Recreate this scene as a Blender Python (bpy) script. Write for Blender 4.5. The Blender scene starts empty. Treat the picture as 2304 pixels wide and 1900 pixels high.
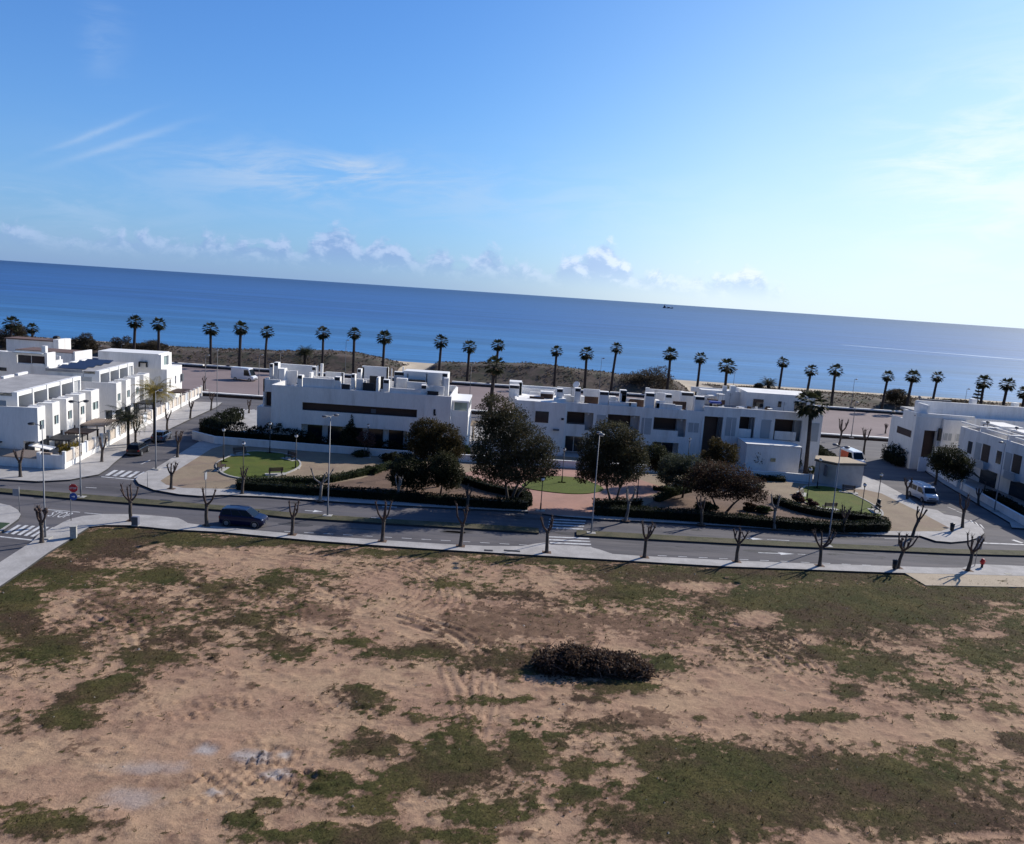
import bpy, bmesh, math, random
import numpy as np
from mathutils import Vector, Matrix
R = math.radians
scene = bpy.context.scene
C = scene.collection

# ------------------------------------------------------------------ camera survey
# The camera stands 24 m above the road, looks towards +Y (the sea).
F, CX, CY, CAMH, HY0, SLOPE = 1800., 1152., 950., 24., 655., .0668
ROLL = math.atan(SLOPE)
PITCH = math.atan((CY - HY0) * math.cos(ROLL) / F)

def ray(px, py):
    u, v = (px - CX) / F, (CY - py) / F
    c, s = math.cos(ROLL), math.sin(ROLL)
    a, b = u * c - v * s, u * s + v * c
    cp, sp = math.cos(PITCH), math.sin(PITCH)
    return a, cp + b * sp, -sp + b * cp

def G(px, py, z=0.):
    """survey: where the sight line through a photo pixel meets the level z"""
    d = ray(px, py)
    t = (z - CAMH) / d[2]
    return d[0] * t, d[1] * t

def V(Y, px, py):
    """survey: (x, z) where the sight line meets the upright plane y = Y"""
    d = ray(px, py)
    t = Y / d[1]
    return d[0] * t, CAMH + d[2] * t

def project(X, Y, Z):
    cp, sp = math.cos(PITCH), math.sin(PITCH)
    z = Z - CAMH
    fw, up = Y * cp - z * sp, Y * sp + z * cp
    a, b = X / fw, up / fw
    c, s = math.cos(ROLL), math.sin(ROLL)
    return CX + (a * c + b * s) * F, CY - (-a * s + b * c) * F

def crop(x0, y0, k):
    return lambda *pts: [(x0 + a / k, y0 + b / k) for a, b in pts]

# ------------------------------------------------------------------ mesh builder
class MB:
    def __init__(self):
        self.v, self.f, self.mi = [], [], []
        self.m = 0
    def add(self, vs, fs):
        o = len(self.v)
        self.v += [tuple(p) for p in vs]
        for f in fs:
            self.f.append(tuple(i + o for i in f)); self.mi.append(self.m)
        return self
    def box(self, x0, x1, y0, y1, z0, z1):
        if x0 > x1: x0, x1 = x1, x0
        if y0 > y1: y0, y1 = y1, y0
        if z0 > z1: z0, z1 = z1, z0
        vs = [(x, y, z) for z in (z0, z1) for y in (y0, y1) for x in (x0, x1)]
        return self.add(vs, [(0, 2, 3, 1), (4, 5, 7, 6), (0, 1, 5, 4), (2, 6, 7, 3), (0, 4, 6, 2), (1, 3, 7, 5)])
    def obox(self, p, q, w, z0, z1):
        """box along the ground line p-q, width w"""
        d = Vector((q[0] - p[0], q[1] - p[1], 0)); L = d.length
        if L < 1e-6: return self
        n = Vector((-d.y, d.x, 0)) / L * w / 2
        P, Q = Vector((p[0], p[1], 0)), Vector((q[0], q[1], 0))
        c = [P + n, P - n, Q - n, Q + n]
        vs = [(a.x, a.y, z0) for a in c] + [(a.x, a.y, z1) for a in c]
        return self.add(vs, [(3, 2, 1, 0), (4, 5, 6, 7), (0, 1, 5, 4), (1, 2, 6, 5), (2, 3, 7, 6), (3, 0, 4, 7)])
    def prism(self, poly, z0, z1, top=0, side=0):
        n = len(poly)
        a = sum(poly[i][0] * poly[(i + 1) % n][1] - poly[(i + 1) % n][0] * poly[i][1] for i in range(n))
        if a < 0: poly = poly[::-1]
        vs = [(p[0], p[1], z0) for p in poly] + [(p[0], p[1], z1) for p in poly]
        self.m = top
        self.add(vs, [tuple(range(n, 2 * n))])
        o = len(self.v) - 2 * n
        for i in range(n):
            j = (i + 1) % n
            self.f.append((o + i, o + j, o + n + j, o + n + i)); self.mi.append(side)
        self.m = 0
        return self
    def tube(self, pts, rad, n=8, cap=True):
        pts = [Vector(p) for p in pts]
        if not hasattr(rad, '__len__'): rad = [rad] * len(pts)
        rings = []
        for i, p in enumerate(pts):
            d = (pts[min(i + 1, len(pts) - 1)] - pts[max(i - 1, 0)])
            d = d.normalized() if d.length > 1e-9 else Vector((0, 0, 1))
            up = Vector((1, 0, 0)) if abs(d.x) < .9 else Vector((0, 1, 0))
            a = d.cross(up).normalized(); b = d.cross(a)
            rings.append([p + (a * math.cos(2 * math.pi * k / n) + b * math.sin(2 * math.pi * k / n)) * rad[i] for k in range(n)])
        vs = [q for r in rings for q in r]
        fs = []
        for i in range(len(pts) - 1):
            for k in range(n):
                k2 = (k + 1) % n
                fs.append((i * n + k, i * n + k2, (i + 1) * n + k2, (i + 1) * n + k))
        if cap:
            fs.append(tuple(range(n))[::-1]); fs.append(tuple(range((len(pts) - 1) * n, len(pts) * n)))
        return self.add(vs, fs)
    def ball(self, c, r, n=10, m=6, sq=(1, 1, 1)):
        vs = [(c[0], c[1], c[2] - r * sq[2])]
        for j in range(1, m):
            t = math.pi * j / m
            for k in range(n):
                p = 2 * math.pi * k / n
                vs.append((c[0] + r * sq[0] * math.sin(t) * math.cos(p), c[1] + r * sq[1] * math.sin(t) * math.sin(p), c[2] - r * sq[2] * math.cos(t)))
        vs.append((c[0], c[1], c[2] + r * sq[2]))
        fs = [(0, 1 + (k + 1) % n, 1 + k) for k in range(n)]
        for j in range(m - 2):
            for k in range(n):
                k2 = (k + 1) % n
                fs.append((1 + j * n + k, 1 + j * n + k2, 1 + (j + 1) * n + k2, 1 + (j + 1) * n + k))
        o = 1 + (m - 2) * n; t = len(vs) - 1
        fs += [(o + k, o + (k + 1) % n, t) for k in range(n)]
        return self.add(vs, fs)
    def disc(self, c, r, ax, th, n=24):
        """short cylinder of radius r along axis ax (Vector)"""
        c, ax = Vector(c), Vector(ax).normalized()
        return self.tube([c - ax * th / 2, c + ax * th / 2], r, n)
    def xf(self, M):
        self.v = [tuple(M @ Vector(p)) for p in self.v]
        return self
    def build(self, name, mats, parent=None, smooth=False, bevel=0):
        me = bpy.data.meshes.new(name)
        me.from_pydata(self.v, [], self.f)
        if not isinstance(mats, (list, tuple)): mats = [mats]
        for m in mats: me.materials.append(m)
        me.polygons.foreach_set('material_index', self.mi)
        if smooth: me.polygons.foreach_set('use_smooth', [True] * len(self.f))
        me.update()
        if bevel:
            bm = bmesh.new(); bm.from_mesh(me)
            bmesh.ops.bevel(bm, geom=bm.edges[:], offset=bevel, segments=2, affect='EDGES', profile=.6)
            bm.to_mesh(me); bm.free()
        o = bpy.data.objects.new(name, me)
        C.objects.link(o)
        if parent: o.parent = parent
        return o

def tag(o, label, cat, group=None, kind=None):
    o['label'] = label; o['category'] = cat
    if group: o['group'] = group
    if kind: o['kind'] = kind
    return o

def thing(name, label, cat, loc=(0, 0, 0), rz=0., group=None):
    o = bpy.data.objects.new(name, None)
    o.empty_display_size = .3
    C.objects.link(o)
    o.location = loc; o.rotation_euler = (0, 0, rz)
    return tag(o, label, cat, group)

def copy_tree(o, parent=None):
    c = o.copy(); C.objects.link(c)
    if parent: c.parent = parent
    for ch in list(o.children): copy_tree(ch, c)
    return c

def struct(o, name=None):
    o['kind'] = 'structure'
    return o

# ------------------------------------------------------------------ materials
class NT:
    def __init__(self, nt): self.nt = nt
    def n(self, t, **kw):
        nd = self.nt.nodes.new(t)
        for k, v in kw.items(): setattr(nd, k, v)
        return nd
    def link(self, a, b): self.nt.links.new(a, b)
    def put(self, sock, v):
        if isinstance(v, bpy.types.NodeSocket): self.link(v, sock)
        elif v is not None: sock.default_value = v
    def math(self, op, a, b=None, c=None, clamp=False):
        nd = self.n('ShaderNodeMath', operation=op, use_clamp=clamp)
        for i, v in enumerate((a, b, c)):
            if v is not None: self.put(nd.inputs[i], v)
        return nd.outputs[0]
    def mix(self, f, a, b, blend='MIX'):
        nd = self.n('ShaderNodeMix', data_type='RGBA', blend_type=blend)
        self.put(nd.inputs[0], f)
        self.put(nd.inputs[6], (*a, 1) if isinstance(a, tuple) and len(a) == 3 else a)
        self.put(nd.inputs[7], (*b, 1) if isinstance(b, tuple) and len(b) == 3 else b)
        return nd.outputs[2]
    def noise(self, vec, scale, detail=4, rough=.55, dist=0):
        nd = self.n('ShaderNodeTexNoise')
        if vec is not None: self.link(vec, nd.inputs['Vector'])
        nd.inputs['Scale'].default_value = scale
        nd.inputs['Detail'].default_value = detail
        nd.inputs['Roughness'].default_value = rough
        nd.inputs['Distortion'].default_value = dist
        return nd.outputs['Fac']
    def ramp(self, v, lo, hi):
        nd = self.n('ShaderNodeMapRange', interpolation_type='SMOOTHSTEP')
        self.put(nd.inputs[0], v); nd.inputs[1].default_value = lo; nd.inputs[2].default_value = hi
        return nd.outputs[0]
    def scale(self, vec, s):
        nd = self.n('ShaderNodeVectorMath', operation='MULTIPLY')
        self.link(vec, nd.inputs[0]); nd.inputs[1].default_value = s
        return nd.outputs[0]

def M(name, col, rough=.8, var=.18, scale=2., fine=None, bump=0., bscale=30., metallic=0., spec=.35, stretch=(1, 1, 1), col2=None, c2range=(.45, .65), c2scale=1., world=False, coat=0.):
    m = bpy.data.materials.new(name); m.use_nodes = True
    T = NT(m.node_tree)
    bs = T.nt.nodes['Principled BSDF']
    if world: vec = T.n('ShaderNodeNewGeometry').outputs['Position']
    else: vec = T.n('ShaderNodeTexCoord').outputs['Object']
    if stretch != (1, 1, 1): vec = T.scale(vec, stretch)
    n1 = T.noise(vec, scale, 5, .6)
    f = T.ramp(n1, .3, .7)
    lo = tuple(c * (1 - var) for c in col); hi = tuple(min(1, c * (1 + var)) for c in col)
    c = T.mix(f, lo, hi)
    if fine:
        n2 = T.noise(vec, fine[0], 3, .6)
        k = T.ramp(n2, .25, .75)
        c = T.mix(1., c, T.mix(k, (1 - fine[1],) * 3, (1 + fine[1],) * 3), 'MULTIPLY')
    if col2:
        n3 = T.noise(vec, c2scale, 4, .6)
        c = T.mix(T.ramp(n3, *c2range), c, col2)
    T.link(c, bs.inputs['Base Color'])
    bs.inputs['Roughness'].default_value = rough
    bs.inputs['Metallic'].default_value = metallic
    bs.inputs['Specular IOR Level'].default_value = spec
    if coat: bs.inputs['Coat Weight'].default_value = coat; bs.inputs['Coat Roughness'].default_value = .06
    if bump:
        b = T.n('ShaderNodeBump'); b.inputs['Strength'].default_value = 1.; b.inputs['Distance'].default_value = bump
        T.link(T.noise(vec, bscale, 4, .65), b.inputs['Height']); T.link(b.outputs[0], bs.inputs['Normal'])
    return m

def leaf_mat(name, a, b, scale=.7, c=None, thru=.4):
    m = bpy.data.materials.new(name); m.use_nodes = True
    T = NT(m.node_tree); bs = T.nt.nodes['Principled BSDF']
    vec = T.n('ShaderNodeTexCoord').outputs['Object']
    f = T.ramp(T.noise(vec, scale, 3, .6), .35, .65)
    g = T.ramp(T.noise(vec, 9., 2, .6), .3, .7)
    col = T.mix(f, a, b)
    col = T.mix(1., col, T.mix(g, (.6, .6, .6), (1.4, 1.4, 1.4)), 'MULTIPLY')
    if c: col = T.mix(T.ramp(T.noise(vec, scale * 1.7, 2, .5), .58, .7), col, c)
    T.link(col, bs.inputs['Base Color'])
    bs.inputs['Roughness'].default_value = .65; bs.inputs['Specular IOR Level'].default_value = .2
    tr = T.n('ShaderNodeBsdfTranslucent'); T.link(col, tr.inputs['Color'])       # light shining through the leaves
    ms = T.n('ShaderNodeMixShader'); ms.inputs[0].default_value = thru
    T.link(bs.outputs[0], ms.inputs[1]); T.link(tr.outputs[0], ms.inputs[2]); T.link(ms.outputs[0], T.nt.nodes['Material Output'].inputs['Surface'])
    return m

WHITE = (.82, .80, .77)
mt = dict(
    white=M('white_render', WHITE, .85, .06, .6, (6, .05), bump=.004, bscale=40, col2=(.64, .61, .57), c2range=(.52, .78), c2scale=.55, stretch=(1, 1, .22)),
    white2=M('white_trim', (.82, .81, .79), .7, .03, 1.5),
    cream=M('cream_render', (.66, .57, .40), .85, .06, .8, (8, .04)),
    roof=M('terrace_roof_tiles', (.34, .33, .33), .85, .15, .5, (5, .12)),
    roofbrown=M('brown_roof_tiles', (.16, .10, .08), .8, .2, 1, stretch=(1, 6, 1)),
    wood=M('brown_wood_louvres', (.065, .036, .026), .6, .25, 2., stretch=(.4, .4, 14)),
    dark=M('dark_metal_and_shade', (.022, .022, .026), .5, .2, 2.),
    darkwin=M('dark_window_glass', (.018, .022, .030), .12, .2, 1., spec=.6),
    shutter=M('grey_roller_shutter', (.42, .43, .44), .6, .08, 1.5, stretch=(1, 1, 12)),
    paleglass=M('pale_green_glass', (.30, .38, .37), .15, .1, 1., spec=.6),
    rail=M('frosted_glass_railing', (.38, .41, .43), .3, .06, 1.),
    panel=M('tan_louvre_panel', (.62, .54, .46), .75, .1, 2, stretch=(1, 1, 14)),
    tile=M('tan_coping_tiles', (.36, .28, .22), .8, .2, 3, stretch=(4, 4, 1)),
    bluewhite=M('pale_painted_gate', (.70, .74, .80), .5, .04, 2),
    asphalt=M('asphalt', (.096, .091, .100), .92, .22, .35, (9, .16), bump=.006, bscale=90, world=True, col2=(.132, .122, .126), c2range=(.46, .62), c2scale=.5, stretch=(.12, 1, 1)),
    pave=M('concrete_pavement', (.395, .375, .36), .9, .12, .6, (7, .12), bump=.004, bscale=60, world=True, col2=(.33, .31, .295), c2range=(.5, .72), c2scale=.4),
    kerb=M('kerb_stone_shade', (.045, .044, .046), .9, .15, 2, world=True),  # near-black colour carries the shade on kerb faces turned from the sun
    cape=M('sandy_concrete_apron', (.42, .34, .245), .9, .12, .5, (7, .12), world=True, col2=(.33, .26, .19), c2range=(.5, .7), c2scale=.5),
    paint=M('road_paint', (.60, .60, .60), .7, .10, 1.5, (12, .15), world=True, col2=(.30, .295, .30), c2range=(.5, .7), c2scale=1.6),
    median=M('median_grass', (.066, .064, .032), .95, .3, .8, (9, .3), bump=.03, bscale=25, world=True, col2=(.10, .086, .05), c2range=(.45, .65), c2scale=.35),
    lawn=M('lawn_grass', (.074, .100, .008), .95, .14, .5, (12, .25), bump=.02, bscale=40, world=True, col2=(.100, .104, .014), c2range=(.5, .72), c2scale=.3),
    green=M('green_verge', (.030, .062, .030), .95, .2, .8, (10, .25), world=True),
    parkdirt=M('park_sand', (.265, .205, .14), .95, .12, .35, (8, .12), bump=.01, bscale=30, world=True, col2=(.235, .165, .125), c2range=(.45, .7), c2scale=.15),
    plaza=M('terracotta_sand', (.38, .215, .17), .95, .10, .3, (8, .1), bump=.006, bscale=30, world=True, col2=(.32, .19, .155), c2range=(.45, .7), c2scale=.2),
    bed=M('planting_bed_earth', (.150, .095, .068), .95, .2, .5, (9, .2), bump=.02, bscale=20, world=True),
    lot=M('dirt_lot', (.235, .182, .178), .95, .07, .12, (3, .07), bump=.01, bscale=10, world=True, col2=(.21, .16, .155), c2range=(.45, .7), c2scale=.05),
    trunk=M('bark', (.090, .072, .060), .95, .3, 3., (14, .3), bump=.02, bscale=14, stretch=(1, 1, .4)),
    trunkpale=M('pale_plane_bark', (.20, .175, .155), .9, .35, 2.5, (9, .3), bump=.02, bscale=10, stretch=(1, 1, .5)),
    twig=M('bare_branch', (.085, .060, .052), .95, .3, 4.),
    palmtrunk=M('palm_trunk', (.045, .036, .034), .95, .25, 2., bump=.03, bscale=6, stretch=(.6, .6, 4)),
    skirt=M('dry_palm_leaves', (.20, .135, .085), .95, .35, 4.),
    galv=M('galvanised_steel', (.24, .245, .26), .5, .06, 1., metallic=.3),
    greypole=M('grey_painted_steel', (.12, .125, .14), .5, .08, 1.),
    globe=M('white_globe', (.85, .85, .86), .2, .02, 1., spec=.6),
    red=M('red_paint', (.50, .02, .025), .45, .08, 2.),
    blue=M('blue_sign_paint', (.02, .075, .30), .45, .05, 2.),
    signback=M('bare_sign_back', (.28, .29, .32), .5, .06, 2.),
    concrete=M('cast_concrete', (.40, .385, .36), .9, .12, 1., (8, .1)),
    box=M('grey_cabinet', (.16, .17, .22), .6, .1, 1.),
    yellowblob=M('sandy_rubble', (.45, .36, .20), .9, .25, 2),
    rubber=M('tyre_rubber', (.018, .018, .019), .85, .1, 4),
    rim=M('alloy_rim', (.40, .41, .43), .35, .1, 4, metallic=.7),
    navy=M('navy_car_paint', (.004, .008, .042), .35, .06, 1, spec=.3, coat=.25),
    blackpaint=M('black_car_paint', (.006, .007, .010), .35, .05, 1, spec=.3, coat=.3),
    silver=M('grey_car_paint', (.10, .115, .15), .3, .05, 1, spec=.5, coat=.6),
    whitepaint=M('white_car_paint', (.74, .75, .77), .35, .03, 1, spec=.5, coat=.5),
    carglass=M('car_glass', (.006, .008, .011), .08, .1, 1, spec=.3),
    lamp=M('headlamp_lens', (.80, .82, .85), .1, .03, 3, spec=.8),
    tail=M('tail_lamp_lens', (.35, .012, .012), .2, .05, 3, spec=.6),
    orange=M('orange_red_panel', (.62, .13, .06), .5, .15, 2.5),
    chrome=M('satin_trim', (.10, .10, .11), .4, .05, 2),
    solar=M('solar_panel', (.03, .036, .062), .35, .2, 3, spec=.4),
    bluecover=M('blue_awning', (.02, .05, .28), .6, .1, 2),
    gold=M('yellow_flower_shrub', (.36, .33, .06), .9, .3, 3),
    drywood=M('dry_branch_wood', (.17, .115, .085), .95, .3, 4.),
    stone=M('field_stone', (.40, .35, .29), .9, .3, 2.),
    tar=M('tar_patch', (.055, .053, .058), .85, .2, 1., (9, .2), world=True),
    hull=M('dark_hull', (.03, .04, .075), .6, .1, .2),
    scrub=M('dune_scrub_ground', (.105, .078, .064), .95, .3, .35, (3, .3), world=True, col2=(.066, .062, .042), c2range=(.45, .6), c2scale=.25),
)
lf = dict(
    dark=leaf_mat('leaves_dark', (.022, .026, .013), (.050, .054, .024), .55, (.070, .058, .030)),
    oak=leaf_mat('leaves_broad', (.036, .036, .020), (.080, .074, .038), .5, (.105, .076, .040)),
    brownish=leaf_mat('leaves_brownish', (.035, .030, .014), (.085, .066, .024), .6, (.11, .07, .03)),
    red=leaf_mat('leaves_reddish', (.036, .024, .018), (.075, .045, .030), .6, (.055, .056, .024)),
    olive=leaf_mat('leaves_olive', (.045, .052, .036), (.085, .098, .062), .8),
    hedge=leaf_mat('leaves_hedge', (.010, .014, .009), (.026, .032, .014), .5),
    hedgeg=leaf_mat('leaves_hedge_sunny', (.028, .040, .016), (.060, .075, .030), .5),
    palm=leaf_mat('palm_fronds', (.024, .029, .014), (.060, .064, .032), 1.),
    palmy=leaf_mat('palm_fronds_yellow', (.16, .125, .020), (.36, .27, .06), .9),
    shrub=leaf_mat('dune_bush_leaves', (.050, .042, .030), (.098, .078, .052), .4, (.105, .074, .054)),
    brush=leaf_mat('dry_brush', (.050, .033, .026), (.125, .082, .058), .9, (.20, .135, .085)),
    grass=leaf_mat('field_grass_blades', (.056, .058, .020), (.105, .088, .038), .12, (.13, .085, .046)),
    weed=leaf_mat('field_weeds', (.060, .050, .022), (.115, .085, .042), .3, (.16, .115, .06)),
    scrub=leaf_mat('dune_scrub_leaves', (.075, .060, .046), (.125, .096, .070), .12, (.055, .062, .030)),
    bougain=leaf_mat('bare_reddish_twigs', (.075, .040, .036), (.120, .065, .055), 1.),
)
# ------------------------------------------------------------------ light and air settings
SUN_E, EXPO, SKY_STR, SKY_DUST = 5.0, .08, .10, .35
SKY_TINT = (.49, .90, 1.50)
SKY_BACK = (.27, .25, .28)
SKY_GLOW, SKY_GLOW_COL = 1.75, (4.7, 5.3, 4.6)
SKY_KNEE = (9.8, 11.2, 13.5)
SKY_HZ_L, SKY_HZ_R = (2.5, 3.7, 7.4), (9.6, 10.4, 10.8)
CL_SH, CL_LIT, CL_AMT = (3.3, 4.6, 7.4), (6.6, 7.4, 9.4), .72
WISP_L, WISP_R = (4.4, 5.9, 8.2), (9.5, 10., 10.)
SEA_SHALLOW, SEA_MID, SEA_DEEP = (.040, .15, .34), (.018, .075, .25), (.004, .026, .12)
SEA_ROUGH, SEA_SPEC = .33, .12
# ------------------------------------------------------------------ foliage helpers
def leaves(name, mat, pts, size, seed, parent=None, flat=.0, nrm=None, aspect=.6, core=None):
    """many small leaf-cluster faces at the given points"""
    rg = np.random.default_rng(seed)
    P = np.asarray(pts, float); n = len(P)
    d = rg.normal(size=(n, 3)); d[:, 2] += flat
    d /= np.linalg.norm(d, axis=1)[:, None]
    r = rg.normal(size=(n, 3)); a = np.cross(d, r); a /= np.linalg.norm(a, axis=1)[:, None]
    b = np.cross(d, a)
    s = size * rg.uniform(.55, 1.35, n)[:, None]
    q = np.stack([P - a * s, P - b * s * aspect + d * s * .15, P + a * s, P + b * s * aspect + d * s * .15], 1).reshape(-1, 3)
    f = np.arange(4 * n).reshape(-1, 4)
    verts = q.tolist(); faces = f.tolist()
    if core:
        o = len(verts); verts += [tuple(v) for v in core.v]; faces += [tuple(i + o for i in ff) for ff in core.f]
    me = bpy.data.meshes.new(name); me.from_pydata(verts, [], faces); me.materials.append(mat); me.update()
    o = bpy.data.objects.new(name, me); C.objects.link(o)
    if parent: o.parent = parent
    return o

def blob_points(blobs, n, seed, shell=.55):
    """points spread through ellipsoid clumps, denser towards their outsides, broken up by gaps"""
    rg = np.random.default_rng(seed)
    w = np.array([b[3] * b[4] * b[5] for b in blobs]) ** .8; w /= w.sum()
    out = []
    for b, k in zip(blobs, (w * n).astype(int)):
        d = rg.normal(size=(k, 3)); d /= np.linalg.norm(d, axis=1)[:, None]
        r = (shell + (1 - shell) * rg.random(k) ** .7)
        ph = rg.uniform(0, 6.28, 6)
        lump = 1 + .16 * np.sin(3.1 * np.arctan2(d[:, 1], d[:, 0]) + ph[0]) * np.cos(2.7 * d[:, 2] * 2 + ph[1]) + .10 * np.sin(7 * d[:, 0] + ph[2]) * np.sin(6 * d[:, 2] + ph[3]) + rg.normal(size=k) * .07
        out.append(d * (r * lump)[:, None] * np.array(b[3:6]) + np.array(b[:3]))
    return np.concatenate(out)

def clumps(c, r, k, seed, sub=.42):
    """a main volume broken into k smaller clumps"""
    rg = random.Random(seed); bl = [(c[0], c[1], c[2], r[0] * .72, r[1] * .72, r[2] * .72)]
    for i in range(k):
        t = rg.uniform(0, 6.283); z = rg.uniform(-.75, .95); q = math.sqrt(max(0, 1 - z * z))
        e = rg.uniform(.62, .85); s = sub * rg.uniform(.7, 1.15)
        bl.append((c[0] + r[0] * e * q * math.cos(t), c[1] + r[1] * e * q * math.sin(t), c[2] + r[2] * e * z, r[0] * s, r[1] * s, r[2] * s * .85))
    return bl

# ------------------------------------------------------------------ value noise for the terrain
def vnoise(x, y, seed):
    rg = np.random.default_rng(seed); g = rg.random((257, 257))
    xi, yi = np.floor(x).astype(int), np.floor(y).astype(int)
    fx, fy = x - xi, y - yi
    fx = fx * fx * (3 - 2 * fx); fy = fy * fy * (3 - 2 * fy)
    a, b = xi % 256, yi % 256; a1, b1 = (a + 1) % 256, (b + 1) % 256
    return (g[a, b] * (1 - fx) + g[a1, b] * fx) * (1 - fy) + (g[a, b1] * (1 - fx) + g[a1, b1] * fx) * fy

def fbm(x, y, seed, oct=4, gain=.5):
    s, a, t = 0., 1., 0.
    for i in range(oct):
        s = s + a * vnoise(x * 2 ** i + 17 * i, y * 2 ** i + 5 * i, seed + i); t += a; a *= gain
    return s / t

def in_poly(px, py, poly):
    ins = np.zeros(px.shape, bool); n = len(poly)
    for i in range(n):
        x0, y0 = poly[i]; x1, y1 = poly[(i + 1) % n]
        if y0 == y1: continue
        c = ((y0 > py) != (y1 > py)) & (px < (x1 - x0) * (py - y0) / (y1 - y0) + x0)
        ins ^= c
    return ins

def seg_dist(px, py, poly):
    """distance to a polyline and signed side offset and arc length"""
    best = np.full(px.shape, 1e9); side = np.zeros(px.shape); arc = np.zeros(px.shape); acc = 0.
    for (x0, y0), (x1, y1) in zip(poly[:-1], poly[1:]):
        dx, dy = x1 - x0, y1 - y0; L = math.hypot(dx, dy)
        t = np.clip(((px - x0) * dx + (py - y0) * dy) / (L * L), 0, 1)
        d = np.hypot(px - x0 - t * dx, py - y0 - t * dy)
        s = ((px - x0) * dy - (py - y0) * dx) / L
        k = d < best
        best = np.where(k, d, best); side = np.where(k, s, side); arc = np.where(k, acc + t * L, arc); acc += L
    return best, side, arc

def smooth(pts, n=6):
    """Catmull-Rom through the points"""
    out = []
    P = [pts[0]] + list(pts) + [pts[-1]]
    for i in range(1, len(P) - 2):
        for k in range(n):
            t = k / n
            out.append(tuple(.5 * (2 * P[i][j] + (P[i + 1][j] - P[i - 1][j]) * t + (2 * P[i - 1][j] - 5 * P[i][j] + 4 * P[i + 1][j] - P[i + 2][j]) * t * t + (3 * P[i][j] - P[i - 1][j] - 3 * P[i + 1][j] + P[i + 2][j]) * t ** 3) for j in range(2)))
    out.append(tuple(pts[-1]))
    return out

def gs(px, z=0.): return [G(x, y, z) for x, y in px]

KZ = .19      # pavement level above the road

def slab(name, poly, z1, mats, z0=-.25, kind='structure', label=None, cat=None):
    o = MB().prism(poly, z0, z1, 0, 1 if isinstance(mats, (list, tuple)) else 0).build(name, mats)
    if kind: o['kind'] = kind
    if label: o['label'] = label; o['category'] = cat
    return o

# ------------------------------------------------------------------ ground, sea
near_inner = [(0, 1319), (62, 1277), (109, 1243), (160, 1212), (175, 1202), (200, 1186), (233, 1181.5), (295, 1182), (382, 1191), (499, 1197), (700, 1216), (850, 1227), (982, 1236), (1166, 1247), (1350, 1258), (1500, 1267), (1632, 1274.5), (1832, 1282), (2000, 1288.5), (2038, 1289.5), (2140, 1292), (2304, 1296)]
near_kerb = [(0, 1270.5), (71, 1224.5), (87, 1208), (112, 1196), (129, 1187), (143, 1179), (160, 1172), (187, 1165.5), (233, 1161), (295, 1161.5), (340, 1164), (399, 1169.5), (412, 1175), (423, 1182), (465, 1187), (582, 1198.5), (700, 1209), (850, 1219), (1000, 1229), (1090, 1233), (1175, 1233.5), (1200, 1228.5), (1228, 1225), (1240, 1230.5), (1300, 1232.5), (1330, 1236), (1352, 1242), (1378, 1251), (1450, 1256), (1632, 1265), (1832, 1273), (2000, 1278), (2108, 1281.5), (2165, 1282), (2180, 1277), (2195, 1273.5), (2304, 1278)]
inner_w, kerb_w = gs(near_inner, KZ), gs(near_kerb, 0)
kerb_w = [(kerb_w[0][0] - 15, kerb_w[0][1] - 22)] + kerb_w + [(95, 78), (140, 82)]
inner_w = [(inner_w[0][0] - 13.5, inner_w[0][1] - 22)] + inner_w + [(95, 75), (140, 79)]
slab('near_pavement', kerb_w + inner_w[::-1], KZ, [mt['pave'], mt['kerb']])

# asphalt of the avenue, the side streets and the beach road, one sheet
mid = [((a[0] + b[0]) / 2, (a[1] + b[1]) / 2) for a, b in ((kerb_w[0], inner_w[0]), (kerb_w[1], inner_w[1]))]
mid += gs([(71, 1238), (140, 1195), (187, 1172), (300, 1172), (420, 1186.5), (582, 1203), (850, 1223), (1090, 1238), (1240, 1240), (1352, 1251), (1632, 1269.5), (2000, 1283), (2304, 1287)])
road = [(-170, mid[0][1])] + mid + [(140, 80.5), (170, 84), (170, 153), (-170, 153)]
slab('road', road, 0, mt['asphalt'], -.3)

apron_px = [(2036, 1289.2), (2083, 1317), (2135, 1318), (2304, 1321)]
ap = gs(apron_px, KZ) + [(95, 70), (95, 75.2)] + gs([(2304, 1295.6), (2140, 1291.6)], KZ)
slab('sandy_apron', ap, KZ - .012, mt['cape'])

med_n = [(0, 1111), (155, 1125), (320, 1138), (492, 1151), (650, 1168), (850, 1180.5), (1066, 1193.5), (1212, 1203)]
med_f = [(0, 1102.5), (155, 1113.5), (320, 1126.5), (492, 1141), (650, 1157), (850, 1170.5), (1066, 1182.5), (1212, 1192)]
med_n2 = [(1297, 1208), (1533, 1221), (1766, 1233), (2000, 1243), (2140, 1249.5), (2304, 1254)]
med_f2 = [(1297, 1197), (1533, 1210), (1766, 1222.5), (2000, 1233), (2140, 1239.5), (2304, 1243)]
for a, b, s in ((med_n, med_f, -1), (med_n2, med_f2, 1)):
    A, B = gs(a), gs(b)
    if s < 0: A = [(-170, A[0][1] + 1.5)] + A; B = [(-170, B[0][1] + 1.5)] + B
    else: A += [(170, A[-1][1] + 5)]; B += [(170, B[-1][1] + 5)]
    slab('median', A + B[::-1], KZ, [mt['median'], mt['kerb']])

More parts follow.
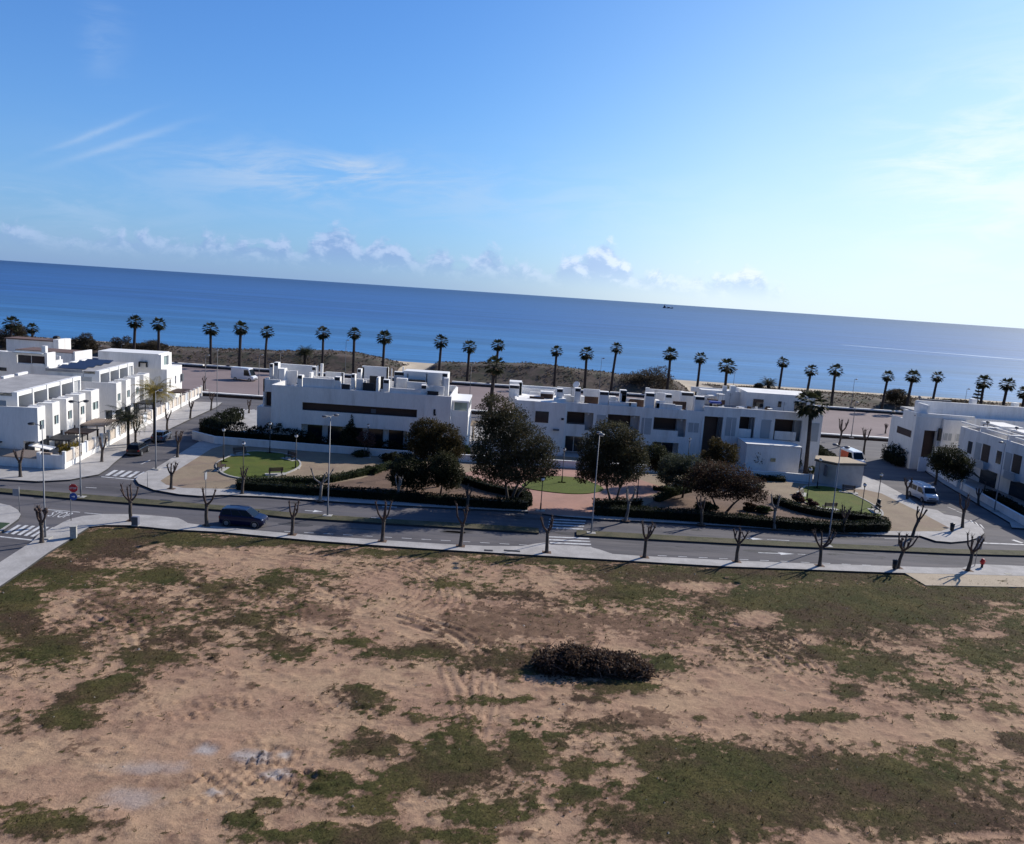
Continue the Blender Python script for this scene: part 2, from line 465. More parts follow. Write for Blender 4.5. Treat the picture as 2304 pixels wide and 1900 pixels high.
# block of the park and the houses behind it
park_px = [(519, 926), (503, 948), (467, 985), (375, 1041.5), (350, 1057), (334, 1062), (312, 1074), (305, 1082), (312, 1092), (346, 1106), (403, 1116), (452, 1120), (500, 1117.5), (600, 1121), (700, 1128.5), (780, 1134), (880, 1140), (1040, 1148), (1189, 1155), (1260, 1165), (1340, 1171.5), (1443, 1176.5), (1583, 1184), (1800, 1198), (1984, 1207.5), (2071, 1209.5), (2105, 1221), (2140, 1224), (2178, 1220.5), (2205, 1212), (2214, 1203), (2209, 1192), (2194, 1183), (2171, 1172), (2153, 1165.5), (2124, 1161), (2108, 1151), (2073, 1145.5), (2050, 1128), (2043, 1122), (1984, 1089.5), (1957, 1078), (1921, 1068)]
park_w = gs(park_px) + [(53.8, 124.), (55.3, 136.), (52.5, 139.5), (-46.5, 140.)]
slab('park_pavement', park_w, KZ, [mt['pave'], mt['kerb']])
z = KZ + .006
sand = [(476, 1010), (361, 1082), (374, 1091), (412, 1098), (535, 1101), (700, 1112), (880, 1126), (1040, 1137), (1186, 1146)]
sand2 = [(1330, 1157), (1500, 1167), (1665, 1180), (1860, 1195), (1984, 1195), (2060, 1196), (2117, 1195.5), (2136, 1188), (2071, 1153.5), (1984, 1111), (1945, 1102), (1900, 1100), (1837, 1092), (1759, 1084), (1620, 1068)]
S = gs(sand, KZ) + gs(sand2, KZ) + [(30, 117), (-38, 117)]
slab('park_sand', S, z, mt['parkdirt'], 0)
slab('plaza', gs([(1032, 1068), (1085, 1055), (1160, 1046), (1260, 1046), (1420, 1073), (1503, 1101), (1440, 1122), (1336, 1132), (1338, 1150), (1330, 1163), (1260, 1160), (1188, 1152), (1186, 1125), (1120, 1108), (1080, 1094)], KZ), z + .006, mt['plaza'], 0)
slab('planting_bed', gs([(540, 1095), (640, 1093), (735, 1090), (810, 1078), (860, 1062), (900, 1050), (960, 1060), (1032, 1080), (1090, 1100), (1180, 1116), (1187, 1146), (1040, 1137), (880, 1126), (700, 1112), (540, 1101)], KZ), z + .010, mt['bed'], 0)
slab('planting_bed', gs([(1338, 1145), (1440, 1142), (1480, 1124), (1552, 1104), (1640, 1090), (1700, 1095), (1745, 1125), (1800, 1149), (1870, 1162), (1965, 1172), (1993, 1188), (1860, 1193), (1665, 1178), (1500, 1165), (1338, 1155)], KZ), z + .010, mt['bed'], 0)
lawns = {'lawn': [(487, 1052), (500, 1066), (525, 1075), (560, 1079), (600, 1077), (640, 1068), (668, 1056), (676, 1047), (670, 1037), (645, 1024), (610, 1019), (570, 1017), (535, 1022), (500, 1036), (489, 1044)]}
lawns2 = [(1812, 1096), (1850, 1095), (1890, 1102), (1930, 1119), (1962, 1136), (1984, 1153), (1980, 1166), (1945, 1170), (1895, 1159), (1845, 1144), (1803, 1128), (1794, 1112)]
lawns3 = [(1174, 1092), (1198, 1079), (1240, 1073), (1295, 1076), (1335, 1088), (1358, 1102), (1330, 1111), (1280, 1112), (1220, 1106), (1182, 1099)]
for px, border in ((lawns['lawn'], 1), (lawns2, 1), (lawns3, 0)):
    w = smooth(gs(px + px[:1], KZ), 5)[:-1]
    slab('lawn', w, KZ + .09, mt['lawn'], 0)
    if border:
        b = MB()
        for p, q in zip(w, w[1:] + w[:1]): b.obox(p, q, .22, .05, KZ + .15)
        struct(b.build('lawn_edging', mt['concrete']))

# left block of the row houses, and the corner across the near side street
lk = [(0, 1082), (86, 1087), (158, 1083), (222, 1071), (243, 1058), (254, 1047), (285, 1022), (318, 1000), (388, 965), (440, 940), (488, 918), (500, 908)]
lw = [(-170, 92)] + gs(lk) + [(-64, 143), (-68, 146), (-170, 146)]
slab('left_pavement', lw, KZ, [mt['pave'], mt['kerb']])
nk = [(0, 1137), (23, 1142), (40, 1151.5), (47, 1162), (42, 1172), (23, 1186), (0, 1203)]
nw = [(-120, 80)] + gs(nk) + [(-75, 40), (-120, 40)]
slab('corner_pavement', nw, KZ, [mt['pave'], mt['kerb']])
slab('green_verge', gs([(0, 1176), (23, 1177.5), (0, 1192)], KZ) + [(-75, 55), (-100, 60), (-100, 75)], KZ + .02, mt['green'], 0)
# right block
rw = [(60.2, 92.6), (61.4, 95), (64.2, 116), (67.3, 131), (70, 141), (73, 143), (170, 147), (170, 92)]
slab('right_pavement', rw, KZ, [mt['pave'], mt['kerb']])

# markings
def strip(mb, p, q, w, z=.006):
    mb.obox(p, q, w, z - .004, z)
def px_quad(mb, pts, z=.006):
    w = gs(pts); mb.prism(w, z - .004, z)
mk = MB()
def bars(bl, br, tl, tr, n, duty=.5):
    for i in range(n):
        a, b = i / n, (i + duty) / n
        L = lambda p, q, t: (p[0] + (q[0] - p[0]) * t, p[1] + (q[1] - p[1]) * t)
        px_quad(mk, [L(bl, br, a), L(bl, br, b), L(tl, tr, b), L(tl, tr, a)])
bars((236, 1070), (317, 1076.5), (257, 1058), (339, 1063), 5, .55)
px_quad(mk, [(228, 1072.5), (312, 1080), (312, 1081.3), (228, 1073.8)])
bars((9, 1200), (97, 1211), (41, 1181), (134, 1188), 6, .5)
px_quad(mk, [(0, 1206.5), (86, 1216), (86, 1218.6), (0, 1209)])
bars((519, 925.5), (575, 929), (523, 919.5), (579, 922.5), 5, .5)
for y0, y1, xa, xb in ((1207, 1209.3, 1234, 1326), (1213.5, 1216, 1235, 1328), (1220, 1222.8, 1237, 1330), (1227, 1229.6, 1239, 1331)):
    px_quad(mk, [(xa, y0), (xb, y0 + 4), (xb, y1 + 4), (xa, y1)])
for y0, y1, xa, xb in ((1167.5, 1169.5, 1236, 1318), (1173.5, 1175.5, 1235, 1316), (1179.5, 1181.8, 1234, 1314), (1186, 1188.3, 1233, 1312)):
    px_quad(mk, [(xa, y0), (xb, y0 + 4), (xb, y1 + 4), (xa, y1)])
def dash(x0, y0, x1, y1, w=.12): strip(mk, G(x0, y0), G(x1, y1), w)
def arrow(x0, y0, x1, y1, head=1.6):
    p, q = Vector(G(x0, y0)), Vector(G(x1, y1)); d = (q - p).normalized(); n = Vector((-d.y, d.x))
    strip(mk, p, q - d * head, .16)
    mk.prism([tuple(q), tuple(q - d * head + n * .42), tuple(q - d * head - n * .42)], .002, .006)
arrow(1706, 1244, 1788, 1247); dash(1795, 1247.5, 1812, 1248)
arrow(1672, 1211, 1718, 1214, 1.3); dash(1726, 1214, 1776, 1217)
arrow(686, 1149, 727, 1152, 1.); dash(193, 1097, 217, 1098.5); dash(835, 1165, 880, 1168)
dash(860, 1140, 893, 1141.5, .35); dash(930, 1142, 985, 1144, .35); dash(317, 1045, 338, 1035.5)
for i in range(13):
    x = 640 + i * 44
    if x < 1170: dash(x, 1196 + (x - 640) * .057, x + 22, 1196 + (x - 618) * .057, .1)
for i in range(16):
    x = 1480 + i * 46
    if x < 2110: dash(x, 1250.5 + (x - 1480) * .046, x + 20, 1250.5 + (x - 1460) * .046, .1)
dash(108, 1147, 180, 1153, .14); dash(190, 1154.5, 300, 1163, .14)
bars((2190, 1180), (2222, 1193), (2182, 1170), (2214, 1184), 3, .4)
dash(2132, 1141, 2150, 1148, .12); dash(2152, 1150, 2168, 1156.5, .12); dash(2208, 1222, 2304, 1226, .3); dash(2278, 1215, 2300, 1222, .5)
dash(1990, 1212, 2040, 1213, .1)
struct(mk.build('road_markings', mt['paint']))
# the word painted on the side street
cu = bpy.data.curves.new('stop_lettering', 'FONT'); cu.body = 'STOP'; cu.size = 1.; cu.align_x = 'CENTER'
tmp = bpy.data.objects.new('t', cu); C.objects.link(tmp)
bpy.context.view_layer.update()
me = bpy.data.meshes.new_from_object(tmp.evaluated_get(bpy.context.evaluated_depsgraph_get()))
bpy.data.objects.remove(tmp)
a, b, c2 = Vector(G(106, 1162)), Vector(G(147, 1166)), Vector(G(151, 1158))
u = (b - a).normalized(); h = Vector((-.10, 1.)).normalized()
xs = [v.co.x for v in me.vertices]; ys = [v.co.y for v in me.vertices]; cxm = (min(xs) + max(xs)) / 2
for v in me.vertices:
    p = (a + b) / 2 + u * ((v.co.x - cxm) / (max(xs) - min(xs)) * 1.95) + h * ((v.co.y - min(ys)) / (max(ys) - min(ys)) * 1.75)
    v.co = (p.x, p.y, .005)
me.materials.clear(); me.materials.append(mt['paint'])
o = bpy.data.objects.new('stop_lettering', me); C.objects.link(o); struct(o)

# repairs and covers in the asphalt
rp = MB(); rs = random.Random(12)
lanes = [((60, 1122), (2250, 1262)), ((520, 1128), (2200, 1226)), ((360, 1160), (2100, 1262))]
for k in range(34):
    p_, q_ = lanes[k % 3]; u_ = rs.random(); x_, y_ = p_[0] + (q_[0] - p_[0]) * u_, p_[1] + (q_[1] - p_[1]) * u_ + rs.uniform(-5, 5) * (k % 3 > -1)
    X_, Y_ = G(x_, y_); w_, h_ = rs.uniform(.3, 2.2), rs.uniform(.15, .6); n_ = 9
    rp.prism([(X_ + w_ * math.cos(a * 6.283 / n_) * rs.uniform(.75, 1.1), Y_ + h_ * math.sin(a * 6.283 / n_) * rs.uniform(.75, 1.1)) for a in range(n_)], -.01, .0025)
for k in range(16):                                       # sealed cracks
    p_, q_ = lanes[k % 3]; u_ = rs.random(); X_, Y_ = G(p_[0] + (q_[0] - p_[0]) * u_, p_[1] + (q_[1] - p_[1]) * u_)
    pts = [(X_ + t * rs.uniform(.5, 1.1), Y_ + rs.uniform(-.35, .35)) for t in range(8)]
    for a, b in zip(pts[:-1], pts[1:]): rp.obox(a, b, .05, -.01, .003)
struct(rp.build('asphalt_repairs', mt['tar']))

# dirt lot and the land under everything
slab('ground', [(-420, -60), (420, -60), (420, 198.5), (-420, 198.5)], -.32, mt['lot'], -2)
slab('dirt_lot', [(-200, 156.6), (200, 156.6), (200, 198.6), (-200, 198.6)], .03, mt['lot'], -.31)

# dunes with scrub between the promenade and the beach
DUNE = [(-260, 2.6), (-134, 2.6), (-118, 2.3), (-103, 2.6), (-91, 2.7), (-67, 3.5), (-52, 4.7), (-44, 4.6), (-37, 3.6), (-33, 2.2), (-29, 1.0), (-25, 1.1), (-21, 3.6), (-14, 4.0), (-4, 4.6), (4, 5.0), (12, 4.6), (20, 3.9), (29, 3.4), (37, 3.6), (42, 3.0), (47, 1.2), (52, 1.0), (56, 2.0), (70, 2.0), (90, 1.9), (110, 1.8), (130, 2.0), (300, 2.2)]
xs = np.arange(-300, 301, 1.); ys = np.arange(198.4, 262, .9)
X, Y = np.meshgrid(xs, ys, indexing='ij')
top = np.interp(X, [d[0] for d in DUNE], [d[1] for d in DUNE])
prof = np.interp(Y, [198, 203, 206, 212, 218, 226, 236, 246, 256, 262], [0, .05, .30, .92, 1., .72, .35, .1, -.25, -.5])
Zd = .1 + np.where(prof > 0, top * prof, prof * 6) + (fbm(X * .14, Y * .14, 3) - .5) * .9 * np.clip(prof, 0, 1)
nx, ny = X.shape
idx = np.arange(nx * ny).reshape(nx, ny)
fc = np.stack([idx[:-1, :-1], idx[1:, :-1], idx[1:, 1:], idx[:-1, 1:]], -1).reshape(-1, 4)
me = bpy.data.meshes.new('dunes'); me.from_pydata(np.stack([X, Y, Zd], -1).reshape(-1, 3).tolist(), [], fc.tolist())
sandm = mt['beach'] = M('beach_sand', (.46, .38, .28), .95, .08, .3, world=True)
me.materials.append(mt['scrub']); me.materials.append(sandm)
cxs = (X[:-1, :-1] + .5).reshape(-1); cys = (Y[:-1, :-1] + .5).reshape(-1); ct = np.interp(cxs, [d[0] for d in DUNE], [d[1] for d in DUNE])
sandy = ((cys > 232) | ((ct < 1.6) & (cys > 207))).astype(int)
me.polygons.foreach_set('material_index', sandy); me.polygons.foreach_set('use_smooth', [True] * len(fc)); me.update()
o = bpy.data.objects.new('dunes', me); C.objects.link(o); struct(o)
# scrub growing on them
rg = np.random.default_rng(8)
n = 22000
sx = rg.uniform(-150, 150, n); sy = rg.uniform(205, 233, n)
tp = np.interp(sx, [d[0] for d in DUNE], [d[1] for d in DUNE])
keep = (tp > 1.6) & (fbm(sx * .3, sy * .3, 21, 3) > .40)
sx, sy, tp = sx[keep], sy[keep], tp[keep]
pf = np.interp(sy, [198, 203, 206, 212, 218, 226, 236], [0, .05, .30, .92, 1., .72, .35])
sz = .1 + tp * pf + (fbm(sx * .14, sy * .14, 3) - .5) * .9 * pf + rg.uniform(0, .55, len(sx)) ** 1.6 * .8
o = leaves('dune_scrub', lf['scrub'], np.stack([sx, sy, sz], 1), .26, 5, flat=1.2)
tag(o, 'low brown scrub covering the dunes behind the beach', 'scrub', kind='stuff')

# sea
sm = bpy.data.materials.new('sea_water'); sm.use_nodes = True
T = NT(sm.node_tree); bs = T.nt.nodes['Principled BSDF']
pos = T.n('ShaderNodeNewGeometry').outputs['Position']
sep = T.n('ShaderNodeSeparateXYZ'); T.link(pos, sep.inputs[0])
wob = T.noise(T.scale(pos, (.004, .012, 0)), 1., 3)
yy = T.math('ADD', sep.outputs[1], T.math('MULTIPLY', T.math('SUBTRACT', wob, .5), 160.))
c = T.mix(T.ramp(yy, 255, 700), SEA_SHALLOW, SEA_MID)
c = T.mix(T.ramp(yy, 600, 3800), c, SEA_DEEP)
streak = T.noise(T.scale(pos, (.0016, .022, 0)), 1., 5, .65)
c = T.mix(1., c, T.mix(T.ramp(streak, .3, .7), (.74,) * 3, (1.28,) * 3), 'MULTIPLY')
rip = T.noise(T.scale(pos, (.012, .16, 0)), 1., 5, .7)
c = T.mix(1., c, T.mix(T.ramp(rip, .3, .7), (.78,) * 3, (1.24,) * 3), 'MULTIPLY')
T.link(c, bs.inputs['Base Color'])
bs.inputs['Roughness'].default_value = SEA_ROUGH; bs.inputs['Specular IOR Level'].default_value = SEA_SPEC
bmp = T.n('ShaderNodeBump'); bmp.inputs['Strength'].default_value = 1.; bmp.inputs['Distance'].default_value = .35
wv = T.math('ADD', T.noise(T.scale(pos, (.12, .45, 0)), 1., 5, .6), T.math('MULTIPLY', T.noise(T.scale(pos, (.02, .06, 0)), 1., 3), .8))
T.link(wv, bmp.inputs['Height']); T.link(bmp.outputs[0], bs.inputs['Normal'])
me = bpy.data.meshes.new('sea'); me.from_pydata([(-7000, 240, -1.2), (7000, 240, -1.2)] + [(7000 * math.cos(k * math.pi / 96), 240 + 6760 * math.sin(k * math.pi / 96), -1.2) for k in range(1, 96)], [], [tuple(range(97))])
me.materials.append(sm); o = bpy.data.objects.new('sea', me); C.objects.link(o); struct(o)
# breaking ripples at the shore
fo = MB(); rs = random.Random(3)
for i in range(26):
    x = -130 + i * 10.5 + rs.uniform(-4, 4); y = rs.uniform(253.5, 256.5); L = rs.uniform(5, 12)
    pts = [(x + L * t / 6, y + .5 * math.sin(t + i)) for t in range(7)]
    for p, q in zip(pts[:-1], pts[1:]): fo.obox(p, q, rs.uniform(.5, 1.1), -1.19, -1.12)
struct(fo.build('shore_foam', mt['white2']))
# sun glitter on a calm slick, painted as a pale strip
sk = M('sun_glitter_slick', (.55, .64, .78), .25, .1, .02, world=True, spec=.8)
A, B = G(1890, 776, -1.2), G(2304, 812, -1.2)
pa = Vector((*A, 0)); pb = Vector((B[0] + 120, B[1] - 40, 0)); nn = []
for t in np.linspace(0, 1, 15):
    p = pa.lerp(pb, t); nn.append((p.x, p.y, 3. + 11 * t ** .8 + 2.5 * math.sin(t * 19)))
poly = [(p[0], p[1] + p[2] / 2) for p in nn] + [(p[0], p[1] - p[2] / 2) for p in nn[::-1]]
struct(MB().prism(poly, -1.19, -1.16).build('glitter_slick', sk))
# ------------------------------------------------------------------ the waste field in front
x0, x1, y0, y1, st = -62., 74., 22., 76.2, .165
xs = np.arange(x0, x1, st); ys = np.arange(y0, y1, st)
X, Y = np.meshgrid(xs, ys, indexing='ij')
fpoly = inner_w[:-2] + [(96, 76), (96, 18), (-66, 18)]
# widen under the pavement edge
pin = in_poly(X, Y, fpoly)
dist, _, _ = seg_dist(X, Y, inner_w)
inside = pin | (dist < .35)
# photo survey of the growth: ellipses (x, y, rx, ry, strength, kind)
cp, sp = math.cos(PITCH), math.sin(PITCH)
zz = 0 - CAMH
fw = Y * cp - zz * sp; up = Y * sp + zz * cp
a, b = X / fw, up / fw
cr_, sr_ = math.cos(ROLL), math.sin(ROLL)
PX = CX + (a * cr_ + b * sr_) * F; PY = CY - (-a * sr_ + b * cr_) * F
GR = [(33, 1370, 75, 85, 1.3), (110, 1290, 130, 50, 1.1), (20, 1300, 60, 60, 1), (98, 1459, 110, 48, 1), (210, 1560, 150, 30, 1.2, -22), (148, 1612, 70, 26, 1), (361, 1300, 85, 25, .9),
      (618, 1311, 52, 17, 1), (480, 1325, 80, 18, .6), (613, 1448, 60, 22, .6), (679, 1470, 30, 16, .9), (930, 1475, 115, 22, 1), (766, 1448, 90, 17, .8), (1122, 1492, 90, 20, .9), (821, 1568, 60, 20, .75),
      (835, 1680, 85, 28, 1.1), (1012, 1733, 130, 68, 1.3), (903, 1765, 80, 30, .8), (728, 1771, 62, 26, 1), (821, 1820, 75, 22, .9), (547, 1850, 50, 20, 1), (607, 1810, 38, 14, .9), (148, 1860, 130, 30, 1.1), (60, 1840, 60, 20, .7),
      (876, 1885, 300, 22, 1), (1080, 1835, 90, 36, 1), (1645, 1790, 290, 118, 1.5), (1973, 1762, 330, 80, 1.4), (2110, 1845, 240, 60, 1.3), (1490, 1690, 140, 32, 1.2), (1185, 1706, 60, 52, 1.2), (1316, 1735, 80, 22, .9), (1316, 1790, 90, 26, 1), (1385, 1835, 70, 30, 1), (1450, 1870, 160, 40, 1),
      (1382, 1548, 85, 17, 1.2), (1316, 1577, 60, 9, 1), (1836, 1618, 145, 13, 1.1), (1573, 1618, 20, 9, 1), (1913, 1558, 45, 17, 1), (2082, 1560, 65, 18, 1.1), (1973, 1503, 100, 40, 1.2), (1863, 1470, 80, 26, 1), (1946, 1366, 370, 70, 1.6), (2200, 1330, 180, 50, 1.3), (2219, 1470, 130, 36, .9), (2280, 1420, 80, 60, .8),
      (1426, 1338, 165, 25, 1.1), (1754, 1292, 560, 28, 1.4), (1250, 1262, 200, 14, 1.2), (950, 1246, 260, 11, 1.2), (620, 1222, 330, 12, 1.3), (350, 1210, 170, 24, 1.3), (220, 1230, 110, 40, 1.2), (1491, 1497, 62, 22, 1), (1168, 1505, 50, 34, 1), (2290, 1667, 50, 24, 1), (2225, 1568, 30, 8, 1), (2137, 1618, 36, 8, 1), (2132, 1675, 34, 8, 1),
      (1150, 1340, 90, 12, .7), (1020, 1320, 70, 10, .7), (700, 1290, 60, 8, .6), (540, 1400, 90, 22, .6), (430, 1440, 90, 26, .6), (330, 1480, 100, 24, .7), (1560, 1560, 60, 8, .7), (1350, 1640, 60, 10, .6), (1250, 1660, 40, 9, .8), (1040, 1650, 36, 20, .6), (960, 1620, 60, 10, .6), (1110, 1580, 80, 9, .6), (640, 1480, 60, 12, .5), (2240, 1600, 60, 14, .7)]
BR = [(328, 1388, 75, 40, 1), (230, 1350, 90, 30, .8), (711, 1382, 110, 28, 1), (500, 1350, 90, 24, .7), (1095, 1404, 100, 50, 1.1), (1234, 1410, 130, 42, 1.2), (1535, 1425, 175, 34, 1.1), (1400, 1400, 120, 26, .9), (1475, 1618, 68, 24, 1.2), (1660, 1800, 120, 50, .9), (1946, 1400, 160, 40, .7), (620, 1450, 60, 26, .8), (876, 1790, 60, 30, .8), (2000, 1740, 180, 40, .7), (450, 1310, 60, 14, .6), (1100, 1880, 160, 18, .9), (1640, 1560, 40, 8, .8), (2050, 1450, 120, 24, .8)]
SA = [(1563, 1322, 105, 14, 1.2), (1700, 1395, 80, 26, 1.2), (1820, 1445, 70, 16, 1), (1660, 1560, 220, 30, .9), (1250, 1560, 120, 16, .5), (2010, 1655, 180, 26, 1.1), (2180, 1610, 120, 30, .7), (2040, 1460, 90, 10, .9), (1250, 1300, 120, 16, .8), (600, 1260, 250, 16, .8), (1420, 1745, 50, 16, 1), (1250, 1860, 90, 40, 1.1), (2200, 1885, 110, 14, 1.2), (2290, 1760, 40, 10, 1.1), (520, 1640, 260, 70, .8), (300, 1760, 240, 60, .9), (2240, 1360, 60, 12, .8), (2230, 1430, 70, 14, .8)]
def field_of(L, wob):
    s = np.full(X.shape, -1.)
    for e in L:
        dx, dy = PX - e[0], PY - e[1]
        if len(e) > 5:
            t = R(e[5]); dx, dy = dx * math.cos(t) + dy * math.sin(t), -dx * math.sin(t) + dy * math.cos(t)
        s = np.maximum(s, (1.15 - np.sqrt((dx / e[2]) ** 2 + (dy / e[3]) ** 2)) * e[4])
    return s + wob
n1 = fbm(X * .45, Y * .45, 40, 5, .62) - .5
n2 = fbm(X * 1.4, Y * 1.4, 60, 4, .6) - .5
n3 = fbm(X * 3.1, Y * 3.1, 70, 3, .6) - .5
wob = n1 * 1.5 + n2 * 1.1 + n3 * .6
gsc = field_of(GR, wob); bsc = field_of(BR, wob * 1.15); ssc = field_of(SA, wob * .7 - .1)
ss = lambda v, lo, hi: (lambda t: t * t * (3 - 2 * t))(np.clip((v - lo) / (hi - lo), 0, 1))
base = ss(n1 * 1.2 + n2 * 1.2 + n3 * .7, .38, .50) * .75
hf = fbm(X * 2.3 + 9, Y * 3.1 + 4, 130, 4, .65) - .5
rd = 1 - np.abs(2 * fbm(X * .9 + 31, Y * 1.5 + 7, 150, 4, .6) - 1) * 2.2          # thin ragged lines
SP = [(420, 1370, 460, 120, 1), (1750, 1460, 480, 90, 1), (1100, 1620, 460, 60, .8), (2150, 1550, 260, 90, 1), (700, 1330, 560, 90, .9), (1150, 1480, 300, 60, .9), (60, 1500, 160, 120, 1), (1250, 1830, 220, 90, .9), (820, 1600, 180, 60, .8), (950, 1270, 700, 30, .8), (1450, 1370, 500, 60, 1), (300, 1620, 90, 40, .6)]
spz = np.clip(field_of(SP, n1 * 1.2), 0, 1)
gs2 = gsc + hf * 1.6
line = ss(rd + hf * 1.2 + spz * .30 + np.clip(gsc, -1, .1) * .15, .70, .98) * spz
hf2 = fbm(X * 4.1 + 3, Y * 5.5 + 8, 170, 3, .6) - .5
speck = ss(hf * 2.0 + hf2 * .9 + np.clip(gsc, -1, .2) * .30 + spz * .26, .24, .40)
grass = np.clip(np.maximum(ss(gs2, -.30, .85), np.maximum(speck * .8, line * .55)) - ss(ssc, .25, .6), 0, 1)
brown = np.clip(np.maximum(ss(bsc + hf * 1.3, -.05, .5), np.maximum(np.maximum(base, line), ss(gs2, -.55, .35) * .8)) - ss(ssc, .35, .7) * .7, 0, 1)
grey = np.zeros(X.shape)
for e in [(570, 1705, 70, 22), (640, 1700, 26, 16), (460, 1690, 50, 18), (300, 1800, 130, 40), (480, 1785, 36, 12), (620, 1745, 60, 16), (330, 1730, 140, 26)]:
    k = 1 - np.sqrt(((PX - e[0]) / e[2]) ** 2 + ((PY - e[1]) / e[3]) ** 2)
    grey = np.maximum(grey, ss(k + n2 * .9, .1, .8) * (.9 if e[2] < 75 else .5))
# relief: undulation, clods, wheel ruts
H = .03 + .06 * (fbm(X * .11, Y * .11, 11, 3) - .5) + .025 * n1
clod = np.clip(fbm(X * 1.1, Y * 2.0, 81, 4, .6) - .56, 0, 1)
H = H + clod * .40 * (1 - .5 * grass) + np.clip(n3, -.3, .3) * .035 + np.clip(fbm(X * 1.6 + 40, Y * 2.6, 95, 3) - .64, 0, 1) * .55 * (.3 + spz)
H = H + grass * (.05 + .10 * n2) + brown * .05
tracks = [([(880, 1270), (930, 1290), (958, 1315), (950, 1345), (925, 1362)], 1.4, .6), ([(930, 1395), (1020, 1425), (1060, 1455), (1080, 1490), (1075, 1520)], 1.6, .75), ([(1010, 1490), (1035, 1550), (1060, 1630)], 1.3, .7),
          ([(480, 1290), (560, 1310), (620, 1340), (640, 1365)], 1.2, .6), ([(180, 1350), (250, 1385), (290, 1420), (305, 1460)], 1.2, .7), ([(200, 1395), (225, 1420), (232, 1450)], .8, .6), ([(1617, 1410), (1700, 1437), (1765, 1490)], 2.2, .75), ([(1640, 1390), (1740, 1430), (1810, 1480)], 1.5, .6),
          ([(740, 1330), (770, 1345), (780, 1370)], .8, .5), ([(960, 1290), (1010, 1330), (1000, 1370), (940, 1390)], 1.3, .6), ([(560, 1250), (760, 1268), (900, 1285)], 1.0, .6), ([(540, 1300), (600, 1325), (650, 1360), (660, 1400)], 1.1, .6), ([(130, 1400), (170, 1420), (240, 1425), (310, 1400)], 1.0, .6), ([(1560, 1380), (1680, 1410), (1790, 1450), (1840, 1500)], 1.4, .65), ([(1085, 1520), (1090, 1600), (1060, 1680)], 1.2, .6)]
for px, wd, pitch_ in tracks:
    d, s, arc = seg_dist(X, Y, smooth(gs(px), 5))
    k = ss(wd - d, 0, .4) * (1 - .8 * grass)
    brown = np.maximum(brown, k * .62 * ss(-np.cos(2 * math.pi * s / pitch_ + n1 * 3), .35, .8) * ss(n2 + .5, .35, .5))
    H = H + k * .085 * np.cos(2 * math.pi * s / pitch_ + n1 * 3) * (.6 + n1) 
for px, wd, amp in (([(330, 1592), (400, 1598), (480, 1603)], 1.3, .07), ([(500, 1575), (570, 1590)], 1., .05), ([(420, 1775), (560, 1768), (690, 1755)], 1.5, .08), ([(560, 1730), (640, 1700), (690, 1735)], 1.2, .08), ([(700, 1580), (760, 1590)], .9, .06), ([(540, 1660), (620, 1670)], .9, .06), ([(660, 1640), (680, 1620)], .8, .05)):
    d, s, arc = seg_dist(X, Y, smooth(gs(px), 5))
    k = ss(wd - d, 0, .5) * ss(n2 + .5, .32, .55)
    H = H + k * amp * 1.7 * np.sin(2 * math.pi * arc / .66) * np.cos(2 * math.pi * s / .9 + arc * 1.3)
    brown = np.maximum(brown, k * .45)
edge = ss(seg_dist(X, Y, inner_w)[0], .0, 1.2)
H = np.minimum(H * (.25 + .75 * edge), .02 + .5 * edge)
H = np.where(inside, H, -.31)
nx, ny = X.shape
idx = np.arange(nx * ny).reshape(nx, ny)
fc = np.stack([idx[:-1, :-1], idx[1:, :-1], idx[1:, 1:], idx[:-1, 1:]], -1).reshape(-1, 4)
okv = inside.reshape(-1); fc = fc[okv[fc].any(1)]
me = bpy.data.meshes.new('field')
me.vertices.add(nx * ny); me.vertices.foreach_set('co', np.stack([X, Y, H], -1).reshape(-1).astype(np.float32))
me.loops.add(len(fc) * 4); me.loops.foreach_set('vertex_index', fc.reshape(-1).astype(np.int32))
me.polygons.add(len(fc)); me.polygons.foreach_set('loop_start', np.arange(0, len(fc) * 4, 4, dtype=np.int32))
me.update(calc_edges=True)
me.polygons.foreach_set('use_smooth', np.ones(len(fc), bool))
at = me.color_attributes.new('growth', 'FLOAT_COLOR', 'POINT')
at.data.foreach_set('color', np.stack([grass, brown, grey, np.ones_like(grass)], -1).reshape(-1).astype(np.float32))
fm = bpy.data.materials.new('field_earth'); fm.use_nodes = True
T = NT(fm.node_tree); bs = T.nt.nodes['Principled BSDF']
pos = T.n('ShaderNodeNewGeometry').outputs['Position']
att = T.n('ShaderNodeAttribute', attribute_name='growth'); sepc = T.n('ShaderNodeSeparateColor'); T.link(att.outputs['Color'], sepc.inputs[0])
dirt = T.mix(T.ramp(T.noise(pos, .16, 5, .6), .35, .68), (.43, .288, .182), (.36, .222, .150))
dirt = T.mix(T.ramp(T.noise(pos, .42, 6, .7), .46, .72), dirt, (.25, .152, .105))
dirt = T.mix(1., dirt, T.mix(T.ramp(T.noise(pos, 3.5, 5, .7), .25, .75), (.80,) * 3, (1.16,) * 3), 'MULTIPLY')
dirt = T.mix(T.ramp(T.noise(pos, 7., 3, .6), .62, .72), dirt, (.20, .125, .08))
dirt = T.mix(T.math('MULTIPLY', sepc.outputs[2], .85), dirt, (.42, .39, .38))
gcol = T.mix(T.ramp(T.noise(pos, .30, 6, .7), .32, .68), (.038, .046, .012), (.090, .076, .026))
gcol = T.mix(T.ramp(T.noise(pos, .13, 5, .65), .44, .64), gcol, (.070, .043, .028))
gcol = T.mix(T.ramp(T.noise(pos, .8, 5, .7), .58, .75), gcol, (.125, .098, .044))
gcol = T.mix(1., gcol, T.mix(T.ramp(T.noise(pos, 6., 4, .7), .25, .75), (.55,) * 3, (1.4,) * 3), 'MULTIPLY')
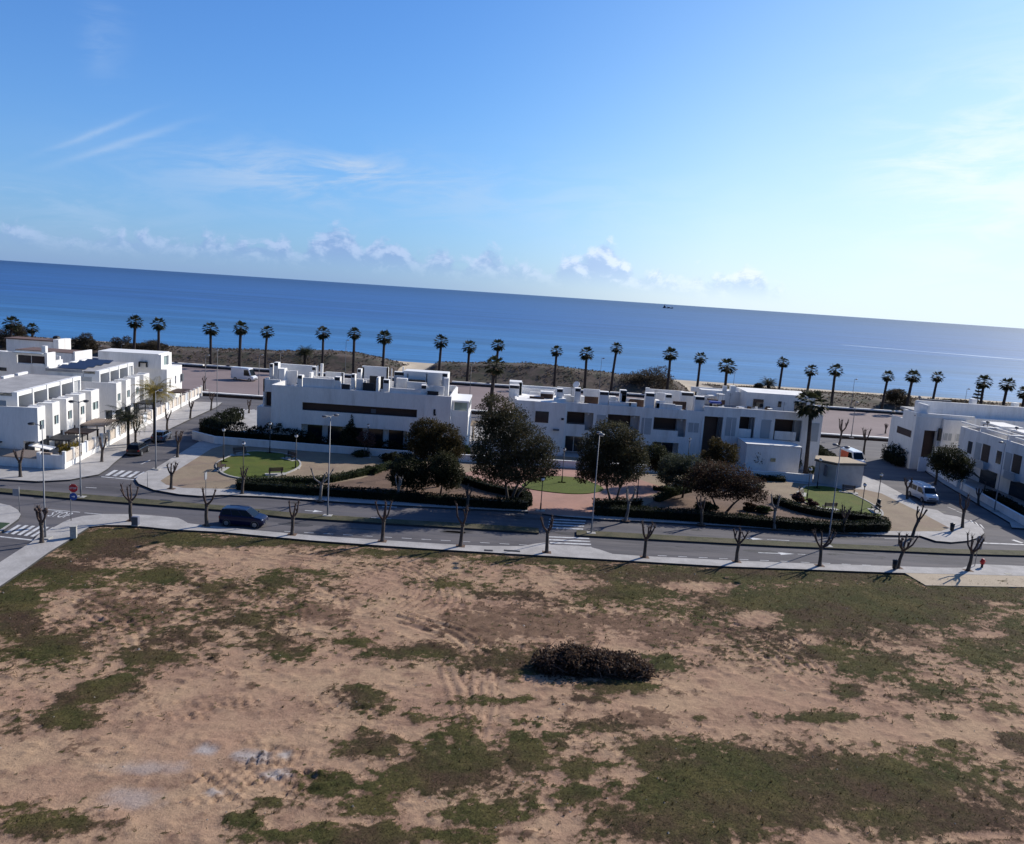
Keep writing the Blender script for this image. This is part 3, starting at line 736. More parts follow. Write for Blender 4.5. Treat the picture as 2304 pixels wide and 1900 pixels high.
bcol = T.mix(T.ramp(T.noise(pos, 1.2, 5, .65), .3, .7), (.082, .046, .030), (.19, .115, .076))
fine = T.math('SUBTRACT', T.noise(pos, 4.5, 4, .7), .5)
fine2 = T.math('SUBTRACT', T.noise(pos, 2.1, 6, .75), .5)
gm = T.ramp(T.math('ADD', sepc.outputs[0], T.math('ADD', T.math('MULTIPLY', fine, 1.3), T.math('MULTIPLY', fine2, 1.2))), .28, .72)
bmk = T.ramp(T.math('ADD', sepc.outputs[1], T.math('ADD', T.math('MULTIPLY', fine, 1.6), T.math('MULTIPLY', fine2, 1.2))), .30, .85)
c = T.mix(T.math('MULTIPLY', bmk, .85), dirt, bcol)
c = T.mix(T.math('MULTIPLY', gm, .94), c, gcol)
T.link(c, bs.inputs['Base Color'])
bs.inputs['Roughness'].default_value = .97; bs.inputs['Specular IOR Level'].default_value = .12
bp = T.n('ShaderNodeBump'); bp.inputs['Strength'].default_value = 1.; bp.inputs['Distance'].default_value = .05
T.link(T.noise(pos, 7., 5, .7), bp.inputs['Height']); T.link(bp.outputs[0], bs.inputs['Normal'])
me.materials.append(fm)
o = bpy.data.objects.new('field', me); C.objects.link(o); struct(o)

# blades of grass and dry weeds on the field
rg = np.random.default_rng(77)
n = 900000
gx = rg.uniform(-45, 60, n); gy = rg.uniform(24, 75, n)
ii = np.clip(((gx - x0) / st).astype(int), 0, nx - 1); jj = np.clip(((gy - y0) / st).astype(int), 0, ny - 1)
dn = np.clip(grass[ii, jj] * .95 + brown[ii, jj] * .25, 0, 1)
k = (rg.random(n) < dn ** 1.5 * .7) & inside[ii, jj] & (H[ii, jj] > -.1)
gx, gy, gz, gg = gx[k], gy[k], H[ii, jj][k], grass[ii, jj][k]
vis = np.abs(gx) < gy * .78 + 6
gx, gy, gz, gg = gx[vis], gy[vis], gz[vis], gg[vis]
m_ = len(gx)
th = rg.uniform(0, 6.283, m_); hh = rg.uniform(.02, .065, m_) * (.7 + 1.1 * rg.random(m_) ** 4); w_ = rg.uniform(.008, .022, m_)
le = rg.normal(0, .07, (m_, 2))
c_, s_ = np.cos(th) * w_, np.sin(th) * w_
vs = np.stack([np.stack([gx - c_, gy - s_, gz - .02], 1), np.stack([gx + c_, gy + s_, gz - .02], 1), np.stack([gx + le[:, 0] + c_ * .3, gy + le[:, 1] + s_ * .3, gz + hh], 1), np.stack([gx + le[:, 0] - c_ * .3, gy + le[:, 1] - s_ * .3, gz + hh * .9], 1)], 1).reshape(-1, 3)
me = bpy.data.meshes.new('field_grass'); me.vertices.add(len(vs)); me.vertices.foreach_set('co', vs.reshape(-1).astype(np.float32))
me.loops.add(m_ * 4); me.loops.foreach_set('vertex_index', np.arange(m_ * 4, dtype=np.int32)); me.polygons.add(m_); me.polygons.foreach_set('loop_start', np.arange(0, m_ * 4, 4, dtype=np.int32))
me.update(calc_edges=True); me.materials.append(lf['grass'])
o = bpy.data.objects.new('field_grass', me); C.objects.link(o)
tag(o, 'short grass and dry weeds growing in patches on the bare field', 'grass', kind='stuff')

# taller weeds, dry stalks and stones scattered over the field
def scatter(n, seed, dens):
    rg = np.random.default_rng(seed); a_, b_ = rg.uniform(-45, 60, n), rg.uniform(25, 74, n)
    i_, j_ = np.clip(((a_ - x0) / st).astype(int), 0, nx - 1), np.clip(((b_ - y0) / st).astype(int), 0, ny - 1)
    k_ = (rg.random(n) < dens[i_, j_]) & inside[i_, j_] & (H[i_, j_] > -.1) & (np.abs(a_) < b_ * .78 + 6)
    return a_[k_], b_[k_], H[i_, j_][k_], rg
wx, wy, wz, rg = scatter(16000, 501, np.clip(grass * .10 + brown * .22 + line * .5, 0, .6))
vs, fs = [], []
for a_, b_, c_ in zip(wx, wy, wz):
    hgt_ = rg.uniform(.07, .26) * (1.6 if rg.random() < .06 else 1); nb_ = rg.integers(5, 10)
    for q in range(nb_):
        th_ = rg.uniform(0, 6.283); l_ = rg.uniform(.3, 1.) * hgt_; w2 = rg.uniform(.010, .024); dx_, dy_ = math.cos(th_), math.sin(th_)
        o = len(vs); e_ = (a_ + dx_ * l_ * .8, b_ + dy_ * l_ * .8, c_ + hgt_ * rg.uniform(.5, 1.))
        vs += [(a_ - dy_ * w2 + dx_ * .03, b_ + dx_ * w2 + dy_ * .03, c_ - .02), (a_ + dy_ * w2 + dx_ * .03, b_ - dx_ * w2 + dy_ * .03, c_ - .02), e_]; fs.append((o, o + 1, o + 2))
me = bpy.data.meshes.new('field_weeds'); me.from_pydata(vs, [], fs); me.materials.append(lf['weed']); me.update()
o = bpy.data.objects.new('field_weeds', me); C.objects.link(o)
tag(o, 'scattered taller weeds and dry stalks over the waste field', 'weeds', kind='stuff')
wx, wy, wz, rg = scatter(5200, 502, .25 + .5 * clod / max(clod.max(), .01) + .3 * grey)
vs, fs = [], []
for a_, b_, c_ in zip(wx, wy, wz):
    r_ = rg.uniform(.015, .06) * (2. if rg.random() < .03 else 1); o = len(vs); pj = rg.uniform(.7, 1.25, 6)
    vs += [(a_ + r_ * pj[0], b_, c_), (a_, b_ + r_ * pj[1], c_), (a_ - r_ * pj[2], b_, c_), (a_, b_ - r_ * pj[3], c_), (a_, b_, c_ + r_ * .9 * pj[4]), (a_, b_, c_ - r_)]
    fs += [(o, o + 1, o + 4), (o + 1, o + 2, o + 4), (o + 2, o + 3, o + 4), (o + 3, o, o + 4)]
me = bpy.data.meshes.new('field_stones'); me.from_pydata(vs, [], fs); me.materials.append(mt['stone']); me.update()
o = bpy.data.objects.new('field_stones', me); C.objects.link(o)
tag(o, 'small pale stones and clods scattered over the waste field', 'stones', kind='stuff')

# heap of cut brush
bx, by = G(1333, 1520)
rg = np.random.default_rng(4)
t = thing('brush_heap', 'dark heap of cut dry brush lying on the field', 'brush heap', (bx, by + .6, 0))
bl = [(-2.7, 0, .42, 1.3, 1.3, .80), (-1.2, .2, .6, 1.5, 1.5, .95), (.4, .1, .5, 1.5, 1.4, .85), (1.9, 0, .5, 1.5, 1.3, .85), (3.1, -.1, .35, .9, 1., .6)]
leaves('dry_leaves', lf['brush'], np.concatenate([blob_points(bl, 12000, 5, .45), blob_points([(0.2, -.1, .05, 4.6, 2.1, .12), (-1.5, -.9, .08, 2., 1.2, .15), (2.8, .4, .08, 2., 1.4, .15)], 2600, 7, .1)]), .10, 6, t)
br = MB(); rs = random.Random(5)
for i in range(520):
    b0 = rs.choice(bl); u = rs.uniform(0, 6.28)
    p = Vector((b0[0] + b0[3] * .85 * math.cos(u) * rs.random(), b0[1] + b0[4] * .85 * math.sin(u) * rs.random(), rs.uniform(.05, b0[2] + b0[5] * .45)))
    d = Vector((rs.gauss(0, 1), rs.gauss(0, .7), rs.gauss(.05, .3))).normalized() * rs.uniform(.4, 1.2)
    br.tube([p, p + d * .55 + Vector((0, 0, .05)), p + d], [.03, .022, .008], 4, False)
br.build('branches', mt['drywood'], t)
core = MB()
for b0 in bl: core.ball(b0[:3], 1, 12, 7, (b0[3] * .45, b0[4] * .45, b0[5] * .5))
core.build('inner_branches', mt['drywood'], t)
# ------------------------------------------------------------------ building helpers
def part(mb, name, mat, t, label=None, bevel=0, smooth=False):
    """a part modelled in place, parented to the thing's Empty"""
    o = mb.build(name, mat, t, smooth, bevel)
    if t.parent is None and t.type == 'EMPTY': o.location = -t.location
    if label: o['label'] = label
    return o

def facade(mb, x0, x1, y, z0, z1, th, ops):
    """wall with its front at y, with rectangular openings (xa, xb, za, zb)"""
    br = sorted({x0, x1} | {v for o in ops for v in o[:2]})
    for a, b in zip(br[:-1], br[1:]):
        if b - a < 1e-4: continue
        cut = sorted([o[2:] for o in ops if o[0] <= a + 1e-5 and o[1] >= b - 1e-5])
        z = z0
        for za, zb in cut:
            if za > z + 1e-4: mb.box(a, b, y, y + th, z, za)
            z = max(z, zb)
        if z < z1 - 1e-4: mb.box(a, b, y, y + th, z, z1)
    return mb

FLOOR = 50.
def pb(mb, Y, p, q, depth):
    """box whose front, on the plane y = Y, was surveyed between photo pixels p and q"""
    xa, za = V(Y, *p); xb, _ = V(Y, q[0], p[1] + (q[0] - p[0]) * SLOPE)
    _, zb = V(Y, p[0], q[1])
    zb = min(zb, FLOOR)
    return mb.box(xa, xb, Y, Y + depth, zb, za)

def chimney(t, Y, p, q, depth=1.):
    """party-wall stub with a dark vent slot at its head"""
    mb = MB(); pb(mb, Y, p, q, depth)
    (xs_, ys_, zs_) = zip(*mb.v)
    a, b, lo, hi = min(xs_), max(xs_), min(zs_), max(zs_)
    o = part(mb, 'chimney', mt['white'], t)
    s = MB(); s.box(a + .06, b - .06, Y - .012, Y + .05, hi - min(.5, (hi - lo) * .3), hi - .08)
    v = part(s, 'vent_slot', mt['dark'], o)
    v.location = (0, 0, 0)
    return o

def window(t, x0, x1, y, z0, z1, mat, name='window', frame=True, axis='y', off=.0):
    """glazed or shuttered panel; its frame is a sub-part"""
    mb = MB()
    if axis == 'y': mb.box(x0, x1, y, y + .06, z0, z1)
    else: mb.box(y - .06, y, x0, x1, z0, z1)
    o = part(mb, name, mat, t)
    if frame:
        f = MB(); w = .07
        rects = [(x0, x1, z1 - w, z1), (x0, x1, z0, z0 + w), (x0, x0 + w, z0 + w, z1 - w), (x1 - w, x1, z0 + w, z1 - w), ((x0 + x1) / 2 - w / 2, (x0 + x1) / 2 + w / 2, z0 + w, z1 - w)]
        for a, b, c, d in rects:
            if axis == 'y': f.box(a, b, y - .03, y - .002, c, d)
            else: f.box(y + .002, y + .03, a, b, c, d)
        fr = part(f, 'frame', mt['white2'], o); fr.location = (0, 0, 0)
    return o

# ------------------------------------------------------------------ long white house, middle left
Y2 = 112.5; FLOOR = 7.8
t = thing('terraced_house', 'long white two storey house with one dark strip window behind the left lawn', 'house', (-23, Y2, 0))
ops = [(-30.0, -13.6, 5.3, 6.45), (-30.05, -14.9, .3, 3.3)]
w = facade(MB(), -34.4, -8.8, Y2, 0, 8.65, .35, ops)
w.box(-34.4, -30.15, Y2 + .35, Y2 + 12, 0, 7.8); w.box(-13.4, -8.8, Y2 + .35, Y2 + 12, 0, 7.8)
w.box(-30.15, -13.4, Y2 + 1.6, Y2 + 12, 0, 7.8)
w.box(-30.15, -13.4, Y2 + .35, Y2 + 1.6, 3.4, 5.2); w.box(-30.15, -13.4, Y2 + .35, Y2 + 1.6, 6.55, 7.8)
w.box(-34.4, -34.1, Y2 + .35, Y2 + 12, 7.8, 8.65); w.box(-9.1, -8.8, Y2 + .35, Y2 + 12, 7.8, 8.65); w.box(-34.1, -9.1, Y2 + 11.7, Y2 + 12, 7.8, 8.8)
# left wing, set back
w.box(-37.7, -34.4, Y2 + 4, Y2 + 11, 0, 4.75); w.box(-36.9, -34.4, Y2 + 4.2, Y2 + 4.5, 7.0, 8.85)
w.box(-36.9, -36.7, Y2 + 4.2, Y2 + 10.8, 4.75, 8.85); w.box(-36.7, -34.4, Y2 + 6.2, Y2 + 10.8, 4.75, 8.3)
part(w, 'wall', mt['white'], t)
r = MB(); r.box(-34.1, -9.1, Y2 + .35, Y2 + 11.7, 7.8, 7.86); part(r, 'roof', mt['roof'], t)
l = MB(); l.box(-30.15, -13.4, Y2 + .9, Y2 + 1.0, 5.2, 6.55); part(l, 'louvre_screen', mt['wood'], t)
l = MB(); l.box(-36.7, -34.4, Y2 + 5.2, Y2 + 5.3, 4.75, 7.0); part(l, 'louvre_screen', mt['wood'], t)
for k in range(5):
    window(t, -29.5 + k * 2.95, -27.4 + k * 2.95, Y2 + 1.5, .35, 3.1, mt['darkwin'], 'patio_door', False)
l = MB(); l.box(-20.3, -19.6, Y2 + .82, Y2 + .89, 5.4, 6.0); part(l, 'vent', mt['greypole'], t)
l = MB(); l.box(-11.25, -10.97, Y2 - .1, Y2, 6.05, 6.7); l.box(-11.2, -10.87, Y2 - .12, Y2 - .02, 5.8, 6.03); part(l, 'wall_lamp', mt['dark'], t)
# right end: low wing with a glazed balcony
w = MB(); w.box(-8.8, -6.35, Y2 + 1.5, Y2 + 9, 0, 5.65); part(w, 'side_wing', mt['white'], t)
g = MB()
for x in (-8.65, -6.5):
    for y in (Y2 + 1.6, Y2 + 5.5, Y2 + 8.9): g.box(x - .1, x + .1, y - .1, y + .1, 5.65, 7.7)
g.box(-8.8, -6.35, Y2 + 1.45, Y2 + 9.1, 7.7, 7.95); g.box(-8.75, -6.4, Y2 + 1.52, Y2 + 1.6, 5.65, 6.5); g.box(-6.47, -6.4, Y2 + 1.6, Y2 + 9, 5.65, 6.5)
part(g, 'balcony_frame', mt['white2'], t)
g = MB(); g.box(-8.5, -6.65, Y2 + 2.6, Y2 + 2.64, 5.66, 7.69); part(g, 'balcony_glass', mt['paleglass'], t)
c5, c6 = crop(560, 800, 6.43), crop(800, 800, 6.43)
for cr, p, q, Y in ((c5, (300, 120), (352, 325), 119.5), (c5, (362, 100), (425, 320), 118.5), (c5, (705, 285), (772, 440), 113.1), (c5, (910, 165), (970, 300), 117.5), (c5, (1240, 310), (1320, 462), 113.1), (c5, (1480, 270), (1535, 450), 114), (c5, (1570, 195), (1625, 330), 119.5),
                    (c5, (1945, 350), (2030, 520), 113.1), (c6, (950, 430), (1030, 545), 113.1), (c6, (1255, 258), (1335, 480), 115.5), (c6, (560, 235), (705, 420), 118.5)):
    a, b = cr(p, q); chimney(t, Y, a, b, 1.1)
for cr, p, q, Y, dd in ((c5, (430, 190), (515, 320), 118.5, 1.5), (c5, (520, 215), (700, 320), 119.5, .3), (c5, (780, 320), (1230, 440), 112.9, .3), (c5, (985, 150), (1000, 300), 117.5, .3), (c5, (1035, 120), (1070, 260), 118, .4), (c5, (870, 250), (905, 390), 115, 1.2), (c5, (920, 300), (1220, 370), 116, .3),
                        (c5, (1110, 235), (1360, 268), 120, .3), (c5, (1340, 250), (1375, 330), 120, .3), (c5, (1330, 410), (1470, 470), 112.9, .25), (c5, (1640, 340), (1960, 362), 117, .4), (c5, (1850, 320), (1880, 505), 113.4, 1.6), (c5, (1560, 355), (1700, 440), 114.5, .3), (c6, (10, 340), (110, 470), 114, .4),
                        (c6, (300, 340), (335, 500), 113.3, 1.5), (c6, (500, 470), (945, 545), 112.8, .3), (c6, (590, 330), (745, 450), 115.5, 1.5), (c6, (750, 380), (1020, 440), 114.5, .4), (c6, (1035, 440), (1280, 490), 113.5, .3), (c6, (1280, 330), (1350, 490), 114.5, 1.)):
    a, b = cr(p, q); part(pb(MB(), Y, a, b, dd), 'terrace_wall', mt['white'], t)
for cr, p, q, Y, dd in ((c5, (425, 118), (960, 148), 121.5, .5), (c5, (1640, 150), (2020, 172), 121.5, .4), (c5, (1640, 172), (1668, 340), 121.5, .4), (c5, (2000, 172), (2020, 330), 121.5, .3), (c6, (700, 222), (1340, 262), 117.5, 3.), (c6, (750, 262), (765, 430), 117.5, .2), (c6, (1025, 262), (1040, 480), 117.5, .2), (c6, (1310, 250), (1345, 480), 117.5, .3), (c5, (1110, 248), (1360, 262), 122, .3), (c6, (450, 180), (465, 290), 121.5, .2), (c6, (515, 190), (530, 290), 121.5, .2), (c6, (680, 165), (700, 225), 121.5, .2)):
    a, b = cr(p, q); part(pb(MB(), Y, a, b, dd), 'pergola', mt['white2'], t)
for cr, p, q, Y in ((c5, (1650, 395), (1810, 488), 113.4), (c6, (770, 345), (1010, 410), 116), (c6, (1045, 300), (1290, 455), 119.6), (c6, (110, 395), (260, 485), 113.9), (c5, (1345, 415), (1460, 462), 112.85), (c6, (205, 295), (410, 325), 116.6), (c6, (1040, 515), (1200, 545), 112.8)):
    a, b = cr(p, q); part(pb(MB(), Y, a, b, .15), 'dark_shade_panel', mt['dark'], t)  # dark panels put in for the shaded gaps of the terraces
gl = MB(); a, b = c6((330, 190), (460, 280)); pb(gl, 121.7, a, b, .1); part(gl, 'terrace_screen', mt['blue'], t)

# ------------------------------------------------------------------ long white house, middle
Y3 = 119.; FLOOR = 7.1
t = thing('terraced_house', 'long white house with three recessed balconies behind the big park trees', 'house', (18, Y3, 0))
w = MB()
w.box(.2, 7.85, Y3 - .9, Y3 + 11, 0, 8.05)
ops = [(8.2, 12.2, 3.95, 6.7), (14.35, 19.2, 3.95, 6.7), (21.3, 26.2, 3.95, 6.7), (8.2, 12.4, .15, 2.95), (14.4, 19., .15, 2.95), (21.6, 25.4, .15, 2.95)]
facade(w, 7.85, 28.7, Y3 + .2, 0, 8.05, .35, ops)
w.box(7.85, 28.7, Y3 + 2.2, Y3 + 11, 0, 7.1)
for xa, xb in ((7.85, 8.2), (12.4, 14.35), (19.2, 21.3), (26.2, 28.7)): w.box(xa, xb, Y3 + .55, Y3 + 2.2, 0, 7.1)
for xa, xb in ((8.2, 12.4), (14.35, 19.2), (21.3, 26.2)):
    w.box(xa, xb, Y3 + .55, Y3 + 2.2, 3.0, 3.3); w.box(xa, xb, Y3 + .55, Y3 + 2.2, 6.85, 7.1)
w.box(.2, .5, Y3 - .9, Y3 + 11, 8.05, 8.2)
part(w, 'wall', mt['white'], t)
r = MB(); r.box(8., 28.4, Y3 + .55, Y3 + 11, 7.1, 7.16); part(r, 'roof', mt['roof'], t)
p2 = MB(); p2.box(8.2, 28.7, Y3 + 10.7, Y3 + 11, 7.16, 8.0); part(p2, 'parapet', mt['white'], t)
for xa, xb in ((8.2, 11.0), (14.35, 18.0), (21.3, 25.1)):
    p2 = MB(); p2.box(xa, xb, Y3 + .25, Y3 + .45, 3.3, 4.8); part(p2, 'balcony_front', mt['white'], t)
for xa, xb in ((11.0, 12.4), (18.0, 19.2), (25.1, 26.2)):
    p2 = MB(); p2.box(xa, xb, Y3 + 1.4, Y3 + 1.5, 3.3, 6.85); part(p2, 'shutter', mt['shutter'], t)
for xa, xb in ((8.3, 11.), (14.5, 18.), (21.4, 25.)):
    window(t, xa, xb, Y3 + 2.1, 3.35, 6.4, mt['wood'], 'balcony_door', False)
    window(t, xa, xb, Y3 + 2.1, .2, 2.8, mt['darkwin'], 'patio_door')
for xa, xb in ((12.7, 14.1), (19.5, 21.0)):
    p2 = MB(); p2.box(xa, xb, Y3 + .15, Y3 + .2, 4.0, 6.5); part(p2, 'shutter', mt['shutter'], t)
window(t, 26.5, 28.2, Y3 + .17, 4.7, 6.3, mt['shutter'], 'window')
a = MB(); a.box(3.4, 5.4, Y3 - .95, Y3 - .88, 4.9, 6.6); part(a, 'window', mt['darkwin'], t)
l = MB(); l.box(7.3, 7.7, Y3 - 1.05, Y3 - .9, 5.5, 5.8); part(l, 'wall_lamp', mt['dark'], t)
l = MB(); l.box(6.2, 7.1, Y3 - 1.5, Y3 - .9, 3.9, 4.1); part(l, 'awning_bracket', mt['greypole'], t)
for k, x in enumerate((11.5, 18.5, 25.6)):
    l = MB(); l.ball((x, Y3 + .9, 6.4), .16, 8, 6); part(l, 'balcony_lamp', mt['globe'], t)
c7, c8 = crop(1100, 830, 6.43), crop(1400, 830, 6.43)
for cr, p, q, Y in ((c7, (300, 235), (445, 440), 122), (c7, (985, 290), (1075, 450), 119.8), (c7, (1250, 280), (1335, 440), 119.8), (c7, (1605, 330), (1740, 470), 119.8), (c7, (1905, 310), (2000, 480), 119.8), (c8, (345, 350), (475, 510), 119.8), (c8, (630, 370), (725, 520), 121), (c8, (0, 340), (65, 490), 119.8), (c8, (860, 340), (1040, 500), 123), (c8, (1060, 400), (1200, 560), 119.8)):
    a, b = cr(p, q); chimney(t, Y, a, b, 1.2)
for cr, p, q, Y, dd in ((c7, (445, 270), (960, 330), 127, .3), (c7, (600, 330), (960, 430), 126, .3), (c7, (945, 430), (1115, 480), 119.1, 1.2), (c7, (1090, 380), (1190, 440), 121, 1.2), (c7, (1190, 400), (1250, 440), 121, .4), (c7, (1335, 400), (1385, 450), 120.5, 1.), (c7, (1740, 400), (1840, 480), 120.5, 1.), (c7, (1740, 470), (2057, 500), 119.6, .4),
                        (c8, (105, 490), (215, 512), 119.6, .5), (c8, (495, 460), (545, 535), 119.5, 1.5), (c8, (495, 500), (770, 540), 119.5, .4), (c8, (540, 470), (625, 520), 120.4, .4), (c8, (770, 530), (870, 555), 119.5, .4), (c7, (1370, 290), (1610, 315), 128, .3), (c7, (990, 262), (1245, 290), 128, .3), (c8, (350, 290), (900, 330), 128, .3), (c8, (345, 275), (400, 390), 124, .4), (c8, (430, 340), (630, 380), 126, .3)):
    a, b = cr(p, q); part(pb(MB(), Y, a, b, dd), 'terrace_wall', mt['white'], t)
for cr, p, q, Y, dd in ((c7, (300, 185), (480, 232), 124, 2.5), (c7, (440, 200), (490, 265), 124, .4), (c7, (480, 240), (980, 262), 127.5, .4), (c7, (750, 330), (940, 350), 124, 1.5)):
    a, b = cr(p, q); part(pb(MB(), Y, a, b, dd), 'pergola', mt['white2'], t)
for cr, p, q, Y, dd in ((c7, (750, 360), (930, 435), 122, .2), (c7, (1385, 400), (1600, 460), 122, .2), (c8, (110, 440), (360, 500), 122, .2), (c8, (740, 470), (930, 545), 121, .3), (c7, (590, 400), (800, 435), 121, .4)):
    a, b = cr(p, q); part(pb(MB(), Y, a, b, dd), 'dark_shade_panel', mt['wood'], t)
FLOOR = 50.
d = MB(); x, zz_ = V(124, *c7((1265, 230))[0])
d.disc((x, 124, zz_), .55, (-.5, -.7, .5), .12, 18); d.tube([(x, 124.1, zz_), (x, 124.2, zz_ - 1.3)], .05); part(d, 'satellite_dish', mt['white2'], t)

# ------------------------------------------------------------------ white house with the roof storey, middle right
t = thing('terraced_house', 'white house with a penthouse storey behind the tall palm of the park', 'house', (37, Y3, 0))
w = MB()
ops = [(28.9, 31.7, .15, 7.35), (34.2, 36.3, 4.4, 7.65), (39.6, 42.9, 4.4, 7.65), (33.8, 36.9, .15, 3.4), (39.4, 44.1, .15, 4.0)]
ops = [(28.9, 31.7, .15, 7.35), (34.2, 36.5, 4.4, 7.65), (39.5, 43.6, 4.4, 7.65), (33.8, 37.2, .15, 3.4), (39.3, 44.1, .15, 3.5)]
facade(w, 28.72, 46.6, Y3 + .3, 0, 8.85, .35, ops)
w.box(28.72, 46.6, Y3 + 2.4, Y3 + 12, 0, 8.1)
for xa, xb in ((28.72, 28.9), (31.7, 33.8), (37.2, 39.3), (44.1, 46.6)): w.box(xa, xb, Y3 + .65, Y3 + 2.4, 0, 8.1)
w.box(33.8, 37.2, Y3 + .65, Y3 + 2.4, 3.6, 3.9); w.box(39.3, 44.1, Y3 + .65, Y3 + 2.4, 3.65, 3.95); w.box(33.8, 37.2, Y3 + .65, Y3 + 2.4, 7.8, 8.1); w.box(39.3, 44.1, Y3 + .65, Y3 + 2.4, 7.8, 8.1)
part(w, 'wall', mt['white'], t)
r = MB(); r.box(28.8, 46.5, Y3 + .65, Y3 + 12, 8.1, 8.16); part(r, 'roof', mt['roof'], t)
ph = MB(); ph.box(36.3, 46.9, Y3 + 5, Y3 + 12, 8.16, 10.9); ph.box(30., 36.3, Y3 + 9, Y3 + 12, 8.16, 10.4); part(ph, 'penthouse', mt['white'], t)
for xa, xb in ((37.3, 38.9), (43.8, 45.6)): window(t, xa, xb, Y3 + 4.92, 8.6, 9.9, mt['darkwin'], 'window', False)
window(t, 41.2, 41.7, Y3 + 4.92, 8.9, 9.8, mt['darkwin'], 'window', False)
for xa, xb in ((33.9, 36.1), (39.7, 42.9)):
    p2 = MB(); p2.box(xa, xb, Y3 + .35, Y3 + .5, 4.5, 5.8); part(p2, 'balcony_front', mt['white'], t)
for xa, xb in ((36.2, 37.2), (42.9, 44.0)):
    p2 = MB(); p2.box(xa, xb, Y3 + 1.5, Y3 + 1.6, 3.95, 7.8); part(p2, 'shutter', mt['shutter'], t)
for xa, xb, z0_, z1_ in ((34., 36.2, 4., 7.4), (39.5, 42.9, 4., 7.4)): window(t, xa, xb, Y3 + 2.3, z0_, z1_, mt['wood'], 'balcony_door', False)
for xa, xb in ((34., 36.9), (39.5, 43.9)): window(t, xa, xb, Y3 + 2.3, .2, 3.2, mt['darkwin'], 'patio_door')
d = MB(); d.box(28.95, 31.1, Y3 + 1.2, Y3 + 1.3, .2, 7.3); part(d, 'timber_entrance_panel', mt['wood'], t)
d = MB()
for k in range(5): d.box(31.1 + k * .12, 31.16 + k * .12, Y3 + .6, Y3 + .7, 3.2, 7.3)
part(d, 'slat_screen', mt['greypole'], t)
for xa, xb in ((32.2, 33.7), (37.5, 39.0), (44.8, 46.2)):
    p2 = MB(); p2.box(xa, xb, Y3 + .24, Y3 + .3, 4.6, 7.4); part(p2, 'shutter', mt['rail'], t)
for cr, p, q, Y, dd in ((c8, (1170, 390), (1260, 440), 124, .3), (c8, (1390, 370), (1490, 520), 125, 1.5), (c8, (1260, 390), (1400, 408), 126, 2.), (c8, (1000, 260), (1480, 330), 130, .3), (c8, (1465, 250), (1520, 330), 128, .5), (c8, (1580, 250), (1650, 330), 128, 1.)):
    a, b = cr(p, q); part(pb(MB(), Y, a, b, dd), 'terrace_wall', mt['white'], t)
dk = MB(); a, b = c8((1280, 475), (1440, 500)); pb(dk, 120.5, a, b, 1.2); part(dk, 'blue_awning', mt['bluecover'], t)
dk = MB(); a, b = c8((1440, 455), (1490, 520)); pb(dk, 121, a, b, .3); a, b = c8((1250, 440), (1390, 458)); pb(dk, 123, a, b, 1.); part(dk, 'dark_shade_panel', mt['wood'], t)
# flat-roofed annex in its garden
t = thing('garden_annex', 'small white flat roofed annex with a sloping right end beside the tall palm', 'annex', (38.5, 114, 0))
w = MB(); w.prism([(34.0, 113.5), (41.8, 113.5), (41.8, 116.5), (39., 118.3), (34., 118.3)], 0, 4.5); part(w, 'wall', mt['white'], t)
w = MB(); w.prism([(33.9, 113.4), (41.9, 113.4), (41.9, 116.6), (39., 118.4), (33.9, 118.4)], 4.5, 4.62); part(w, 'roof', mt['white2'], t)
w = MB(); w.box(37.6, 38.3, 113.38, 113.5, 2.2, 2.7); part(w, 'wall_lamp', mt['yellowblob'], t)

# air conditioners, aerials, tables and railings on the roof terraces
def ac_unit(t, x, y, z):
    o = part(MB().box(x, x + .85, y, y + .35, z, z + .7), 'air_conditioner', mt['white2'], t)
    f = MB().disc((x + .32, y - .01, z + .36), .25, (0, 1, 0), .02, 16); q = part(f, 'fan_grille', mt['dark'], o); q.location = (0, 0, 0)
def aerial(t, x, y, z, h=2.):
    m = MB(); m.tube([(x, y, z), (x, y, z + h)], .025, 5)
    for k in range(4): m.tube([(x - .4 + k * .05, y, z + h - .1 - k * .12), (x + .4 - k * .05, y, z + h - .1 - k * .12)], .012, 4)
    part(m, 'aerial', mt['greypole'], t)
def table_set(t, x, y, z, rs):
    m = MB(); m.disc((x, y, z + .72), .5, (0, 0, 1), .04, 16); m.tube([(x, y, z), (x, y, z + .72)], .05, 6); part(m, 'terrace_table', mt[rs.choice(('white2', 'wood', 'dark'))], t)
    for k in range(3):
        a = rs.uniform(0, 6.28); cx_, cy_ = x + .85 * math.cos(a), y + .85 * math.sin(a); m = MB(); m.box(cx_ - .22, cx_ + .22, cy_ - .22, cy_ + .22, z + .4, z + .46); m.box(cx_ - .22, cx_ + .22, cy_ + .18, cy_ + .22, z + .46, z + .9)
        for sx in (-.2, .2):
            for sy in (-.2, .2): m.box(cx_ + sx - .02, cx_ + sx + .02, cy_ + sy - .02, cy_ + sy + .02, z, z + .4)
        part(m, 'terrace_chair', mt[rs.choice(('white2', 'wood', 'dark'))], t)
houses = [o for o in bpy.data.objects if o.type == 'EMPTY' and o.name.startswith('terraced_house')]
for t, xa, xb, ya, yb, z_ in ((houses[0], -33, -10.5, 114.5, 122, 7.86), (houses[1], 9, 27, 121, 128, 7.16), (houses[2], 30, 45, 120.4, 122.5, 8.16)):
    rs = random.Random(int(xb))
    for k in range(6): ac_unit(t, rs.uniform(xa, xb), rs.uniform(ya, yb), z_)
    for k in range(5): aerial(t, rs.uniform(xa, xb), rs.uniform(ya, yb), z_, rs.uniform(1.6, 3.))
    for k in range(4): table_set(t, xa + (xb - xa) * (k + .5) / 4 + rs.uniform(-1, 1), rs.uniform(ya, yb - .5), z_, rs)
rl = houses[1]
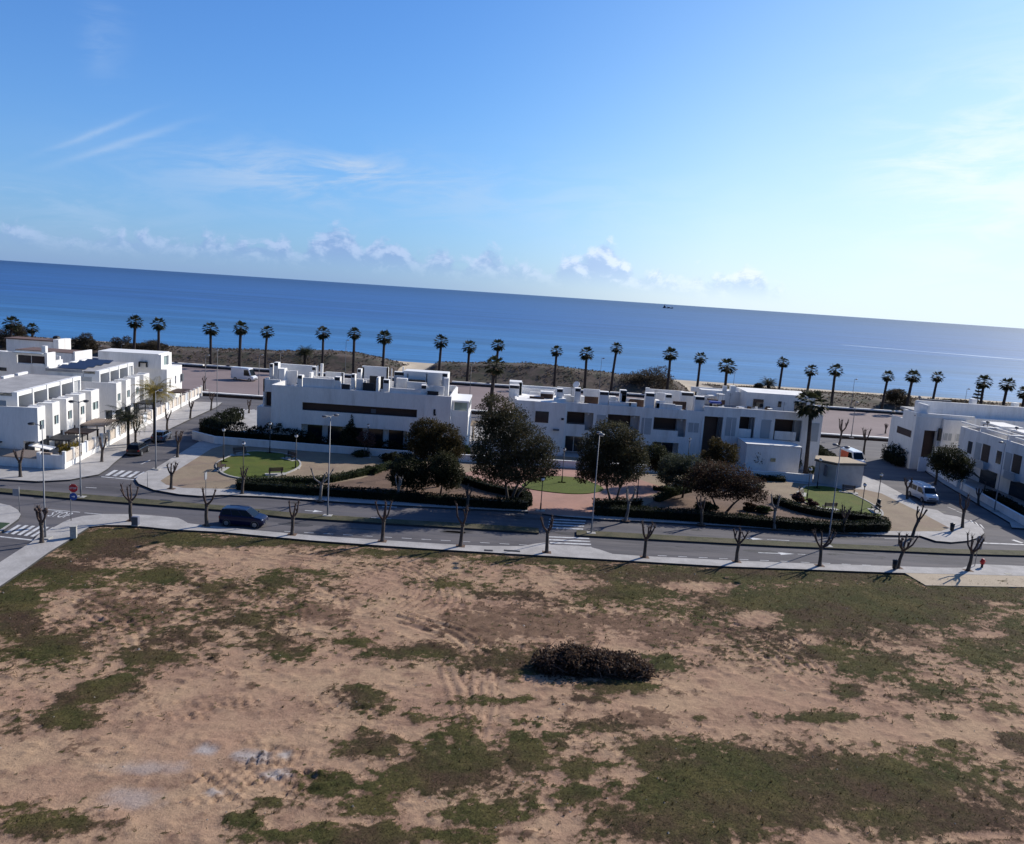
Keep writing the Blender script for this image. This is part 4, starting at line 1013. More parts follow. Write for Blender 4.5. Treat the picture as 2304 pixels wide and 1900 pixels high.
for xa, xb in ((8.2, 11.), (14.35, 18.), (21.3, 25.1)):
    m = MB(); m.box(xa, xb, Y3 + .32, Y3 + .36, 4.95, 5.0)
    for k in range(8): m.box(xa + (xb - xa) * k / 7 - .015, xa + (xb - xa) * k / 7 + .015, Y3 + .32, Y3 + .36, 4.8, 4.95)
    part(m, 'handrail', mt['greypole'], rl)
for t, x in ((houses[0], -33.), (houses[0], -12.5), (houses[1], 7.95), (houses[1], 19.9), (houses[1], 28.6), (houses[2], 33.), (houses[2], 38.9)):
    y = (112.4 if t is houses[0] else Y3 + (.1 if t is houses[1] else .2)); part(MB().tube([(x, y, 0.2), (x, y, 7.2)], .05, 6), 'drainpipe', mt['white2'], t)

# ------------------------------------------------------------------ houses on the right
t = thing('corner_house', 'large white house at the far right corner with a tall dark entrance panel', 'house', (70, 127, 0))
Y4 = 126.7
w = MB()
ops = [(65.9, 68., 1.6, 6.4)]
facade(w, 64.3, 73.6, Y4, 0, 9.1, .4, ops)
w.box(64.3, 64.6, Y4 + .4, 131.2, 0, 9.1)
w.box(64.6, 73.6, Y4 + 1.8, 135.2, 0, 7.2); w.box(64.6, 73.6, Y4 + 1.8, 131.2, 7.2, 8.6)
w.box(64.6, 65.9, Y4 + .4, Y4 + 1.8, 0, 8.6); w.box(68., 73.6, Y4 + .4, Y4 + 1.8, 0, 8.6)
w.box(65.9, 68., Y4 + .4, Y4 + 1.8, 0, 1.6); w.box(65.9, 68., Y4 + .4, Y4 + 1.8, 6.4, 8.6)
w.box(64.4, 64.6, 131.2, 135.2, 0, 7.5)
w.box(66, 100, Y4 + 4., Y4 + 4.5, 8.6, 10.7); w.box(73.6, 100, Y4 + 2, 136, 0, 8.6); w.box(66., 66.4, Y4 + .4, Y4 + 4, 8.6, 10.4)
w.box(68.5, 72.2, Y4 - .5, Y4, 4.0, 8.4)
part(w, 'wall', mt['white'], t)
w = MB(); w.box(66, 100, Y4 + 4.5, 136, 8.6, 9.); part(w, 'roof', mt['roof'], t)
w = MB()
for x in (75.6, 82.6, 91): w.box(x, x + .9, Y4 + 5.2, Y4 + 6, 9., 11.1 + (x % 2) * .2)
part(w, 'chimney', mt['white2'], t)
w = MB(); w.box(66.9, 72., Y4 + 4.6, Y4 + 5., 10.75, 10.95); w.ball((67, Y4 + 5.3, 11.1), .25, 8, 6); part(w, 'roof_vent', mt['greypole'], t)
w = MB(); w.box(65.9, 68., Y4 + .8, Y4 + .9, 1.6, 6.4); part(w, 'timber_entrance_panel', mt['wood'], t)
window(t, 68.75, 70.1, Y4 - .56, 5., 6.3, mt['shutter'], 'window', True)
window(t, 70.7, 72.1, Y4 - .56, 5., 6.3, mt['shutter'], 'window', True)
w = MB(); w.box(68.4, 72.3, Y4 - .7, Y4 - .5, 4.0, 4.75); part(w, 'balcony_front', mt['white2'], t)
w = MB(); w.box(68.05, 68.4, Y4 - .4, Y4 - .02, 4.9, 6.9); w.box(72.4, 72.8, Y4 - .3, Y4 - .02, 4.8, 6.3); part(w, 'downpipe_box', mt['dark'], t)
sw = MB(); sw.box(64.25, 64.33, 127.6, 132.4, 4.95, 6.05); part(sw, 'strip_window', mt['wood'], t)
w = MB(); w.box(64.3, 73, Y4 - .12, Y4, 8.5, 8.62); part(w, 'cornice', mt['white2'], t)

t = thing('row_house', 'white row house with roof terraces running to the right edge of the photo', 'house', (73, 110, 0))
X4 = 69.2
w = MB()
w.box(X4, 82, 93, 122.5, 3.0, 7.1); w.box(X4 + 1.8, 82, 93, 122.5, 0, 3.0)
w.box(X4, X4 + .25, 93, 122.5, 7.1, 8.0); w.box(X4 + .25, 82, 122.2, 122.5, 7.1, 8.0)
part(w, 'wall', mt['white'], t)
r = MB(); r.box(X4 + .25, 82, 93, 122.2, 7.1, 7.16); part(r, 'roof', mt['roof'], t)
w = MB()
for k in range(4):
    y = 97 + k * 7.
    w.box(X4 + .5, X4 + 4.5, y, y + .3, 7.16, 8.5); w.box(X4 + 3.5, X4 + 7, y + .3, y + 5.4, 7.16, 8.9)
w.box(X4 + 2.6, X4 + 2.85, 95, 121, 8.45, 8.65)
part(w, 'terrace_wall', mt['white'], t)
w = MB()
for k in range(4):
    y = 96.9 + k * 7.
    w.box(X4 + .4, X4 + 3.6, y, y + .55, 8.55, 8.7); w.box(X4 + .4, X4 + .6, y + .6, y + 5.8, 8.5, 8.66)
part(w, 'pergola', mt['white2'], t)
w = MB()
for k in range(4): w.box(X4 + 3.44, X4 + 3.5, 98.2 + k * 7, 101.6 + k * 7, 7.2, 8.6)
part(w, 'terrace_door', mt['wood'], t)
for k in range(3):
    x, y = X4 + 2.5 + k * 1.7, 120 - k * 4.4
    w = MB(); w.tube([(x, y, 7.1), (x, y, 9.1)], .05, 6); w.ball((x, y, 9.2), .28, 8, 6, (1, 1, .7)); part(w, 'roof_cowl', mt['greypole'], t)
for k in range(4):
    y = 120 - k * 7.4
    window(t, y - 1.3, y - .2, X4, 4.4, 6.2, mt['darkwin'], 'window', False, 'x')
    o = MB(); o.box(X4 - .05, X4, y - 3.6, y - 2.2, 3.9, 6.4); part(o, 'shutter', mt['rail'], t)
    o = MB(); o.box(X4 - .06, X4, y - 5.8, y - 4.0, 4.0, 6.5); part(o, 'balcony_door', mt['wood'], t)
    o = MB(); o.box(X4 - .9, X4 - .8, y - 6.2, y - 3.8, 3.1, 4.1); o.box(X4 - .8, X4, y - 6.2, y - 3.8, 3.0, 3.12); part(o, 'balcony_front', mt['rail'], t)
    o = MB(); o.box(X4 + 1.72, X4 + 1.8, y - 5.5, y - 1.5, .2, 2.6); part(o, 'patio_door', mt['darkwin'], t)

# garden walls of the right houses along the street
def wall_run(name, label, cat, pts, h, th, mat, cap=None, z0=0.):
    t = thing(name, label, cat, (*pts[0], z0))
    m = MB()
    for p, q in zip(pts[:-1], pts[1:]): m.obox(p, q, th, 0, h)
    part(m, 'wall', mat, t)
    if cap:
        m = MB()
        for p, q in zip(pts[:-1], pts[1:]): m.obox(p, q, th + .08, h, h + .07)
        part(m, 'coping', cap, t)
    return t
wall_run('garden_wall', 'low white wall in the shade along the right hand street below the row house', 'wall', [(62.2, 91.5), (65.0, 112.)], 1.1, .25, mt['white'], mt['white2'])
wall_run('garden_wall', 'short white wall between the hut and the entrance of the right corner house', 'wall', [(65.4, 114.5), (66.2, 120.2)], 1.15, .25, mt['white'], mt['white2'])
wall_run('garden_wall', 'white wall lining the far end of the right hand street', 'wall', [(67.0, 129.), (69.8, 139), (70.5, 142)], 1.3, .25, mt['white'], mt['white2'])
m = MB(); m.box(66.2, 66.5, 120.4, 125.2, 0, 2.4); m.box(64.9, 66.2, 125.0, 125.3, 0, 2.3)
tag(m.build('gate_wall', mt['bluewhite']), 'tall pale gate wall in front of the right corner house', 'wall')
for k, y in enumerate((112.4, 114.1)):
    m = MB(); x = 65.05 + k * .23; m.box(x - .2, x + .2, y - .2, y + .2, 0, 1.6); m.box(x - .24, x + .24, y - .24, y + .24, 1.6, 1.68)
    tag(m.build('gate_pillar', mt['white']), ('white gate pillar at the near side of the gate gap by the row house', 'white gate pillar at the far side of the gate gap by the row house')[k], 'pillar', 'gate pillars on the right street')

# ------------------------------------------------------------------ garden wall along the park
GW = [(-45.6, 112.6), (-41.4, 109.8), (-27.7, 109.0), (-16.0, 108.6), (-2.7, 108.8), (14, 109.6), (30, 110.6), (38.5, 111.2), (42.8, 110.6)]
wall_run('garden_wall', 'long white garden wall in shade between the park and the houses', 'wall', GW, 1.15, .25, mt['white'], mt['white2'], .1)
# transformer hut
t = thing('transformer_hut', 'small grey rendered hut with a pale sloping roof beside the right street', 'hut', (47., 111, .15))
hp = [(43.0, 110.6), (45.2, 108.6), (49.4, 109.6), (48.4, 113.2), (44., 113.)]
m = MB(); m.prism(hp, .1, 3.3); part(m, 'wall', M('hut_render', (.50, .49, .46), .9, .1, 1.), t); 
m = MB(); cx_, cy_ = 46., 111.
rp = [((x - cx_) * 1.08 + cx_, (y - cy_) * 1.10 + cy_) for x, y in hp]
nv = len(rp); zt = lambda y: 3.35 + (113.4 - y) * .0
m.prism(rp, 3.3, 3.42); part(m, 'eaves', mt['dark'], t)
m = MB(); m.prism([((x - cx_) * 1.06 + cx_, (y - cy_) * 1.08 + cy_) for x, y in hp], 3.42, 3.6); part(m, 'roof', mt['cape'], t)
m = MB(); m.box(43.9, 44.1, 108.9, 109.6, 1.5, 3.0); part(m, 'vent', mt['greypole'], t)
for o_ in t.children: pass

# ------------------------------------------------------------------ row houses on the left
TH = R(6.3)
def row(origin, n, label, extra=0., far=False):
    t = thing('row_house', label, 'house', (*origin, 0), TH)
    L = 3.78 * (n - 1) + 2.7
    def P(mb, name, mat, par=None, lab=None):
        o = mb.build(name, mat, par or t)
        if lab: o['label'] = lab
        return o
    w = MB()
    w.box(-11, -1.7, 0, L, 0, 5.9); w.box(-1.7, 0, 0, .28, 2.75, 6.8); w.box(-11, -1.7, 0, .28, 5.9, 6.8)
    w.box(-1.9, -1.7, .28, L, 5.9, 6.6)
    P(w, 'wall', mt['white'])
    r = MB(); r.box(-11, -1.9, .28, L, 5.9, 5.95); P(r, 'terrace_floor', mt['roof'])
    for k in range(n):
        y0_ = k * 3.78; wd = 1.95 if k < n - 1 else 2.7
        b = MB()
        zo = [(y0_ + .45, y0_ + wd - .35, 4.05, 5.15)]
        # street front of the bay with its window opening
        br = [y0_ + (.28 if k == 0 else 0), zo[0][0], zo[0][1], y0_ + wd]
        b.box(-.25, 0, br[0], br[1], 2.75, 6.8); b.box(-.25, 0, br[2], br[3], 2.75, 6.8); b.box(-.25, 0, br[1], br[2], 2.75, 4.05); b.box(-.25, 0, br[1], br[2], 5.15, 6.8)
        b.box(-1.7, -.25, br[0], y0_ + .3, 2.75, 6.8) if k else None
        b.box(-1.7, -.25, y0_ + wd - .3, y0_ + wd, 2.75, 6.8); b.box(-1.7, -.25, y0_ + .3, y0_ + wd - .3, 6.45, 6.6); b.box(-1.7, -.25, y0_ + .3, y0_ + wd - .3, 2.75, 2.95)
        o = P(b, 'bay', mt['white'])
        g = MB(); g.box(-.2, -.15, zo[0][0], zo[0][1], 4.05, 5.15); q = P(g, 'window', mt['paleglass'], o)
        g = MB(); m_ = (zo[0][0] + zo[0][1]) / 2; g.box(-.145, -.10, m_ - .22, m_ + .05, 4.05, 5.15); P(g, 'window_sash', mt['darkwin'], o)
        if k < n - 1:
            g = MB(); g.box(-1.69, -1.62, y0_ + wd + .35, y0_ + wd + 1.25, 2.75, 4.4); P(g, 'door', mt['darkwin'])
        g = MB(); g.box(-1.69, -1.62, y0_ + .4, y0_ + 2.6, .2, 2.4); P(g, 'patio_door', mt['darkwin'])
        # roof storey bay: posts and beam of the portal
        py = y0_ + 1.7
        if k < n - 1 or True:
            f = MB(); last = k == n - 1
            f.box(-3.6, -3.0, py, py + .32, 5.95, 7.75); f.box(-3.6, -3.0, py, py + (2.5 if last else 3.5), 7.75, 8.25)
            f.box(-5.2, -3.6, py, py + .2, 5.95, 7.75)
            if last: f.box(-3.6, -3.0, py + 2.2, py + 2.5, 5.95, 7.75)
            P(f, 'portal_frame', mt['white2'])
            g = MB(); g.box(-5.3, -5.2, py + .4, py + 3.4, 5.97, 7.7) if not last else g.box(-3.3, -3.2, py + .35, py + 2.2, 5.97, 7.7)
            P(g, 'terrace_door', mt['shutter'] if last else mt['rail'])
            g = MB(); g.box(-1.5, -.5, y0_ + .5, y0_ + 1.4, 6.62, 6.72); P(g, 'skylight', mt['white2'])
    pe = 1.7 + 3.78 * (n - 1) + 2.5
    f = MB(); f.box(-10.5, -5.3, 1.7, pe, 5.95, 8.1); P(f, 'penthouse', mt['white'])
    f = MB(); f.box(-10.5, -3.6, 1.7, pe, 8.1, 8.16); f.box(-10.5, -5.3, 1.5, 1.7, 7.9, 8.3) ; P(f, 'roof', mt['roof'])
    f = MB()
    for k in range(n): f.box(-10.6, -10.2, 1.9 + 3.78 * k, 4.6 + 3.78 * k, 8.16, 8.45)
    P(f, 'parapet', mt['white2'])
    g = MB(); g.box(-9., -3.4, .0, .05, 6.82, 7.5); P(g, 'glass_railing', mt['rail'])
    return t
t1 = row((-55.75, 92.4), 5, 'nearest white row house with five bays beside the left street')
t2 = row((-58.45, 116.4), 4, 'second white row house with four bays behind the yellow palm on the left')
# solar panels on the second roof
s = MB()
for k in range(4):
    y = 3 + k * 3.; s.add([(-9.5, y, 8.25), (-5.5, y, 8.25), (-5.5, y + 1.8, 8.62), (-9.5, y + 1.8, 8.62)], [(0, 1, 2, 3)]); s.add([(-9.5, y, 8.21), (-5.5, y, 8.21), (-5.5, y + 1.8, 8.58), (-9.5, y + 1.8, 8.58)], [(3, 2, 1, 0)])
s.build('solar_panels', mt['solar'], t2)
t = thing('end_house', 'white house with sunlit side windows closing the left row towards the beach', 'house', (-59.4, 135.6, 0), TH)
w = MB()
z1_ = 6.9
w.box(-11, -.3, 0, 8.4, 0, z1_)
zo = [(1.4, 2.1, 3.6, 5.0), (4.4, 5.1, 3.9, 5.3)]
br = [0, 1.4, 2.1, 4.4, 5.1, 8.4]
for i, (a, b) in enumerate(zip(br[:-1], br[1:])):
    if i in (1, 3):
        q = zo[i // 2]; w.box(-.3, 0, a, b, 0, q[2]); w.box(-.3, 0, a, b, q[3], z1_)
    else: w.box(-.3, 0, a, b, 0, z1_)
w.box(-11, -1.2, -.4, 5.2, z1_, 9.4); w.box(-1.2, -.8, -.4, 5.2, z1_, 7.4); w.box(-1.2, -.8, -.4, 1., 7.4, 9.4); w.box(-1.2, -.8, 3.6, 5.2, 7.4, 9.4); w.box(-1.2, -.8, 1., 3.6, 9.0, 9.4)
w.build('wall', mt['white'], t)
for q in zo:
    g = MB(); g.box(-.25, -.2, q[0], q[1], q[2], q[3]); g.build('window', mt['darkwin'], t)
g = MB(); g.box(-1.15, -1.1, 1., 3.6, 7.4, 9.0); g.build('window', mt['paleglass'], t)
g = MB(); g.box(-4.3, -3., -1.0, -.4, 7.9, 8.1); g.box(-4.3, -4.2, -1., -.4, 7.2, 7.9); g.box(-3.1, -3., -1., -.4, 7.2, 7.9); g.build('terrace_furniture', mt['dark'], t)
g = MB(); g.box(-11, -1.2, -.45, 5.25, 9.4, 9.5); g.build('roof_edge', mt['white2'], t)
g = MB(); g.box(-.02, .35, 7.6, 8.4, 4., 5.3); g.build('shutter_box', mt['greypole'], t)

# houses beyond the left row
t = thing('background_house', 'white two storey house with a wide terrace window behind the nearest row', 'house', (-75, 119, 0))
w = MB()
w.box(-84, -69.5, 118.3, 122.1, 0, 7.9); w.box(-84, -74.1, 118, 118.3, 0, 10.2); w.box(-74.1, -69.8, 118, 118.3, 0, 8.6); w.box(-74.1, -69.8, 118, 118.3, 9.9, 10.2)
w.box(-69.8, -69.5, 118, 120.2, 7.9, 10.4); w.box(-69.8, -69.5, 120.2, 122.1, 7.9, 9.1); w.box(-69.8, -69.5, 118, 118.3, 0, 7.9)
w.box(-84, -69.8, 121.8, 122.1, 7.9, 9.6)
part(w, 'wall', mt['white'], t)
w = MB(); w.box(-84, -69.8, 118.3, 121.8, 7.9, 7.95); part(w, 'roof', mt['roof'], t)
window(t, -74.0, -69.9, 118.2, 8.6, 9.9, mt['darkwin'], 'terrace_window')
w = MB(); w.box(-74.3, -69.9, 117.4, 118.3, 10.2, 10.32); part(w, 'terrace_canopy', mt['rail'], t)
w = MB(); w.box(-71.6, -70., 117.9, 118., 8.3, 8.75); part(w, 'parapet', mt['white2'], t)
w = MB(); w.box(-78.6, -75.6, 117.93, 118, 7.3, 7.8); part(w, 'strip_window', mt['darkwin'], t)
w = MB(); w.box(-70.9, -70.3, 119, 119.6, 7.95, 11.3); part(w, 'chimney', mt['white2'], t)
t = thing('background_house', 'grey sided white house with a roof wing farthest back on the left', 'house', (-88, 151, 0))
w = MB(); w.box(-96, -87.2, 150, 153.7, 0, 8.9); w.box(-86.9, -85.9, 149.6, 153.8, 0, 9.4); w.box(-87.2, -86.9, 150.4, 153.7, 0, 8.7); part(w, 'wall', mt['white'], t)
w = MB(); w.box(-96.2, -87.1, 149.8, 153.9, 8.9, 9.1); part(w, 'roof', mt['roofbrown'], t)
w = MB(); w.ball((-87.6, 152, 9.5), .7, 8, 6, (1, 1, .6)); part(w, 'roof_cowl', mt['dark'], t)
t = thing('background_house', 'tall white house wall between the row house and the dunes', 'house', (-80, 137, 0))
w = MB(); w.box(-85, -75.4, 135.4, 140.4, 0, 8.6); w.box(-75., -74.7, 134.9, 140.4, 0, 8.95); w.box(-75.4, -75., 136, 140.4, 0, 8.4); part(w, 'wall', mt['white'], t)
w = MB(); w.box(-85.1, -75.3, 135.3, 140.5, 8.6, 8.7); part(w, 'roof', mt['roofbrown'], t)
t = thing('background_house', 'cream house with one dark window at the left edge of the photo', 'house', (-80, 118, 0))
w = MB(); w.box(-86, -78.2, 115, 122, 0, 9.6); part(w, 'wall', mt['cream'], t)
w = MB(); w.box(-86.2, -78., 114.8, 122.2, 9.6, 9.85); part(w, 'cornice', mt['white2'], t)
window(t, 119.2, 120.6, -78.13, 7.6, 9.0, mt['darkwin'], 'window', False, 'x')
t = thing('hipped_roof_house', 'low house with a brown tiled hip roof at the left edge', 'house', (-71, 106, 0))
w = MB(); w.box(-80, -68.9, 104, 109, 0, 7.0); part(w, 'wall', mt['white'], t)
w = MB(); w.add([(-80.4, 103.6, 7.), (-68.4, 103.6, 7.), (-68.4, 109.4, 7.), (-80.4, 109.4, 7.), (-77.5, 106.5, 8.6), (-71.3, 106.5, 8.6)], [(0, 1, 5, 4), (1, 2, 5), (2, 3, 4, 5), (3, 0, 4), (3, 2, 1, 0)]); part(w, 'roof', mt['roofbrown'], t)

# ------------------------------------------------------------------ panelled garden fence along the left street
fl = [(-51.6, 90.3), (-60.7, 158.2)]
P0, P1 = Vector((*fl[0], 0)), Vector((*fl[1], 0)); D = (P1 - P0); Lf = 60.; D.normalize(); ang = math.atan2(D.y, D.x)
t = thing('garden_fence', 'white garden fence with tan louvre panels along the left street', 'fence', (P0.x, P0.y, KZ), ang)
m = MB(); m.box(0, Lf, -.12, .12, 0, .62); m.build('base_wall', mt['white'], t)
k, x = 0, 0.
while x < Lf - .1:
    gate = k % 5 == 2
    wdt = 1.25 if gate else 2.1
    m = MB(); m.box(x, x + .34, -.16, .16, .62, 2.0); m.box(x - .03, x + .37, -.19, .19, 2.0, 2.06); m.build('post', mt['white'], t)
    m = MB()
    if gate: m.box(x + .36, x + .32 + wdt, -.05, .05, .1 if 0 else .62, 1.95); m.build('gate', mt['bluewhite'], t)
    else: m.box(x + .36, x + .32 + wdt, -.05, .05, .70, 1.85); m.build('panel', mt['panel'], t)
    x += wdt + .34; k += 1
m = MB(); m.box(x, x + .34, -.16, .16, 0, 2.0); m.build('post', mt['white'], t)
# front wall turning the corner
t = thing('garden_wall', 'blue shaded front wall with tan tiled coping at the left edge', 'wall', (-58, 90.3, KZ))
m = MB(); m.box(-54.1, -51.7, 90.2, 90.45, 0, 1.8); m.box(-80, -54.5, 90.0, 90.3, 0, 1.35); m.box(-54.5, -54.1, 89.9, 90.5, 0, 2.05); part(m, 'wall', mt['white'], t)
m = MB(); m.add([(-80, 89.85, 1.38), (-54.52, 89.85, 1.38), (-54.52, 91.3, 1.95), (-80, 91.3, 1.95), (-80, 89.85, 1.30), (-54.52, 89.85, 1.30), (-54.52, 91.3, 1.87), (-80, 91.3, 1.87)], [(0, 1, 2, 3), (7, 6, 5, 4), (4, 5, 1, 0), (5, 6, 2, 1)]); m.box(-54.1, -53, 90.15, 90.5, 1.8, 2.0); part(m, 'coping', mt['tile'], t)
# pergolas and canopies in the front gardens
def along(u, v): 
    q = Vector((-55.75, 92.4, 0)) + Vector((math.cos(TH), math.sin(TH), 0)) * u + Vector((-math.sin(TH), math.cos(TH), 0)) * v
    return q.x, q.y
for (u, v, L, W, h, lab, mat) in ((.4, 1.2, 3.2, 2.6, 2.5, 'dark pergola in the first garden of the left row', 'dark'), (.4, 6., 3.4, 2.8, 2.45, 'dark slatted pergola in the second garden of the left row', 'wood'), (.3, 11, 5., 3., 2.6, 'brown canopy in the fourth garden of the left row', 'tile'), (.3, 31, 4., 2.6, 2.5, 'dark pergola in a garden beyond the yellow palm', 'dark'), (.3, 44, 5., 3., 2.6, 'brown pergola in front of the end house', 'wood')):
    x_, y_ = along(u, v)
    t = thing('pergola', lab, 'pergola', (x_, y_, KZ), TH, 'garden pergolas of the left row')
    for a in (0.1, W - .1):
        for b in (.1, L - .1): MB().box(a - .06, a + .06, b - .06, b + .06, 0, h).build('post', mt['dark'], t)
    m = MB(); m.box(0, W, 0, .14, h, h + .12); m.box(0, W, L - .14, L, h, h + .12)
    for k in range(int(L / .3)): m.box(-.1, W + .1, .1 + k * .3, .28 + k * .3, h + .12, h + .17)
    m.build('slatted_roof', mt[mat], t)
x_, y_ = along(-4, -.9)
t = thing('entrance_canopy', 'flat dark canopy on the shaded end wall of the nearest row house', 'canopy', (x_, y_, 0), TH)
m = MB(); m.box(-7, 0, -.3, .85, 2.5, 2.65); m.build('roof', mt['dark'], t)
MB().box(-3.2, -3.1, -.2, -.1, 0.1, 2.5).build('post', mt['dark'], t); MB().box(-.3, -.2, -.2, -.1, .1, 2.5).build('post', mt['dark'], t)
x_, y_ = along(-.9, -.1)
t = thing('entrance_canopy', 'white awning under the first bay of the nearest row house', 'canopy', (x_, y_, 0), TH)
m = MB(); m.add([(0, -.4, 2.3), (2.4, -.4, 1.9), (2.4, 1.2, 1.9), (0, 1.2, 2.3), (0, -.4, 2.38), (2.4, -.4, 1.98), (2.4, 1.2, 1.98), (0, 1.2, 2.38)], [(3, 2, 1, 0), (4, 5, 6, 7), (0, 1, 5, 4), (1, 2, 6, 5), (2, 3, 7, 6), (3, 0, 4, 7)]); m.build('roof', mt['white2'], t)

# ------------------------------------------------------------------ walls by the beach road
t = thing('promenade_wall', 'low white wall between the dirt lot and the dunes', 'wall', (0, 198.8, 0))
m = MB(); x = -150
rs = random.Random(2)
while x < 150:
    L = rs.choice((13, 17, 21)); m.box(x, x + L, 198.2, 199.2, 0, .85); x += L + .8
part(m, 'wall', mt['white'], t)
m = MB(); x = -150
for k in range(24): m.box(-150 + k * 13, -149.2 + k * 13, 198.35, 199., 0, 1.15)
part(m, 'pillar', mt['kerb'], t)
m = MB(); m.box(-150, 150, 197.95, 198.18, 0, .55); part(m, 'plinth_or_shade', mt['dark'], t)  # dark strip added as the shade on the wall's front
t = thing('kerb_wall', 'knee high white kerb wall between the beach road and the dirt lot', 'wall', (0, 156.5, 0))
m = MB(); m.box(-62, 80, 155.6, 156.6, 0, .4); part(m, 'wall', mt['white'], t)
m = MB(); m.box(-62, 80, 155.2, 155.58, 0, .24); part(m, 'kerb', mt['dark'], t)  # dark strip stands in for the shade below the white wall
w2 = MB(); w2.box(-160, 160, 199.3, 204, -.2, .08)
o = w2.build('promenade', mt['pave']); struct(o)
# ------------------------------------------------------------------ trees
ORD = ['first', 'second', 'third', 'fourth', 'fifth', 'sixth', 'seventh', 'eighth', 'ninth', 'tenth', 'eleventh', 'twelfth', 'thirteenth', 'fourteenth', 'fifteenth', 'sixteenth', 'seventeenth', 'eighteenth', 'nineteenth', 'twentieth', 'twenty-first', 'twenty-second', 'twenty-third', 'twenty-fourth', 'twenty-fifth', 'twenty-sixth', 'twenty-seventh', 'twenty-eighth']

def span(base, top, z=KZ):
    """ground point and height of an upright thing surveyed by its foot and its head"""
    x, y = G(*base, z); xt, zt = V(y, *top)
    return x, y, zt - z, xt - x

def pollard(base, top, label, seed, spread=1., nb=None, pale=False, knob=1., z=KZ, group='bare pollarded street trees', twigs=True, name='pollarded_tree'):
    x, y, h, lean = span(base, top, z)
    lean = max(-.9, min(.9, lean))
    rs = random.Random(seed)
    t = thing(name, label, 'tree', (x, y, z), 0, group)
    tm = 'trunkpale' if pale else 'trunk'
    r = .125 + .012 * h
    hs = h * rs.uniform(.50, .58)
    j = lambda s: rs.uniform(-s, s)
    mid = Vector((lean * .25 + j(.06), j(.06), hs * .5)); hd = Vector((lean * .55, j(.08), hs))
    m = MB(); m.tube([(0, 0, -.05), (0, 0, .12), mid, hd], [r * 1.5, r * 1.1, r * .9, r * .95], 9)
    m.ball(hd, r * 1.25, 8, 6)
    m.build('trunk', mt[tm], t, True)
    n = nb or rs.choice((3, 4, 4, 5))
    a0 = rs.uniform(0, 6.28); m = MB()
    for k in range(n):
        a = a0 + k * 6.283 / n + j(.35); o = Vector((math.cos(a), math.sin(a) * .8, 0))
        w = h * rs.uniform(.11, .2) * spread
        L = h - hs
        p0 = hd; p1 = hd + o * w * .8 + Vector((lean * .15, 0, L * rs.uniform(.3, .42))); p2 = hd + o * w * 1.15 + Vector((lean * .4 + j(.08), j(.08), L * rs.uniform(.75, 1.)))
        m.tube([p0, p0.lerp(p1, .5) + o * .04, p1, p2], [r * .72, r * .55, r * .5, r * .40], 7)
        m.ball(p2, r * .62 * knob, 7, 5)
        if rs.random() < .5:
            p3 = p1 + Vector((j(.25), j(.25), L * .35)); m.tube([p1, p3], [r * .42, r * .32], 6); m.ball(p3, r * .5 * knob, 7, 5)
        if twigs:
            for q in range(rs.choice((4, 7, 9))):
                d = Vector((j(.6), j(.6), rs.uniform(.3, 1))).normalized() * rs.uniform(.15, .55)
                m.tube([p2, p2 + d * .6 + Vector((j(.03), j(.03), 0)), p2 + d], [.016, .011, .004], 4, False)
                if rs.random() < .3: m.tube([p1, p1 + d * .6], [.014, .005], 4, False)
    m.build('branches', mt['twig'] if not pale else mt['trunkpale'], t, True)
    # square pit round the foot
    return t

NEAR = [((94, 1221), (93, 1141), 1.0), ((295, 1172), (291, 1092), 1.15), ((465, 1183), (466, 1098), 1.1), ((657, 1203), (661, 1128), 1.1), ((860, 1218), (866, 1128), 1.0), ((1036, 1229), (1046, 1138), 1.1), ((1230, 1243), (1234, 1163), 1.2), ((1450, 1254), (1457, 1178), 1.2), ((1657, 1264), (1667, 1190), .9), ((1844, 1273), (1852, 1196), 1.5), ((2020, 1278), (2042, 1206), 1.7), ((2178, 1284), (2198, 1206), 1.3)]
for i, (b, tp, s) in enumerate(NEAR):
    lab = {0: 'knobbly bare pollarded tree beside the lamp post at the left crossing', 1: 'bare pollarded tree behind the grey cabinet at the street corner', 2: 'bare pollarded tree just left of the dark blue car', 3: 'bare pollarded tree just right of the dark blue car', 6: 'bare pollarded tree at the crossing of the avenue', 11: 'bare pollarded tree beside the red hydrant'}.get(i, 'bare pollarded tree on the near pavement, %s from the left' % ORD[i])
    pollard(b, tp, lab, 40 + i, s, nb=5 if i in (0, 9) else None, knob=1.5 if i == 0 else 1.)
FAR = [((385, 1100), (386, 1041), .9, 'bare pollarded tree on the sandy corner left of the left lawn', False), ((720, 1127), (727, 1056), 1.9, 'wide bare pollarded tree beside the tall double lamp of the median', True), ((894, 1126), (899, 1072), .8, 'pale slender bare tree against the dark shrubs of the park', True), ((1050, 1146), (1056, 1094), .8, 'dim bare tree in front of the left planting bed', False), ((1408, 1171), (1421, 1098), 1., 'pale leaning pollarded tree right of the plaza', True), ((1578, 1180), (1580, 1120), .8, 'bare tree before the long right hedge, nearer the plaza', False), ((1742, 1189), (1746, 1114), .9, 'pale bare pollarded tree in the middle of the long right hedge', True), ((1898, 1198), (1905, 1140), .9, 'thin bare tree between the long hedge and the right lawn', False), ((2053, 1208), (2078, 1140), 1., 'leaning bare tree on the rounded right corner of the park', False), ((2165, 1187), (2172, 1115), 1., 'bare tree by the crossing of the right hand street', False), ((2041, 1123), (2043, 1075), 1.1, 'bare tree left of the white camper van', False)]
for i, (b, tp, s, lab, pale) in enumerate(FAR): pollard(b, tp, lab, 80 + i, s, pale=pale)
x, y, h, l = span((545, 1111), (549, 1056)); 
pollard((545, 1111), (549, 1050), 'thin young sapling in front of the left lawn', 101, .7, 3, z=KZ, group='bare pollarded street trees')
